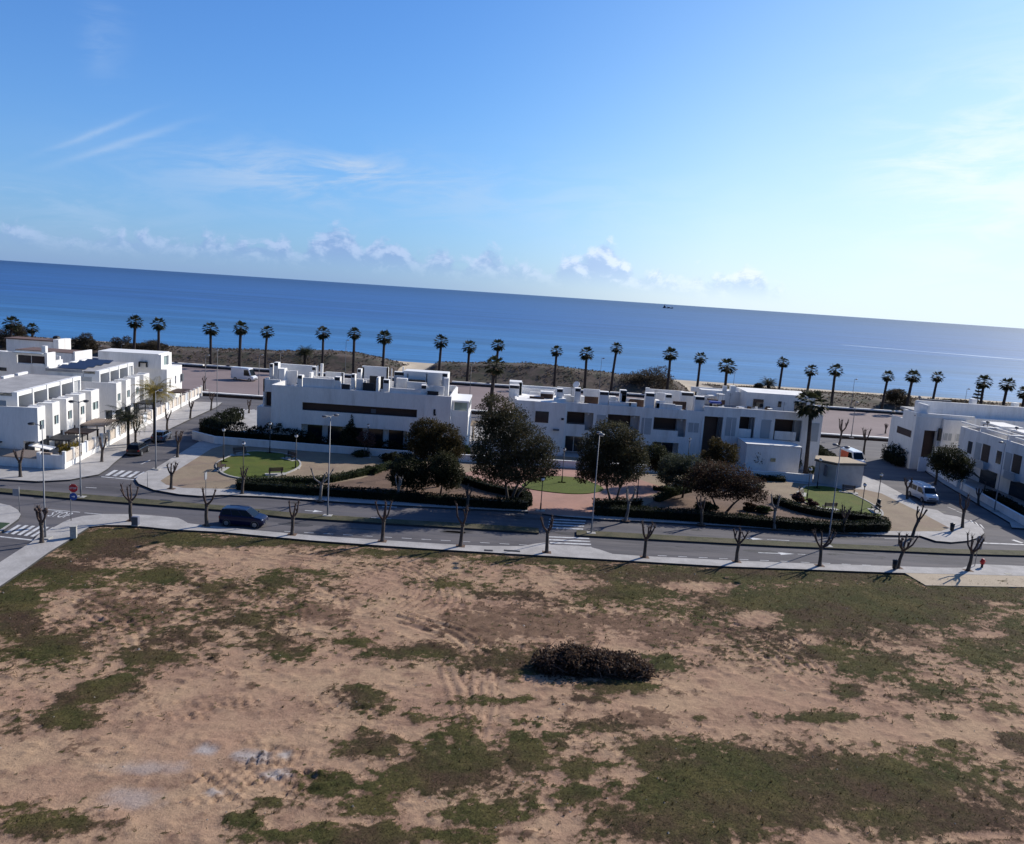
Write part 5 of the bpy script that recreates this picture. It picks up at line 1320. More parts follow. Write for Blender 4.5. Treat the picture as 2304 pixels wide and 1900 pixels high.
ST = [((46, 1073), (43, 1012), 'bare tree in front of the tan coped wall at the left edge'), ((229, 1039), (231, 985), 'crooked bare tree by the near end of the panelled fence'), ((305, 1000), (304, 950), 'bare tree between the two parked dark cars and the fence'), ((376, 968), (378, 922), 'bare tree by the fence below the yellow palm'), ((428, 942), (431, 903), 'bare tree near the far end of the panelled fence'), ((475, 922), (478, 885), 'last bare tree at the far end of the panelled fence'), ((399, 1029), (402, 972), 'brownish bare tree on the park side of the left street'), ((560, 930), (561, 900), 'small bare tree by the far crossing of the left street'), ((458, 879), (460, 849), 'small bare tree in the dirt lot beyond the left street'), ((1887, 1005), (1900, 945), 'bare tree at the far end of the right street, behind the van'), ((1943, 1022), (1951, 965), 'bare tree in front of the dark hedge on the right street'), ((2104, 1090), (2112, 1035), 'bare tree by the gate pillars of the right street'), ((2201, 1135), (2204, 1100), 'small stump like tree by the long right garden wall'), ((1992, 975), (1995, 955), 'tiny bare tree at the edge of the dirt lot on the right'), ((1027, 905), (1030, 884), 'small bare tree behind the glazed balcony')]
for i, (b, tp, lab) in enumerate(ST): pollard(b, tp, lab, 120 + i, .9, z=KZ if i != 8 else .03)
pit = MB()
for b, _, _ in NEAR[1:]:
    x, y = G(*b, KZ); pit.box(x - .42, x + .42, y - .38, y + .38, KZ - .05, KZ + .008)
for b, *_ in FAR[:8]:
    x, y = G(*b, KZ); pit.box(x - .42, x + .42, y - .38, y + .38, KZ - .05, KZ + .008)
struct(pit.build('tree_pits', mt['bed']))

# fan palms
def fan_crown(seed, R_=2.05, n=30, blades=7):
    rs = random.Random(seed); vs, fs = [], []
    for k in range(n):
        el = math.asin(-.82 + 1.80 * (k + .5) / n); az = k * 2.39996 + rs.uniform(-.2, .2)
        d = Vector((math.cos(el) * math.cos(az), math.cos(el) * math.sin(az), math.sin(el)))
        side = d.cross(Vector((0, 0, 1))).normalized() if abs(d.z) < .98 else Vector((1, 0, 0))
        up = side.cross(d)
        L = R_ * rs.uniform(.42, .56); c = d * L; droop = Vector((0, 0, -.10 * R_)) * math.cos(el)
        o = len(vs); w = .025
        vs += [tuple(side * w), tuple(-side * w), tuple(c - side * w), tuple(c + side * w)]; fs.append((o, o + 1, o + 2, o + 3))
        for b in range(blades):
            a = (b - (blades - 1) / 2) * .33
            q = d * math.cos(a) + side * math.sin(a)
            BL = R_ * rs.uniform(.44, .58) * (1 - .12 * abs(a)); n2 = q.cross(up).normalized() * BL * .17
            e = c + q * BL + droop * rs.uniform(.7, 2.2) + up * rs.uniform(-.1, .1) * R_ * .5
            o = len(vs); m_ = c + q * BL * .55 + droop * .25
            vs += [tuple(c), tuple(m_ - n2), tuple(e), tuple(m_ + n2)]; fs.append((o, o + 1, o + 2, o + 3))
    return vs, fs
def mesh_of(name, vs, fs, mat):
    me = bpy.data.meshes.new(name); me.from_pydata(vs, [], fs); me.materials.append(mat); me.update(); return me
CROWNS = [mesh_of('crown', *fan_crown(s, 2.05 + .1 * (s % 3 - 1), 26 + 3 * (s % 4)), lf['palm']) for s in range(1, 8)]
SK = []
for s in (11, 12):
    rs = random.Random(s); vs, fs = [], []
    for k in range(70):
        a = rs.uniform(0, 6.28); z_ = rs.uniform(-1.1, -.15); r0 = .22; L = rs.uniform(.5, .85)
        p = Vector((r0 * math.cos(a), r0 * math.sin(a), z_)); e = p + Vector((math.cos(a) * L * rs.uniform(.35, .8), math.sin(a) * L * rs.uniform(.35, .8), -L * .75)); sd = Vector((-math.sin(a), math.cos(a), 0)) * .11
        o = len(vs); vs += [tuple(p), tuple(p.lerp(e, .6) - sd), tuple(e), tuple(p.lerp(e, .6) + sd)]; fs.append((o, o + 1, o + 2, o + 3))
    SK.append(mesh_of('dry_skirt', vs, fs, mt['skirt']))
def fan_palm(x, y, h, label, seed, lean=0., sc=1., z=0., group=None, name='fan_palm', crown=None):
    rs = random.Random(seed)
    t = thing(name, label, 'palm tree', (x, y, z), 0, group)
    m = MB(); hc = h - 1.75 * sc
    pts = [(0, 0, -.2), (lean * .1, 0, .4), (lean * .4 + rs.uniform(-.08, .08), 0, hc * .5), (lean, 0, hc)]
    m.tube(pts, [.46 * sc, .38 * sc, .31 * sc, .30 * sc], 9); m.build('trunk', mt['palmtrunk'], t, True)
    for nm, me in (('crown', crown or CROWNS[seed % 7]), ('dry_skirt', SK[seed % 2])):
        o = bpy.data.objects.new(nm, me); C.objects.link(o); o.parent = t; o.location = (lean, 0, hc); o.rotation_euler = (0, 0, rs.uniform(0, 6.28)); s_ = sc * rs.uniform(.92, 1.06); o.scale = (s_, s_, s_)
    return t
TOPS = [(20, 650), (70, 662), (277, 646), (330, 652), (437, 662), (495, 659), (548, 669), (668, 671), (731, 671), (792, 679), (908, 688), (967, 698), (1026, 696), (1148, 708), (1211, 712), (1267, 702), (1382, 714), (1443, 723), (1500, 737), (1611, 732), (1668, 748), (1723, 747), (1824, 760), (1877, 759), (1930, 762), (2027, 771), (2073, 775)]
for i, (a, b) in enumerate(TOPS):
    x, z_ = V(203., a * 1.0945, b * 1.0945)
    fan_palm(x - .25, 203 + random.Random(i * 7).uniform(-.5, .5), z_, 'fan palm of the promenade row, %s from the left' % ORD[i], 200 + i, random.Random(i).uniform(-.3, .6), random.Random(i * 3).uniform(.94, 1.16), .0, 'fan palms along the beach promenade')
x, z_ = V(203., 2303, 868)
fan_palm(x + .5, 203, z_, 'fan palm of the promenade row cut by the right edge', 240, .2, 1.06, 0, 'fan palms along the beach promenade')
# big palms in front
big = mesh_of('crown', *fan_crown(9, 3.2, 30, 9), lf['palm'])
x, z_ = V(116.6, 1829, 886); h = z_ - .2; l = x - V(116.6, 1813, 1060)[0]; x -= l; y = 116.6
fan_palm(x, y, h, 'tall dark fan palm standing beside the annex behind the right lawn', 251, l, .86, .1, None, 'tall_palm', big)
x, z_ = V(152., 1114, 800); fan_palm(x - .4, 152, z_, 'fan palm rising behind the biggest park tree', 252, .5, 1.15, 0, None, 'tall_palm')
def date_palm(x, y, z, h, R_, label, seed, mat, n=46, th=.3, name='date_palm'):
    rs = random.Random(seed); t = thing(name, label, 'palm tree', (x, y, z))
    m = MB(); m.tube([(0, 0, -.2), (0, 0, h * .5), (0, 0, h)], [th * 1.2, th, th * 1.1], 10); m.ball((0, 0, h), th * 1.4, 8, 6); m.build('trunk', mt['palmtrunk'], t, True)
    vs, fs = [], []
    for k in range(n):
        el = math.asin(-.25 + 1.2 * (k + .5) / n); az = k * 2.39996; L = R_ * rs.uniform(.85, 1.1)
        o = Vector((math.cos(az), math.sin(az), 0)); prev = Vector((0, 0, h)); ns = 9
        for s in range(ns):
            t_ = (s + 1) / ns; ang = el - t_ * t_ * 1.35
            p = prev + (o * math.cos(ang) + Vector((0, 0, math.sin(ang)))) * (L / ns)
            d = (p - prev).normalized(); sd = d.cross(Vector((0, 0, 1)))
            sd = sd.normalized() if sd.length > 1e-4 else Vector((1, 0, 0))
            w = R_ * .20 * math.sin(math.pi * min(1, .15 + t_ * .85)) + .05
            for sg in (-1, 1):
                for u in (0., .5):
                    q = prev.lerp(p, u); b = len(vs); e = q + sd * sg * w + d * w * .5 + Vector((0, 0, -w * .35)); 
                    vs += [tuple(q), tuple(q.lerp(e, .5) + d * .05), tuple(e), tuple(q.lerp(e, .5) - d * .05)]; fs.append((b, b + 1, b + 2, b + 3))
            b = len(vs); vs += [tuple(prev + sd * .02), tuple(prev - sd * .02), tuple(p - sd * .02), tuple(p + sd * .02)]; fs.append((b, b + 1, b + 2, b + 3))
            prev = p
    me = mesh_of('crown', vs, fs, mat); o = bpy.data.objects.new('crown', me); C.objects.link(o); o.parent = t
    return t
x, z_ = V(108, 347, 880); date_palm(x, 108, KZ, z_ - .3, 3.6, 'yellowing feather palm in a front garden beside the left street', 3, lf['palmy'], 44, .17)
x, z_ = V(104, 288, 938); date_palm(x, 104, KZ, z_ - .4, 3.7, 'dark drooping feather palm in front of the yellow palm', 4, lf['palm'], 44, .17)
x, z_ = V(206, 687, 790); date_palm(x, 206, 0, z_ - .3, 3.1, 'bushy feather palm on the dunes between two fan palms', 5, lf['palm'], 60, .4)
x, z_ = V(206, 1730, 862); date_palm(x, 206, 0, z_ - .2, 3.2, 'bushy feather palm behind the house with the penthouse', 6, lf['palm'], 50, .4)

# broad-leaved trees
def broad_tree(x, y, z, trunks, crown, label, seed, mat, n, size, name='broad_leaved_tree', cat='tree', shell=.5, group=None, tm='trunk'):
    t = thing(name, label, cat, (x, y, z), 0, group)
    m = MB(); rs = random.Random(seed)
    for pts, r in trunks:
        m.tube(pts, [r * (1 - .55 * i / (len(pts) - 1)) for i in range(len(pts))], 9)
        top = Vector(pts[-1])
        for k in range(4):
            b = rs.choice(crown); e = top.lerp(Vector(b[:3]), .75)
            m.tube([top - Vector((0, 0, .2)), top.lerp(e, .5) + Vector((rs.uniform(-.2, .2), rs.uniform(-.2, .2), .1)), e], [r * .42, r * .3, r * .12], 6)
    m.build('trunk', mt[tm], t, True)
    leaves('crown', lf[mat], blob_points(crown, n, seed, shell), size, seed + 1, t)
    return t
def fr(Y, cx, cy, rx, ry, deep=None, dy=0., base=(0, 0, 0)):
    """clump surveyed on the plane y = Y by its centre and radii in photo pixels, relative to the tree's foot"""
    x, z_ = V(Y, cx, cy); s = Y / F
    return (x - base[0], dy, z_ - base[2], rx * s, (deep or rx * s * .9), ry * s)
bx, by = G(1146, 1137, .1); bs3 = (bx, by, .1)
cr1 = [fr(by, 1118, 925, 44, 40, None, 0, bs3), fr(by, 1150, 945, 44, 36, None, .2, bs3), fr(by, 1215, 1012, 42, 34, None, .2, bs3), fr(by, 1132, 1068, 44, 22, None, -.4, bs3), fr(by, 1200, 1070, 34, 18, None, .3, bs3), fr(by, 1140, 968, 62, 44, None, .4, bs3), fr(by, 1118, 1010, 62, 52, None, -.3, bs3), fr(by, 1180, 1000, 62, 46, None, .5, bs3), fr(by, 1206, 1040, 48, 38, None, -.3, bs3), fr(by, 1110, 1050, 50, 34, None, .4, bs3), fr(by, 1165, 1052, 62, 32, None, -.8, bs3), fr(by, 1236, 1058, 26, 20, 1.2, .2, bs3), fr(by, 1092, 960, 26, 26, 1.2, .2, bs3), fr(by, 1085, 1015, 30, 30, 1.4, -.5, bs3), fr(by, 1105, 900, 20, 16, .9, .2, bs3), fr(by, 1075, 1060, 18, 14, .8, .2, bs3)]
broad_tree(*bs3, [([(-.15, 0, 0), (-.35, 0, 1.2), (-.6, .1, 2.6)], .24), ([(.15, .1, 0), (.35, .1, 1.2), (.9, .2, 2.7)], .26), ([(.4, -.1, 0), (.9, 0, 1.3), (1.7, .2, 2.5)], .18)], cr1, 'tallest dark evergreen tree with forked trunks left of the round plaza lawn', 31, 'oak', 40000, .10)
bx, by = G(1380, 1143, .1); bs3 = (bx, by, .1)
cr2 = [fr(by, 1380, 978, 54, 32, None, 0, bs3), fr(by, 1345, 1012, 46, 40, None, .5, bs3), fr(by, 1410, 1010, 46, 42, None, -.2, bs3), fr(by, 1376, 1035, 66, 40, None, .4, bs3), fr(by, 1425, 1050, 38, 34, None, .2, bs3), fr(by, 1322, 1050, 30, 30, None, -.2, bs3), fr(by, 1370, 1066, 58, 24, None, -.6, bs3), fr(by, 1440, 1025, 22, 22, 1., .2, bs3), fr(by, 1310, 1075, 18, 14, .8, .2, bs3)]
broad_tree(*bs3, [([(-.3, 0, 0), (-.5, 0, 1.1), (-.9, .1, 2.3)], .2), ([(.3, .1, 0), (.35, .1, 1.2), (.6, .2, 2.5)], .2)], cr2, 'round dark evergreen tree right of the round plaza lawn', 32, 'oak', 34000, .105)
bx, by = G(985, 1098, .1); bs3 = (bx, by, .1)
cr3 = [fr(by, 962, 966, 38, 26, None, 0, bs3), fr(by, 1000, 985, 40, 32, None, .3, bs3), fr(by, 945, 992, 36, 34, None, .2, bs3), fr(by, 980, 1012, 56, 30, None, 0, bs3), fr(by, 1022, 1010, 26, 26, None, .1, bs3)]
broad_tree(*bs3, [([(0, 0, 0), (-.1, 0, 1.6), (-.2, .1, 4.)], .22)], cr3, 'brownish green tree in front of the right end of the left house', 33, 'brownish', 22000, .105)
bx, by = G(990, 1118, .1); bs3 = (bx, by, .1)
cr4 = [fr(by, 1000, 1050, 40, 34, None, 0, bs3), fr(by, 1012, 1075, 32, 30, None, 0, bs3), fr(by, 970, 1070, 30, 26, None, .2, bs3)]
broad_tree(*bs3, [([(0, 0, 0), (.1, 0, .9), (.25, .1, 2.)], .14)], cr4, 'low dark leaning tree at the left edge of the plaza', 34, 'dark', 12000, .105)
bx, by = G(915, 1112, .1); bs3 = (bx, by, .1)
cr5 = [fr(by, 920, 1052, 46, 26, None, 0, bs3), fr(by, 900, 1075, 30, 22, None, 0, bs3), fr(by, 938, 1082, 26, 26, None, .2, bs3)]
broad_tree(*bs3, [([(0, 0, 0), (0, 0, .8), (.1, .1, 1.8)], .13)], cr5, 'wide dark shrubby tree behind the pale slender bare tree', 35, 'dark', 12000, .105)
# right cluster
bx, by = G(1630, 1152, .1); bs3 = (bx, by, .1)
cr6 = [fr(by, 1600, 1062, 46, 28, None, 0, bs3), fr(by, 1640, 1075, 56, 32, None, .3, bs3), fr(by, 1575, 1085, 40, 30, None, .2, bs3), fr(by, 1680, 1092, 44, 28, None, 0, bs3), fr(by, 1625, 1100, 70, 24, None, .4, bs3), fr(by, 1700, 1115, 30, 18, None, .1, bs3)]
broad_tree(*bs3, [([(-.9, 0, 0), (-1.2, 0, .8), (-1.7, .1, 1.8)], .16), ([(.3, .1, 0), (.9, .1, .9), (1.8, .2, 1.8)], .16)], cr6, 'spreading dark reddish tree in the right planting bed', 36, 'red', 18000, .105)
bx, by = G(1535, 1122, .1); bs3 = (bx, by, .1)
cr7 = [fr(by, 1520, 1045, 36, 26, None, 0, bs3), fr(by, 1555, 1050, 38, 26, None, .3, bs3), fr(by, 1535, 1075, 52, 24, None, .2, bs3), fr(by, 1500, 1070, 22, 20, None, .2, bs3)]
broad_tree(*bs3, [([(0, 0, 0), (.1, 0, 1.), (.1, .1, 2.2)], .15)], cr7, 'grey green tree between the plaza and the dark reddish tree', 37, 'olive', 13000, .10)
bx, by = G(1500, 1095, .1); bs3 = (bx, by, .1)
cr8 = [fr(by, 1475, 1022, 32, 24, None, 0, bs3), fr(by, 1495, 1045, 40, 24, None, 0, bs3)]
broad_tree(*bs3, [([(0, 0, 0), (0, 0, 1.5), (-.2, 0, 2.6)], .12)], cr8, 'small dark tree right of the round evergreen', 38, 'dark', 9000, .105)
bx, by = G(1622, 1082, .1); bs3 = (bx, by, .1)
cr9 = [fr(by, 1630, 1022, 34, 28, None, 0, bs3), fr(by, 1600, 1035, 30, 24, None, 0, bs3), fr(by, 1610, 1000, 16, 18, None, .2, bs3)]
broad_tree(*bs3, [([(0, 0, 0), (0, 0, 1.), (.1, 0, 2.2)], .12)], cr9, 'dark garden tree in front of the tall timber entrance panel', 39, 'brownish', 9000, .105)
bx, by = G(1706, 1066, .1); bs3 = (bx, by, .1)
broad_tree(*bs3, [([(0, 0, 0), (0, 0, .8)], .08)], [fr(by, 1703, 1028, 20, 20, None, 0, bs3), fr(by, 1710, 1040, 14, 14, None, 0, bs3)], 'small grey green shrub against the annex wall', 41, 'olive', 1800, .13)
bx, by = G(1797, 1040, .1); bs3 = (bx, by, .1)
broad_tree(*bs3, [([(0, 0, 0), (.1, 0, 1.), (0, 0, 1.8)], .09)], [fr(by, 1797, 1005, 26, 18, None, 0, bs3), fr(by, 1785, 1012, 16, 13, None, .3, bs3), fr(by, 1810, 1014, 14, 11, None, 0, bs3)], 'small olive tree just left of the tall palm trunk', 42, 'olive', 2200, .14)
bx, by = G(1786, 1058, .1); bs3 = (bx, by, .1)
broad_tree(*bs3, [([(0, 0, 0), (0, 0, .7)], .06)], [fr(by, 1788, 1043, 16, 12, None, 0, bs3)], 'round garden shrub right of the annex', 43, 'olive', 900, .12, 'garden_shrub', 'shrub')
bx, by = G(1828, 1066, .1); bs3 = (bx, by, .1)
broad_tree(*bs3, [([(0, 0, 0), (0, 0, .5)], .06)], [fr(by, 1830, 1058, 14, 9, None, 0, bs3)], 'low shrub behind the garden wall right of the tall palm', 44, 'hedgeg', 600, .12, 'garden_shrub', 'shrub')
# small conifer and reddish bare tree in front of the left house
bx, by = -22.6, 112.5; bs3 = (bx, by, .1)
broad_tree(*bs3, [([(0, 0, 0), (0, 0, 4.)], .1)], [fr(by, 786, 985, 22, 24, None, 0, bs3), fr(by, 789, 965, 12, 18, None, 0, bs3), fr(by, 792, 945, 4, 13, None, 0, bs3)], 'small pointed conifer against the left house wall', 45, 'dark', 3000, .13, 'conifer')
bx, by = -19.6, 107.2; bs3 = (bx, by, .1)
broad_tree(*bs3, [([(-.3, 0, 0), (-.25, 0, 1.), (-.3, 0, 2.)], .08), ([(.35, 0, 0), (.3, 0, 1.), (.3, 0, 2.)], .08)], [fr(by, 824, 985, 20, 17, None, 0, bs3), fr(by, 832, 995, 14, 12, None, 0, bs3)], 'small reddish leafless tree in front of the garden wall', 46, 'bougain', 1300, .10)
# trees in front of the right houses
bx, by = 66.8, 110.; bs3 = (bx, by, .1)
broad_tree(*bs3, [([(0, 0, 0), (0, 0, 2.)], .14)], [fr(by, 2135, 1030, 42, 28, 2.0, 0, bs3), fr(by, 2118, 1042, 26, 24, 1.6, .2, bs3), fr(by, 2165, 1050, 26, 24, 1.6, 0, bs3), fr(by, 2150, 1065, 30, 18, 1.4, 0, bs3)], 'dark leafy tree in the garden of the right row house', 47, 'dark', 12000, .11)
x, z_ = V(208, 2198, 905)
t = thing('norfolk_pine', 'dark tiered pine beside the palms at the right end of the promenade', 'tree', (x, 208, 0))
m = MB(); m.tube([(0, 0, 0), (0, 0, 8.)], [.2, .05], 8); m.build('trunk', mt['trunk'], t)
pts = []; rg = np.random.default_rng(3)
for k in range(9):
    zz_ = 1. + k * .85; rr = 2.1 * (1 - k / 10.5)
    for s in range(9):
        a = s * .698 + k * .3
        for u in np.linspace(.2, 1, 16): pts.append((rr * u * math.cos(a) + rg.normal() * .08, rr * u * math.sin(a) + rg.normal() * .08, zz_ + .25 * u + rg.normal() * .08))
leaves('crown', lf['dark'], pts, .2, 9, t)
# round bushes on the dunes
for i, (cx, cy, rx, ry, lab) in enumerate([(1466, 856, 62, 30, 'big rounded dune bush between two palms in the middle'), (194, 787, 34, 22, 'rounded dune bush behind the roofs on the left'), (275, 783, 34, 22, 'rounded dune bush left of the fourth palm'), (338, 783, 38, 22, 'rounded dune bush at the foot of the fourth palm'), (26, 775, 44, 28, 'dark dune bush at the left edge of the photo'), (2026, 888, 34, 18, 'rounded dune bush right of the dirt lot'), (1705, 868, 16, 10, 'small pale dune bush left of the bushy palm'), (2150, 905, 36, 14, 'low dune bush on the right before the pine')]):
    Yb = 209.
    x, z_ = V(Yb, cx, cy + ry); s = Yb / F
    t = thing('dune_bush', lab, 'bush', (x, Yb, max(0, z_ - 1.2)), 0, 'round bushes on the dunes')
    bl = clumps((0, 0, ry * s * .75 + .6), (rx * s, rx * s * .7, ry * s * 1.25), 9, 60 + i)
    leaves('foliage', lf['shrub'], blob_points(bl, int(3000 + rx * 130), 70 + i, .5), .15, 80 + i, t)
    m = MB()
    for k in range(5): m.tube([(0, 0, -.5), (math.cos(k * 1.3) * rx * s * .4, math.sin(k * 1.3) * rx * s * .3, ry * s)], [.12, .04], 6)
    m.build('stems', mt['twig'], t)

# hedges
def hedge(px, w, h, label, seed, mat='hedge', z=.16, name='hedge', dens=85, world=None, size=.10, rough=.10):
    pts = world or gs(px, z)
    pts = smooth(pts, 4) if len(pts) > 2 else pts
    t = thing(name, label, 'hedge', (*pts[0], z))
    core = MB(); out = []; rg = np.random.default_rng(seed)
    for p, q in zip(pts[:-1], pts[1:]):
        p_, q_ = (p[0] - pts[0][0], p[1] - pts[0][1]), (q[0] - pts[0][0], q[1] - pts[0][1])
        core.obox(p_, q_, w * (.84 - rough * .5), 0, h * (.93 - rough * .8))
        L = math.hypot(q[0] - p[0], q[1] - p[1]); k = int(dens * L * (w + 2 * h)) + 1
        d = np.array([(q[0] - p[0]) / L, (q[1] - p[1]) / L]); nn = np.array([-d[1], d[0]])
        u = rg.random(k) * (w + 2 * h); tt = rg.random(k) * (L + .2) - .1
        off = np.where(u < h, -w / 2, np.where(u < h + w, u - h - w / 2, w / 2)) + rg.normal(0, .035, k)
        zz_ = np.where(u < h, u, np.where(u < h + w, h, w + 2 * h - u)) + rg.normal(0, .035, k)
        gl = tt + q_[0] * .7 + q_[1]
        zz_ = zz_ * (1 + rough * (np.sin(gl * 1.7 + seed) * .5 + np.sin(gl * 4.3 + 2 * seed) * .3)) + np.where((u >= h) & (u < h + w), np.abs(rg.normal(0, .05 + rough * .35, k)), 0)
        off = off * (1 + rough * np.sin(gl * 2.9 + seed) * .5) + rg.normal(0, rough * .18, k)
        out.append(np.stack([p_[0] + d[0] * tt + nn[0] * off, p_[1] + d[1] * tt + nn[1] * off, np.abs(zz_)], 1))
    leaves('foliage', lf[mat], np.concatenate(out), size, seed + 1, t, core=core)
    return t
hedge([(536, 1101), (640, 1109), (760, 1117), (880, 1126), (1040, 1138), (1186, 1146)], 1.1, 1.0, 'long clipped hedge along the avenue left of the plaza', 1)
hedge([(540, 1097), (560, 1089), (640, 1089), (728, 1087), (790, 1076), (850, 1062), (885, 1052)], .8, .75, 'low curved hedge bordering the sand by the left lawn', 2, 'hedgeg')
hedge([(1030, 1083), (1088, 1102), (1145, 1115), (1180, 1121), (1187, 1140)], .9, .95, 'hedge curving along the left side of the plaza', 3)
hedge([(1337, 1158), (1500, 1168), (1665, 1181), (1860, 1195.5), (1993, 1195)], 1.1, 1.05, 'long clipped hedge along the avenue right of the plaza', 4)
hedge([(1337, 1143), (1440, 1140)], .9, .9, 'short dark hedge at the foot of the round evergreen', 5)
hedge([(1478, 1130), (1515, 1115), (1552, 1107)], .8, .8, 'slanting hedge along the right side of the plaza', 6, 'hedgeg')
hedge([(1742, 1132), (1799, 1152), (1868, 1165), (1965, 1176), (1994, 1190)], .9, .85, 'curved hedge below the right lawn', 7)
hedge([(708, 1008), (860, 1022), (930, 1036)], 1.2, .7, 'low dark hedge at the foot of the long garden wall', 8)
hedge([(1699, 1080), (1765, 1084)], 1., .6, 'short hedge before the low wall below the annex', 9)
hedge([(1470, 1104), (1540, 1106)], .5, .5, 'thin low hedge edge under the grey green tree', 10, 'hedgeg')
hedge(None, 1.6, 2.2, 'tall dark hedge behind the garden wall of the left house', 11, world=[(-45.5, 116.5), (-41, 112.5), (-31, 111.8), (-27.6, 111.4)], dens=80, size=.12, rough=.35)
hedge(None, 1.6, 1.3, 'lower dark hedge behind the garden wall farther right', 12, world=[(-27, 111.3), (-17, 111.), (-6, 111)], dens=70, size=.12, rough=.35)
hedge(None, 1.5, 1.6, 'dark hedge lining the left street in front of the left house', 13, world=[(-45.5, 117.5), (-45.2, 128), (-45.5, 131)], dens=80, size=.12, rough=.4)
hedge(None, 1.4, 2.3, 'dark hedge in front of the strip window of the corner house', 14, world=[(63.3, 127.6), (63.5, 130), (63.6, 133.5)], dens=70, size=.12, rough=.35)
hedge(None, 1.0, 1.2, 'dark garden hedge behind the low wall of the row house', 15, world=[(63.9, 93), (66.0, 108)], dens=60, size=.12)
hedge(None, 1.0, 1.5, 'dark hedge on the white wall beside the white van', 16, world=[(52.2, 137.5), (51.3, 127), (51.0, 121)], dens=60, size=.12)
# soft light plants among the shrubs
for i, (px, py, r, h, mat, lab) in enumerate([(815, 1027, 1.5, .9, 'hedgeg', 'pale green arching shrub below the reddish bare tree'), (835, 1066, 1.3, .9, 'hedgeg', 'green arching shrub beside the curved hedge'), (885, 1040, 1.6, 1.3, 'dark', 'dark rounded shrub in the shade of the brownish tree'), (1585, 1150, 1.5, 1.3, 'hedgeg', 'dark green shrub under the reddish tree'), (1690, 1150, 1.2, .9, 'red', 'low dark shrub right of the reddish tree'), (1795, 1130, .9, 1.1, 'bougain', 'bare twiggy shrub at the left end of the right lawn'), (1826, 1142, .7, .9, 'bougain', 'small bare twiggy shrub by the lower edge of the right lawn'), (150, 1040, 1.6, 2.3, 'palmy', 'yellow green bush behind the near end of the panelled fence'), (1720, 1155, 1.0, .9, 'hedgeg', 'green shrub at the end of the curved hedge')]):
    x, y = G(px, py, .15)
    if i == 7: x, y = -53.2, 94.5
    t = thing('garden_shrub', lab, 'shrub', (x, y, .15))
    leaves('foliage', lf[mat], blob_points(clumps((0, 0, h * .5), (r, r * .8, h * .6), 6, 90 + i), 1500, 91 + i, .4), .12, 92 + i, t)
    m = MB()
    for k in range(4): m.tube([(0, 0, 0), (math.cos(k * 1.6) * r * .4, math.sin(k * 1.6) * r * .4, h * .7)], [.04, .012], 5)
    m.build('stems', mt['twig'], t)
x, y = -6.3, 112.5
t = thing('garden_shrub', 'bright yellow shrub lit between the two long houses', 'shrub', (x, y, .1))
leaves('foliage', mt['gold'], blob_points([(0, 0, .9, .8, .6, .8)], 700, 5, .4), .12, 6, t)
m = MB(); m.tube([(0, 0, 0), (0, 0, .9)], [.05, .02], 6); m.build('stems', mt['twig'], t)
# stone seat wall and yard things between the houses
t = thing('yard_wall', 'sunlit sandy block of wall between the two long houses', 'wall', (-4.6, 112.2, 0)); m = MB(); m.box(-5.6, -3.5, 112, 112.4, 0, 1.9); part(m, 'wall', mt['cape'], t)
t = thing('garden_pergola', 'pale pergola in the yard between the two long houses', 'pergola', (-4, 124, 0))
for x in (-6., -4, -2.):
    for y in (122., 126.): part(MB().box(x - .08, x + .08, y - .08, y + .08, 0, 3.), 'post', mt['cape'], t)
m = MB()
for k in range(9): m.box(-6.4, -1.6, 121.8 + k * .55, 121.95 + k * .55, 3.0, 3.15)
part(m, 'slatted_roof', mt['cape'], t)
# ------------------------------------------------------------------ street lamps
def street_lamp(base, top, label, heads, z=0., h=None, mat='galv', group='tall street lamps', xy=None, dark=False):
    if xy: x, y = xy; lean = 0
    else:
        x, y, h_, lean = span(base, top, z); h = h or h_
    t = thing('street_lamp', label, 'street lamp', (x, y, z), 0, group)
    m = MB(); m.box(-.45, .45, -.35, .35, -.05, .12); m.build('footing', mt['concrete'], t)
    m = MB(); m.tube([(0, 0, 0), (0, 0, 1.2), (0, 0, 1.25), (0, 0, h)], [.095, .09, .07, .038], 10)
    m.build('pole', mt[mat], t, True)
    for sx, sy in heads:
        a = MB(); d = Vector((sx, sy, 0)).normalized(); L = math.hypot(sx, sy)
        a.tube([(0, 0, h - .12), tuple(d * L * .6 + Vector((0, 0, h))), tuple(d * L + Vector((0, 0, h + .02)))], .04, 7); a.build('arm', mt[mat], t)
        b = MB(); c = d * (L + .22) + Vector((0, 0, h + .02)); b.ball(c, .30, 12, 8, (1, 1, .42)); o = b.build('lamp_head', mt['dark' if dark else 'greypole'], t, True)
        b = MB(); b.ball(c - Vector((0, 0, .07)), .24, 12, 8, (1, 1, .45)); b.build('lens', mt['globe'], o, True)
    return t
street_lamp((102, 1212), (103, 957), 'tall street lamp beside the knobbly tree at the left crossing', [(-.75, .1)], KZ, dark=True)
street_lamp((182, 1120), (183, 904), 'tall double street lamp on the median left of the stop sign', [(-.35, -.25), (.35, .25)], .1, dark=True)
street_lamp((351, 1057), (354, 880), 'slim street lamp on the park corner of the left street', [(.2, .5)], KZ)
street_lamp((488, 955), (492, 789), 'slim street lamp at the far end of the left street', [(-.2, .5)], KZ, mat='greypole')
street_lamp((737, 1162), (745, 936), 'tall double street lamp on the median right of the dark blue car', [(-.3, -.45), (.3, .45)], .1)
street_lamp((1330, 1201), (1345, 976), 'tall street lamp with a white head at the avenue crossing', [(.1, -.35), (.0, .35)], .1)
street_lamp((1862, 1231), (1878, 1003), 'tall street lamp on the median in front of the right lawn', [(.25, -.4), (-.25, .4)], .1)
street_lamp((2237, 1150), (2250, 996), 'slim street lamp before the right row house', [(-.3, .1)], KZ)
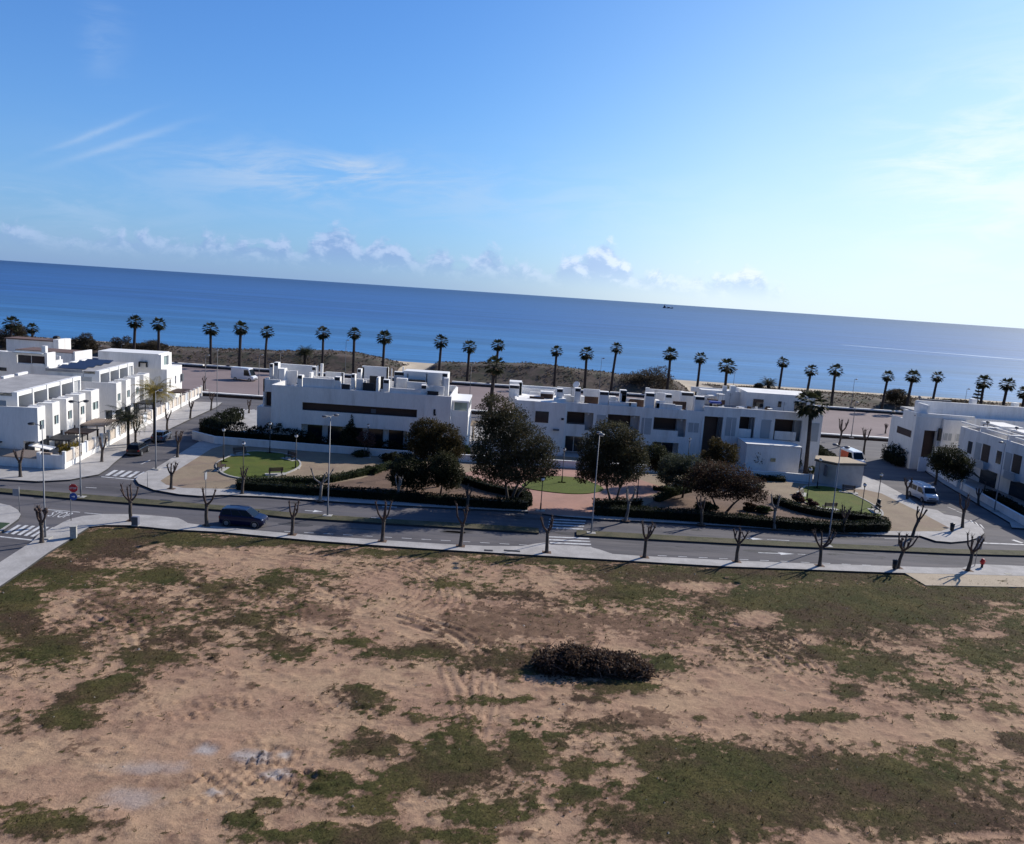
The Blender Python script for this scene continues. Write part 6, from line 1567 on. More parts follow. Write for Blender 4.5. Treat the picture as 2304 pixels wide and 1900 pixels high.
street_lamp((2055, 1052), (2060, 936), 'slim street lamp at the corner of the right corner house', [(-.5, .1)], KZ)
street_lamp((582, 893), (586, 799), 'thin street lamp at the lot edge left of the long white house', [(.3, .3)], .03, mat='greypole')
street_lamp((1056, 908), (1060, 818), 'thin street lamp in the dirt lot between the two long houses', [(.3, .3)], .03, mat='greypole')
street_lamp((462, 878), (466, 800), 'thin street lamp in the dirt lot beyond the left street', [(.3, .3)], .03, mat='greypole')
street_lamp((1915, 985), (1920, 905), 'thin street lamp at the lot edge behind the white van', [(.3, .3)], .03, mat='greypole')
for i, (px, py, lab) in enumerate([(779, 766, 'promenade lamp between the eighth and ninth palms'), (1354, 807, 'promenade lamp between two palms in the middle of the row'), (1654, 832, 'promenade lamp just right of the nineteenth palm'), (1923, 854, 'promenade lamp right of the twenty-second palm'), (2176, 876, 'promenade lamp left of the tiered pine'), (223, 800, 'promenade lamp behind the second row house on the left'), (273, 775, 'promenade lamp left of the third palm'), (631, 793, 'short promenade lamp left of the bushy palm')]):
    x, z_ = V(200.5, px, py)
    t = street_lamp(None, None, lab, [(.25, 0)], .05, max(3.5, z_), 'greypole', 'lamps along the beach promenade', (x, 200.5))

def globe_lamp(base, top, label, z=KZ, h=None):
    x, y, h_, lean = span(base, top, z); h = h or max(3.4, min(4.6, h_))
    t = thing('globe_lamp', label, 'park lamp', (x, y, z), 0, 'globe lamps of the park')
    m = MB(); m.box(-.5, .5, -.3, .3, -.04, .09); m.build('footing', mt['concrete'], t)
    m = MB(); m.tube([(0, 0, 0), (0, 0, .9), (0, 0, .95), (0, 0, h - .35)], [.085, .08, .05, .045], 9); m.tube([(0, 0, h - .4), (0, 0, h - .3)], [.1, .12], 10); m.build('pole', mt['dark'], t, True)
    m = MB(); m.ball((0, 0, h - .12), .21, 14, 9); m.build('globe', mt['globe'], t, True)
    m = MB(); m.ball((0, 0, h + .0), .19, 12, 8, (1, 1, .6)); m.build('cap', mt['dark'], t, True)
for b, tp, lab in [((503, 1040), (506, 966), 'globe lamp left of the left lawn'), ((547, 1077), (551, 996), 'globe lamp at the near edge of the left lawn'), ((607, 1020), (613, 952), 'globe lamp behind the left lawn'), ((665, 1055), (675, 980), 'globe lamp at the right edge of the left lawn'), ((826, 1030), (831, 955), 'globe lamp above the reddish bare tree'), ((926, 1072), (933, 990), 'globe lamp in front of the brownish tree'), ((1090, 1096), (1096, 1018), 'globe lamp post left of the tallest tree'), ((1264, 1087), (1269, 1010), 'globe lamp post behind the round plaza lawn'), ((1216, 1150), (1222, 1076), 'globe lamp post at the mouth of the plaza'), ((1433, 1123), (1439, 1048), 'globe lamp post at the right side of the plaza'), ((1545, 1058), (1552, 978), 'globe lamp in front of the third balcony of the middle house'), ((1838, 1100), (1844, 1033), 'globe lamp behind the right lawn beside the hut'), ((1936, 1164), (1943, 1089), 'globe lamp at the near edge of the right lawn'), ((1973, 1139), (1985, 1067), 'globe lamp right of the right lawn by the litter bin'), ((1815, 1127), (1821, 1054), 'globe lamp at the left edge of the right lawn')]:
    globe_lamp(b, tp, lab)

# ------------------------------------------------------------------ park benches
def bench(px, py, rz, label):
    x, y = G(px, py, KZ + .1)
    t = thing('park_bench', label, 'bench', (x, y, KZ + .08), rz, 'park benches round the lawns')
    m = MB()
    for k in range(4): m.box(-.85, .85, -.28 + k * .15, -.16 + k * .15, .42, .46)
    m.build('seat', mt['wood'], t)
    m = MB()
    for k in range(3): m.box(-.85, .85, .30 + k * .03, .34 + k * .03, .52 + k * .14, .63 + k * .14)
    m.build('backrest', mt['wood'], t)
    for sx in (-.7, .7):
        m = MB(); m.box(sx - .04, sx + .04, -.27, -.2, 0, .42); m.box(sx - .04, sx + .04, .28, .35, 0, .95); m.box(sx - .04, sx + .04, -.27, .3, .36, .42); m.build('leg', mt['dark'], t)
    m = MB(); m.box(-1.2, 1.2, -.6, .6, -.03, .02); m.build('footing', mt['concrete'], t)
for px, py, rz, lab in [(540, 1023, .6, 'bench at the back left edge of the left lawn'), (652, 1033, -.6, 'bench at the back right edge of the left lawn'), (620, 1067, -2.7, 'bench at the near right edge of the left lawn'), (499, 1056, 1.6, 'bench at the left edge of the left lawn'), (1909, 1108, -.3, 'bench at the back of the right lawn'), (1865, 1146, 3.3, 'bench at the near edge of the right lawn'), (1968, 1150, -1.7, 'bench at the right tip of the right lawn'), (1803, 1112, 1.2, 'bench at the left end of the right lawn')]:
    bench(px, py, rz, lab)

# ------------------------------------------------------------------ signs, bins, cabinets
x, y = G(160, 1172, KZ)
t = thing('traffic_sign', 'stop sign above a round blue arrow sign on one grey pole', 'sign', (x, y, KZ))
m = MB(); m.tube([(0, 0, 0), (0, 0, 3.5)], .04, 8); m.build('pole', mt['galv'], t, True)
def octo(r, n=8, off=math.pi / 8): return [(r * math.cos(off + k * 2 * math.pi / n), r * math.sin(off + k * 2 * math.pi / n)) for k in range(n)]
def plate(par, name, r, n, c, mat, th=.02, yoff=0.):
    p = octo(r, n); m = MB(); vs = [(c[0] + a, c[1] - th / 2 + yoff, c[2] + b) for a, b in p] + [(c[0] + a, c[1] + th / 2 + yoff, c[2] + b) for a, b in p]
    m.add(vs, [tuple(range(n)), tuple(range(n, 2 * n))[::-1]] + [(k, n + k, n + (k + 1) % n, (k + 1) % n) for k in range(n)])
    return m.build(name, mat, par)
def text_mesh(body, size, mat, par, loc, name='lettering'):
    cu = bpy.data.curves.new(name, 'FONT'); cu.body = body; cu.size = size; cu.extrude = .004; cu.align_x = 'CENTER'; cu.align_y = 'CENTER'
    tmp = bpy.data.objects.new('t', cu); C.objects.link(tmp); bpy.context.view_layer.update()
    me = bpy.data.meshes.new_from_object(tmp.evaluated_get(bpy.context.evaluated_depsgraph_get())); bpy.data.objects.remove(tmp)
    me.materials.clear(); me.materials.append(mat)
    o = bpy.data.objects.new(name, me); C.objects.link(o); o.parent = par; o.location = loc; o.rotation_euler = (R(90), 0, 0)
    return o
s1 = plate(t, 'stop_plate', .42, 8, (.30, -.06, 3.15), mt['red']); text_mesh('STOP', .27, mt['white2'], s1, (.30, -.08, 3.15))
s2 = plate(t, 'blue_plate', .36, 20, (.30, -.06, 2.35), mt['blue'])
m = MB(); m.add([(.16, -.075, 2.32), (.34, -.075, 2.32), (.34, -.075, 2.24), (.48, -.075, 2.36), (.34, -.075, 2.48), (.34, -.075, 2.40), (.16, -.075, 2.40)], [tuple(range(7))]); m.build('arrow', mt['white2'], s2)
x, y = G(44, 1153, KZ)
t = thing('traffic_sign', 'back of a grey rectangular sign on a pole at the left edge', 'sign', (x, y, KZ)); m = MB(); m.tube([(0, 0, 0), (0, 0, 2.5)], .035, 8); m.build('pole', mt['galv'], t, True); m = MB(); m.box(-.62, -.05, .03, .05, 1.55, 2.25); m.build('plate', mt['signback'], t)
x, y = G(463, 1120, KZ)
t = thing('traffic_sign', 'edge-on sign post on the far kerb behind the third near tree', 'sign', (x, y, KZ)); m = MB(); m.tube([(0, 0, 0), (0, 0, 2.8)], .035, 8); m.build('pole', mt['galv'], t, True); m = MB(); m.box(-.03, .03, -.35, .25, 2.0, 2.75); m.build('plate', mt['signback'], t)
x, y = G(332, 1096, KZ)
t = thing('marker_post', 'thin bare post on the curved kerb of the park corner', 'post', (x, y, KZ)); m = MB(); m.tube([(0, 0, 0), (0, 0, 1.7)], .03, 8); m.build('pole', mt['galv'], t, True)
x, y = G(2193, 1274, KZ)
t = thing('traffic_sign', 'back of two sign plates on a pole by the red hydrant', 'sign', (x, y, KZ)); m = MB(); m.tube([(0, 0, 0), (0, 0, 3.)], .035, 8); m.build('pole', mt['galv'], t, True); plate(t, 'plate', .36, 18, (.12, .06, 2.75), mt['signback']); m = MB(); m.box(-.2, .42, .05, .08, 1.7, 2.3); m.build('plate', mt['signback'], t)
x, y = G(2209, 1277, KZ)
t = thing('fire_hydrant', 'red hydrant on the near pavement at the right', 'hydrant', (x, y, KZ))
m = MB(); m.tube([(0, 0, 0), (0, 0, .35)], .11, 12); m.build('base', mt['dark'], t, True)
m = MB(); m.tube([(0, 0, .35), (0, 0, .78), (0, 0, .88)], [.19, .19, .1], 12); m.tube([(-.27, 0, .6), (.27, 0, .6)], .07, 10); m.build('body', mt['red'], t, True)
x, y = G(305, 1183, KZ)
t = thing('utility_cabinet', 'dark grey cabinet in front of the second near tree', 'cabinet', (x, y, KZ)); m = MB(); m.box(-.3, .3, -.2, .2, .08, .88); m.build('body', mt['box'], t, bevel=.015); m = MB(); m.box(-.33, .33, -.23, .23, 0, .08); m.build('plinth_or_shade', mt['concrete'], t); m = MB(); m.box(-.26, .26, -.215, -.201, .14, .82); m.build('door', mt['greypole'], t)
x, y = G(166, 1210, KZ)
t = thing('utility_cabinet', 'pale concrete cabinet with a dark front at the left pavement bend', 'cabinet', (x, y, KZ), .35); m = MB(); m.box(-.24, .24, -.3, .3, 0, 1.02); m.build('body', mt['concrete'], t, bevel=.015); m = MB(); m.box(-.255, -.241, -.25, .25, .1, .9); m.build('door', mt['dark'], t); m = MB(); m.box(-.27, .27, -.33, .33, 1.02, 1.08); m.build('lid', mt['concrete'], t)
for px, py, lab in [(2141, 1196, 'dark litter bin on the rounded corner pavement at the right'), (1976, 1141, 'dark litter bin beside the globe lamp right of the right lawn'), (2012, 1282, 'dark litter bin at the foot of the leaning near tree')]:
    x, y = G(px, py, KZ); t = thing('litter_bin', lab, 'litter bin', (x, y, KZ), 0, 'dark litter bins')
    m = MB(); m.tube([(0, 0, .1), (0, 0, .85)], [.2, .25], 14); m.build('body', mt['dark'], t, True); m = MB(); m.tube([(0, 0, .85), (0, 0, .92), (0, 0, 1.0)], [.27, .27, .12], 14); m.build('lid', mt['dark'], t, True); m = MB(); m.tube([(0, 0, 0), (0, 0, .12)], .06, 8); m.build('foot', mt['dark'], t)
for i, (px, py, w) in enumerate([(1152, 1240, .75), (1099, 1239, .4), (2268, 1292, .3), (372, 1126, .6), (2116, 1152, .7)]):
    x, y = G(px, py, KZ if i < 3 else 0); m = MB(); m.box(-w, w, -.22, .22, -.03, .012 if i < 3 else .008)
    o = m.build('manhole_cover', mt['dark']); o.location = (x, y, KZ if i < 3 else 0)
    tag(o, ['dark drain cover on the near pavement left of the crossing', 'small dark cover on the near pavement farther left of the crossing', 'small dark cover on the wide pavement at the right', 'dark drain cover in the left junction', 'dark drain cover beside the white camper van'][i], 'drain cover')

# ------------------------------------------------------------------ vehicles
def wheel(t, x, y, r, w):
    s = 1 if y > 0 else -1
    m = MB(); m.disc((x, y, r), r, (0, 1, 0), w, 22); o = m.build('wheel', mt['rubber'], t)
    m = MB(); m.disc((x, y + s * (w / 2 + .006), r), r * .66, (0, 1, 0), .02, 18); m.build('rim', mt['rim'], o)
def loft(st):
    """closed body through cross-sections (x, [(y, z) from low right over the top to low left])"""
    m = MB(); n = len(st[0][1]); vs = [(x, y, z) for x, sec in st for y, z in sec]; fs = []
    for i in range(len(st) - 1):
        for k in range(n):
            k2 = (k + 1) % n; fs.append((i * n + k, i * n + k2, (i + 1) * n + k2, (i + 1) * n + k))
    fs.append(tuple(range(n))); fs.append(tuple(range((len(st) - 1) * n, len(st) * n))[::-1])
    return m.add(vs, fs)
def car(name, label, loc, rz, L, W, H, paint, belt, hood, cab, gl=None, r=.33, group=None, cat='car'):
    """cab = (x rear base, x rear top, x front top, x front base) as shares of length from the rear"""
    t = thing(name, label, cat, loc, rz, group)
    hw = W / 2
    X = lambda s: (s - .5) * L
    def sec(k, z0, zb, zt): return [(-hw * k * .93, z0), (-hw * k, (z0 + zb) * .5), (-hw * k * .985, zb), (-hw * k * .90, zt), (hw * k * .90, zt), (hw * k * .985, zb), (hw * k, (z0 + zb) * .5), (hw * k * .93, z0)]
    st = [(X(0), sec(.84, .42, belt * .82, belt * .92)), (X(.03), sec(.95, .25, belt * .9, belt)), (X(.15), sec(1, .2, belt * .93, belt + .02)), (X(.5), sec(1, .2, belt * .93, belt)), (X(cab[3]), sec(1, .2, hood * .93, (belt + hood) / 2 + .01)), (X(.93), sec(.95, .22, hood * .82, hood * .93)), (X(.985), sec(.86, .3, hood * .68, hood * .8)), (X(1.), sec(.74, .4, hood * .6, hood * .68))]
    b = loft(st)
    # cabin shell
    zc, zr = belt - .03, H
    k0, k1 = .90, .74
    q = [(X(cab[0]), -hw * k0, zc), (X(cab[3]), -hw * k0, zc - (belt - hood) * .4), (X(cab[3]), hw * k0, zc - (belt - hood) * .4), (X(cab[0]), hw * k0, zc), (X(cab[1]), -hw * k1, zr - .06), (X((cab[1] + cab[2]) / 2), -hw * k1, zr), (X(cab[2]), -hw * k1, zr - .05), (X(cab[2]), hw * k1, zr - .05), (X((cab[1] + cab[2]) / 2), hw * k1, zr), (X(cab[1]), hw * k1, zr - .06)]
    b.add(q, [(0, 1, 6, 5, 4), (3, 9, 8, 7, 2), (1, 2, 7, 6), (0, 4, 9, 3), (4, 5, 8, 9), (5, 6, 7, 8)])
    b.build('body', mt[paint], t, bevel=.018)
    P = [Vector(p) for p in q]
    def pane(nm, c, inset=.1, push=.012):
        cs = [Vector(p) for p in c]; ce = sum(cs, Vector()) / len(cs)
        nrm = (cs[1] - cs[0]).cross(cs[2] - cs[0]).normalized()
        if nrm.dot(ce - Vector((0, 0, belt))) < 0: nrm.negate()
        m = MB(); m.add([tuple(ce + (p - ce) * (1 - inset) + nrm * push) for p in cs], [tuple(range(len(cs)))]); return m.build(nm, mt['carglass'], t)
    pane('windscreen', [P[1], P[2], P[7], P[6]]); pane('rear_window', [P[0], P[3], P[9], P[4]], .16)
    for s in (0, 1):
        a, b_, c_, d = (P[0], P[1], P[6], P[4]) if s == 0 else (P[3], P[2], P[7], P[9])
        for u0, u1 in ((.05, .34), (.37, .64), (.67, .97)):
            lo0, lo1, hi0, hi1 = a.lerp(b_, u0), a.lerp(b_, u1), d.lerp(c_, u0), d.lerp(c_, u1)
            pane('side_window', [lo0.lerp(hi0, .08), lo1.lerp(hi1, .08), lo1.lerp(hi1, .9), lo0.lerp(hi0, .9)], .02, .014)
    for sx in (.18, .815):
        for sy in (-1, 1):
            m = MB(); m.disc((X(sx), sy * (hw - .05), r * 1.03), r * 1.16, (0, 1, 0), .12, 22); m.build('wheel_arch', mt['chrome'], t)
            wheel(t, X(sx), sy * (hw - .07), r, .22)
    for sy in (-1, 1):
        m = MB(); m.ball((X(.955), sy * hw * .70, hood * .76), .13, 10, 7, (1.1, 1.25, .7)); m.build('headlight', mt['lamp'], t, True)
        m = MB(); m.box(X(.0) - .01, X(.03), sy * hw * .62, sy * hw * .9, belt * .70, belt * .88); m.build('tail_light', mt['tail'], t, bevel=.01)
        m = MB(); m.ball((X(cab[3]) - .18, sy * (hw + .06), belt + .08), .11, 8, 6, (.7, 1, .75)); m.build('mirror', mt[paint], t, True)
    m = MB(); m.box(X(1.) - .08, X(1.) + .02, -hw * .66, hw * .66, .30, .44); m.build('front_bumper', mt['chrome'], t, bevel=.015)
    m = MB(); m.box(X(0) - .03, X(0) + .1, -hw * .8, hw * .8, .32, .5); m.build('rear_bumper', mt['chrome'], t, bevel=.015)
    m = MB(); m.box(X(1.) - .10, X(1.) + .012, -hw * .4, hw * .4, .48, .60); m.build('grille', mt['chrome'], t)
    return t
a, b = G(497, 1184), G(588, 1191)
# dark blue car driving along the avenue
t = car('suv', 'dark navy blue estate car driving on the near lane of the avenue', (-25.25, 74.6, 0), R(-1.5), 4.3, 1.80, 1.70, 'navy', 1.08, 1.0, (.012, .055, .60, .80))
m = MB(); 
for sy in (-.62, .62): m.tube([(-1.6, sy, 1.69), (-.4, sy, 1.75), (.3, sy, 1.71)], .022, 6)
m.build('roof_rail', mt['chrome'], t)
x, y = G(292, 1026)
car('parked_car', 'black hatchback parked nearest by the panelled fence on the left street', (x + .3, y + 1.6, 0), R(97), 4.0, 1.75, 1.5, 'blackpaint', .98, .9, (.01, .09, .58, .8), group='cars parked on the left street')
x, y = G(348, 995)
car('parked_car', 'grey car parked second along the panelled fence', (x + .2, y + 1.7, 0), R(97), 4.3, 1.75, 1.45, 'silver', .95, .88, (.06, .2, .58, .78), group='cars parked on the left street')
def van(name, label, loc, rz, L, W, H, paint, snout=.86, kind=0, r=.33):
    t = thing(name, label, 'van', loc, rz); hw = W / 2; X = lambda s: (s - .5) * L
    def sec(k, zt): return [(-hw * k * .95, .32), (-hw * k, .8), (-hw * k * .985, min(1.15, zt * .8)), (-hw * k * .93, zt - .16), (-hw * k * .80, zt), (hw * k * .80, zt), (hw * k * .93, zt - .16), (hw * k * .985, min(1.15, zt * .8)), (hw * k, .8), (hw * k * .95, .32)]
    b = loft([(X(0), sec(.95, H * .96)), (X(.03), sec(.99, H * .99)), (X(.3), sec(1, H)), (X(snout - .16), sec(1, H * .985)), (X(snout - .10), sec(.99, H * .95)), (X(snout + .02), sec(.98, 1.22)), (X(.955), sec(.95, 1.08)), (X(1.), sec(.86, .86))])
    b.build('body', mt[paint], t, bevel=.02)
    m = MB(); xa, xb = X(snout - .085), X(snout + .012); o = .02
    m.add([(xa + o + .02, -hw * .74, H * .91), (xa + o + .02, hw * .74, H * .91), (xb + o + .04, hw * .86, 1.27), (xb + o + .04, -hw * .86, 1.27)], [(0, 1, 2, 3)]); m.build('windscreen', mt['carglass'], t)
    for s in (-1, 1):
        for u0, u1 in (((.52, .72), (.1, .28), (.30, .50)) if kind != 2 else ((.55, .72),)):
            ua, ub = X(u0), X(u1)
            if u1 > .6:
                ub = X(snout - .12); m = MB(); m.add([(X(snout - .30), s * (hw * .985 + .015), 1.2), (X(snout - .03), s * (hw * .985 + .012), 1.2), (ub, s * (hw * .94 + .015), H * .86), (X(snout - .30), s * (hw * .945 + .015), H * .86)], [(0, 1, 2, 3)]); m.build('side_window', mt['carglass'], t)
            elif kind == 1:
                m = MB(); m.add([(ua, s * (hw * .985 + .015), 1.2), (ub, s * (hw * .985 + .015), 1.2), (ub, s * (hw * .945 + .015), H * .86), (ua, s * (hw * .945 + .015), H * .86)], [(0, 1, 2, 3)]); m.build('side_window', mt['carglass'], t)
        m = MB(); m.ball((X(.975), s * hw * .70, .88), .14, 10, 7, (.8, 1.3, .9)); m.build('headlight', mt['lamp'], t, True)
        m = MB(); m.box(X(0) - .015, X(.01), s * hw * .82, s * hw * .95, .8, 1.3); m.build('tail_light', mt['tail'], t)
        m = MB(); m.ball((X(snout - .0), s * (hw + .1), 1.3), .14, 8, 6, (.6, .8, 1.1)); m.build('mirror', mt['chrome'], t, True)
        for sx in (.2, .83):
            m = MB(); m.disc((X(sx), s * (hw - .05), r * 1.03), r * 1.15, (0, 1, 0), .12, 22); m.build('wheel_arch', mt['chrome'], t)
            wheel(t, X(sx), s * (hw - .07), r, .2)
    m = MB(); m.box(X(1.) - .1, X(1.) + .03, -hw * .82, hw * .82, .32, .58); m.build('front_bumper', mt['chrome'], t, bevel=.02)
    m = MB(); m.box(X(1.) - .06, X(1.) + .014, -hw * .55, hw * .55, .64, .80); m.build('grille', mt['chrome'], t)
    return t
x, y = G(2083, 1128)
t = van('camper_van', 'white camper van parked facing the camera on the right street', (x - .1, y + .9, 0), R(-87), 4.9, 1.9, 2.1, 'whitepaint', .86, 1)
m = MB(); m.box(-1.2, .6, -.6, .6, 2.06, 2.2); m.build('roof_box', mt['whitepaint'], t, bevel=.04)
x, y = G(1928, 1050)
t = van('delivery_van', 'white van with an orange red side panel on the right street behind the hut', (x - .2, y + 1.6, 0), R(-84), 5.2, 2.0, 2.4, 'whitepaint', .86, 2)
m = MB(); m.add([(-2.2, -1.012, .75), (.4, -1.012, .75), (.4, -.965, 2.0), (-2.2, -.965, 2.0)], [(0, 1, 2, 3)]); m.build('side_panel', mt['orange'], t)
x, y = G(548, 857)
t = van('motorhome', 'white motorhome parked alone in the dirt lot', (x, y + .6, .03), R(-12), 5.6, 2.2, 2.9, 'whitepaint', .88, 2)

# ------------------------------------------------------------------ ship on the horizon
x, y = G(1503, 694, -1.2)
sc_ = y / 3000.
t = thing('ship', 'small dark working ship far out on the sea', 'ship', (x, y, -1.2), R(4))
t.scale = (sc_, sc_, sc_)
m = loft([(-19, [(-3, 0), (-3.6, 2.6), (3.6, 2.6), (3, 0)]), (-10, [(-4, 0), (-4.4, 2.2), (4.4, 2.2), (4, 0)]), (10, [(-4, 0), (-4.4, 2.4), (4.4, 2.4), (4, 0)]), (19, [(-.3, .3), (-.8, 4.6), (.8, 4.6), (.3, .3)])]); m.build('hull', mt['hull'], t)
m = MB(); m.box(-17, -10, -3, 3, 2.4, 6.5); m.box(-16, -12, -2.4, 2.4, 6.5, 9.2); m.build('wheelhouse', mt['hull'], t)
m = MB(); m.tube([(-14, 0, 9), (-14, 0, 15)], .35, 6); m.tube([(14, 0, 3), (15, 0, 9)], .35, 6); m.tube([(-13, 0, 12), (3, 0, 4)], .2, 5); m.build('mast', mt['hull'], t)
m = MB(); m.box(-2, 6, -2, 2, 2.2, 4.2); m.build('hatch', mt['hull'], t)

# ------------------------------------------------------------------ sky, sun, camera
SUN_AZ, SUN_EL = R(47), R(30.5)
w = bpy.data.worlds.new('World'); scene.world = w; w.use_nodes = True
T = NT(w.node_tree); bg = T.nt.nodes['Background']
sky = T.n('ShaderNodeTexSky', sky_type='NISHITA'); sky.sun_disc = False; sky.sun_elevation = SUN_EL; sky.sun_rotation = SUN_AZ
sky.air_density = 1.; sky.dust_density = SKY_DUST; sky.ozone_density = 2.; sky.altitude = 0
dirv = T.n('ShaderNodeTexCoord').outputs['Generated']
nrm = T.n('ShaderNodeVectorMath', operation='NORMALIZE'); T.link(dirv, nrm.inputs[0]); dv = nrm.outputs[0]
sp_ = T.n('ShaderNodeSeparateXYZ'); T.link(dv, sp_.inputs[0])
el = T.math('ARCSINE', sp_.outputs[2]); az = T.math('ARCTAN2', sp_.outputs[0], sp_.outputs[1])
col = T.mix(1., sky.outputs[0], SKY_TINT, 'MULTIPLY')
hd = T.n('ShaderNodeVectorMath', operation='DOT_PRODUCT'); T.link(dv, hd.inputs[0]); hd.inputs[1].default_value = (math.sin(SUN_AZ), math.cos(SUN_AZ), 0)
col = T.mix(1., col, T.mix(T.ramp(hd.outputs['Value'], -.95, .1), SKY_BACK, (1., 1., 1.)), 'MULTIPLY')   # the deep side of the sky, away from the sun
# whitening of the air towards the sun and towards the horizon
sd = (math.sin(SUN_AZ) * math.cos(SUN_EL), math.cos(SUN_AZ) * math.cos(SUN_EL), math.sin(SUN_EL))
dt = T.n('ShaderNodeVectorMath', operation='DOT_PRODUCT'); T.link(dv, dt.inputs[0]); dt.inputs[1].default_value = (math.sin(R(62)), math.cos(R(62)), 0)
glow = T.math('POWER', T.ramp(dt.outputs['Value'], .0, 1.04), 2.7)
elp = T.math('MAXIMUM', el, 0.)
hz = T.math('EXPONENT', T.math('MULTIPLY', elp, -9.))
hz2 = T.math('EXPONENT', T.math('MULTIPLY', elp, -3.2))
gk = T.math('MULTIPLY', T.math('MULTIPLY', glow, hz2), SKY_GLOW)
col = T.mix(1., col, T.mix(T.math('MINIMUM', gk, 1.), (0, 0, 0), SKY_GLOW_COL), 'ADD')
hz = T.math('MULTIPLY', hz, T.ramp(hd.outputs['Value'], -.6, .1))
col = T.mix(T.math('MULTIPLY', hz, .58), col, T.mix(T.math('MINIMUM', T.math('MULTIPLY', glow, 2.6), 1.), SKY_HZ_L, SKY_HZ_R))
sc_ = T.n('ShaderNodeSeparateColor'); T.link(col, sc_.inputs[0]); cc_ = T.n('ShaderNodeCombineColor')
for k_, lim in enumerate(SKY_KNEE):      # bright air saturates softly
    v_ = sc_.outputs[k_]; T.link(T.math('DIVIDE', v_, T.math('POWER', T.math('ADD', 1., T.math('POWER', T.math('DIVIDE', v_, lim), 3.)), .3333)), cc_.inputs[k_])
col = cc_.outputs[0]
# clouds: a low bank of cumulus over the sea and thin high wisps
def comb(a, b, c=0.):
    nd = T.n('ShaderNodeCombineXYZ'); T.put(nd.inputs[0], a); T.put(nd.inputs[1], b); T.put(nd.inputs[2], c); return nd.outputs[0]
def gauss(v, c, s):
    d = T.math('DIVIDE', T.math('SUBTRACT', v, c), s); return T.math('EXPONENT', T.math('MULTIPLY', T.math('MULTIPLY', d, d), -1.))
def axr(px, py):
    d = Vector(ray(px, py)).normalized(); return math.atan2(d.x, d.y), math.asin(d.z)
hgt = T.math('ADD', T.math('MULTIPLY', T.noise(comb(T.math('MULTIPLY', az, 7.), 2.), 1., 4, .6), .055), T.math('MULTIPLY', T.ramp(az, .42, .25), .012))
hgt = T.math('MULTIPLY', hgt, T.ramp(az, .46, .22))
for px, py, sg, am in [(760, 490, .050, 1.), (870, 520, .05, .8), (1365, 530, .050, .85), (1290, 555, .03, .6), (1690, 580, .03, .55), (1570, 600, .03, .45), (1105, 545, .035, .7), (990, 540, .03, .7), (640, 515, .022, .75), (540, 515, .025, .75), (456, 530, .012, .6), (375, 520, .018, .8), (275, 500, .016, .9), (110, 525, .03, .7), (30, 515, .008, .9), (210, 545, .04, .5)]:
    a_, e_ = axr(px, py); g = T.math('MULTIPLY', gauss(az, a_, sg), e_)
    hgt = g if hgt is None else T.math('MAXIMUM', hgt, g)
cn = T.noise(comb(T.math('MULTIPLY', az, 34.), T.math('MULTIPLY', el, 46.)), 1., 7, .62, .3)
cn2 = T.noise(comb(T.math('MULTIPLY', T.math('ADD', az, .006), 34.), T.math('MULTIPLY', T.math('ADD', el, .010), 46.)), 1., 7, .62, .3)
edge = T.math('SUBTRACT', T.math('ADD', hgt, T.math('MULTIPLY', T.math('SUBTRACT', cn, .56), .075)), el)
cm = T.math('MULTIPLY', T.ramp(edge, -.003, .016), T.ramp(el, .003, .040))
lit = T.ramp(T.math('ADD', T.math('MULTIPLY', T.math('SUBTRACT', cn, cn2), 2.6), T.math('MULTIPLY', T.math('SUBTRACT', .014, edge), 9.)), -.25, .35)
ccol = T.mix(lit, CL_SH, CL_LIT)
ccol = T.mix(1., ccol, T.mix(T.math('MINIMUM', T.math('MULTIPLY', glow, 4.), 1.), (.72, .80, .92), (1.35, 1.30, 1.22)), 'MULTIPLY')
col = T.mix(T.math('MULTIPLY', cm, CL_AMT), col, ccol)
wn = T.noise(comb(T.math('MULTIPLY', T.math('ADD', az, T.math('MULTIPLY', el, -1.2)), 9.), T.math('MULTIPLY', el, 34.)), 1., 6, .62, .6)
wisp = None
for px, py, sa, se, am in [(680, 385, .13, .022, .55), (780, 375, .06, .010, .5), (620, 420, .16, .035, .30), (240, 70, .020, .045, .16), (215, 110, .012, .02, .12), (1000, 430, .25, .04, .25), (2080, 365, .05, .03, .25), (2290, 400, .12, .10, .55), (180, 480, .12, .03, .25), (60, 440, .06, .012, .25)]:
    a_, e_ = axr(px, py); g = T.math('MULTIPLY', T.math('MULTIPLY', gauss(az, a_, sa), gauss(el, e_, se)), am)
    wisp = g if wisp is None else T.math('ADD', wisp, g)
wm = T.math('MULTIPLY', wisp, T.ramp(wn, .36, .66), clamp=True)
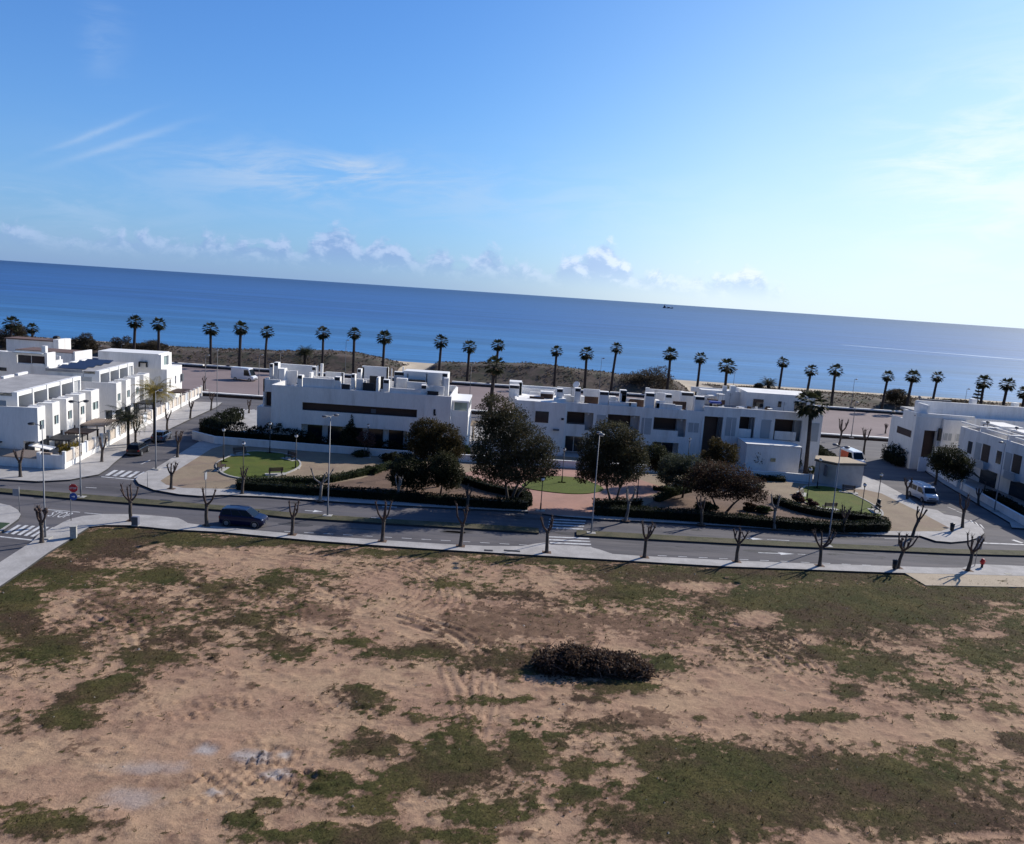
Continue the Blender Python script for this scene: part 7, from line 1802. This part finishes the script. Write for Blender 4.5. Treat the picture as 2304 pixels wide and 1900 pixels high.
# two thin streaks
for (p, q, wd, am) in (((100, 340), (275, 274), .0035, .40), ((120, 372), (350, 300), .0042, .42)):
    (a0_, e0_), (a1_, e1_) = axr(*p), axr(*q); sl = (e1_ - e0_) / (a1_ - a0_)
    d = T.math('SUBTRACT', el, T.math('ADD', T.math('MULTIPLY', T.math('SUBTRACT', az, a0_), sl), e0_))
    d = T.math('ADD', d, T.math('MULTIPLY', T.math('SUBTRACT', wn, .5), .012))
    g = T.math('MULTIPLY', T.math('MULTIPLY', gauss(d, 0., wd), gauss(az, (a0_ * .35 + a1_ * .65), abs(a1_ - a0_) * .55)), am)
    wm = T.math('ADD', wm, g, clamp=True)
col = T.mix(wm, col, T.mix(T.math('MINIMUM', T.math('MULTIPLY', glow, 3.), 1.), WISP_L, WISP_R))
T.link(col, bg.inputs['Color']); bg.inputs['Strength'].default_value = SKY_STR

sun = bpy.data.lights.new('sun', 'SUN'); sun.energy = SUN_E; sun.angle = R(.55); sun.color = (1., .93, .82)
so = bpy.data.objects.new('sun', sun); C.objects.link(so)
so.rotation_euler = Vector(sd).to_track_quat('Z', 'Y').to_euler(); so.location = (60, 40, 60)

cam = bpy.data.cameras.new('camera'); co = bpy.data.objects.new('camera', cam); C.objects.link(co); scene.camera = co
cam.sensor_fit = 'HORIZONTAL'; cam.sensor_width = 36.; cam.lens = 36. * F / 2304.
cam.clip_start = .5; cam.clip_end = 200000.
co.location = (0, 0, CAMH)
fwd = Vector(ray(CX, CY)).normalized(); rt = (Vector(ray(CX + 100, CY)) - Vector(ray(CX, CY))).normalized(); upv = rt.cross(fwd)
co.rotation_euler = Matrix((rt, upv, -fwd)).transposed().to_euler()

vs_ = scene.view_settings; scene.display_settings.display_device = 'sRGB'
vs_.view_transform = 'Standard'; vs_.look = 'None'; vs_.exposure = EXPO; vs_.gamma = 1.; vs_.use_curve_mapping = False
scene.render.resolution_x, scene.render.resolution_y = 1024, 844
scene.cycles.use_denoising = True
scene.cycles.max_bounces = 6; scene.cycles.diffuse_bounces = 3; scene.cycles.glossy_bounces = 3; scene.cycles.transmission_bounces = 2
scene.cycles.caustics_reflective = False; scene.cycles.caustics_refractive = False
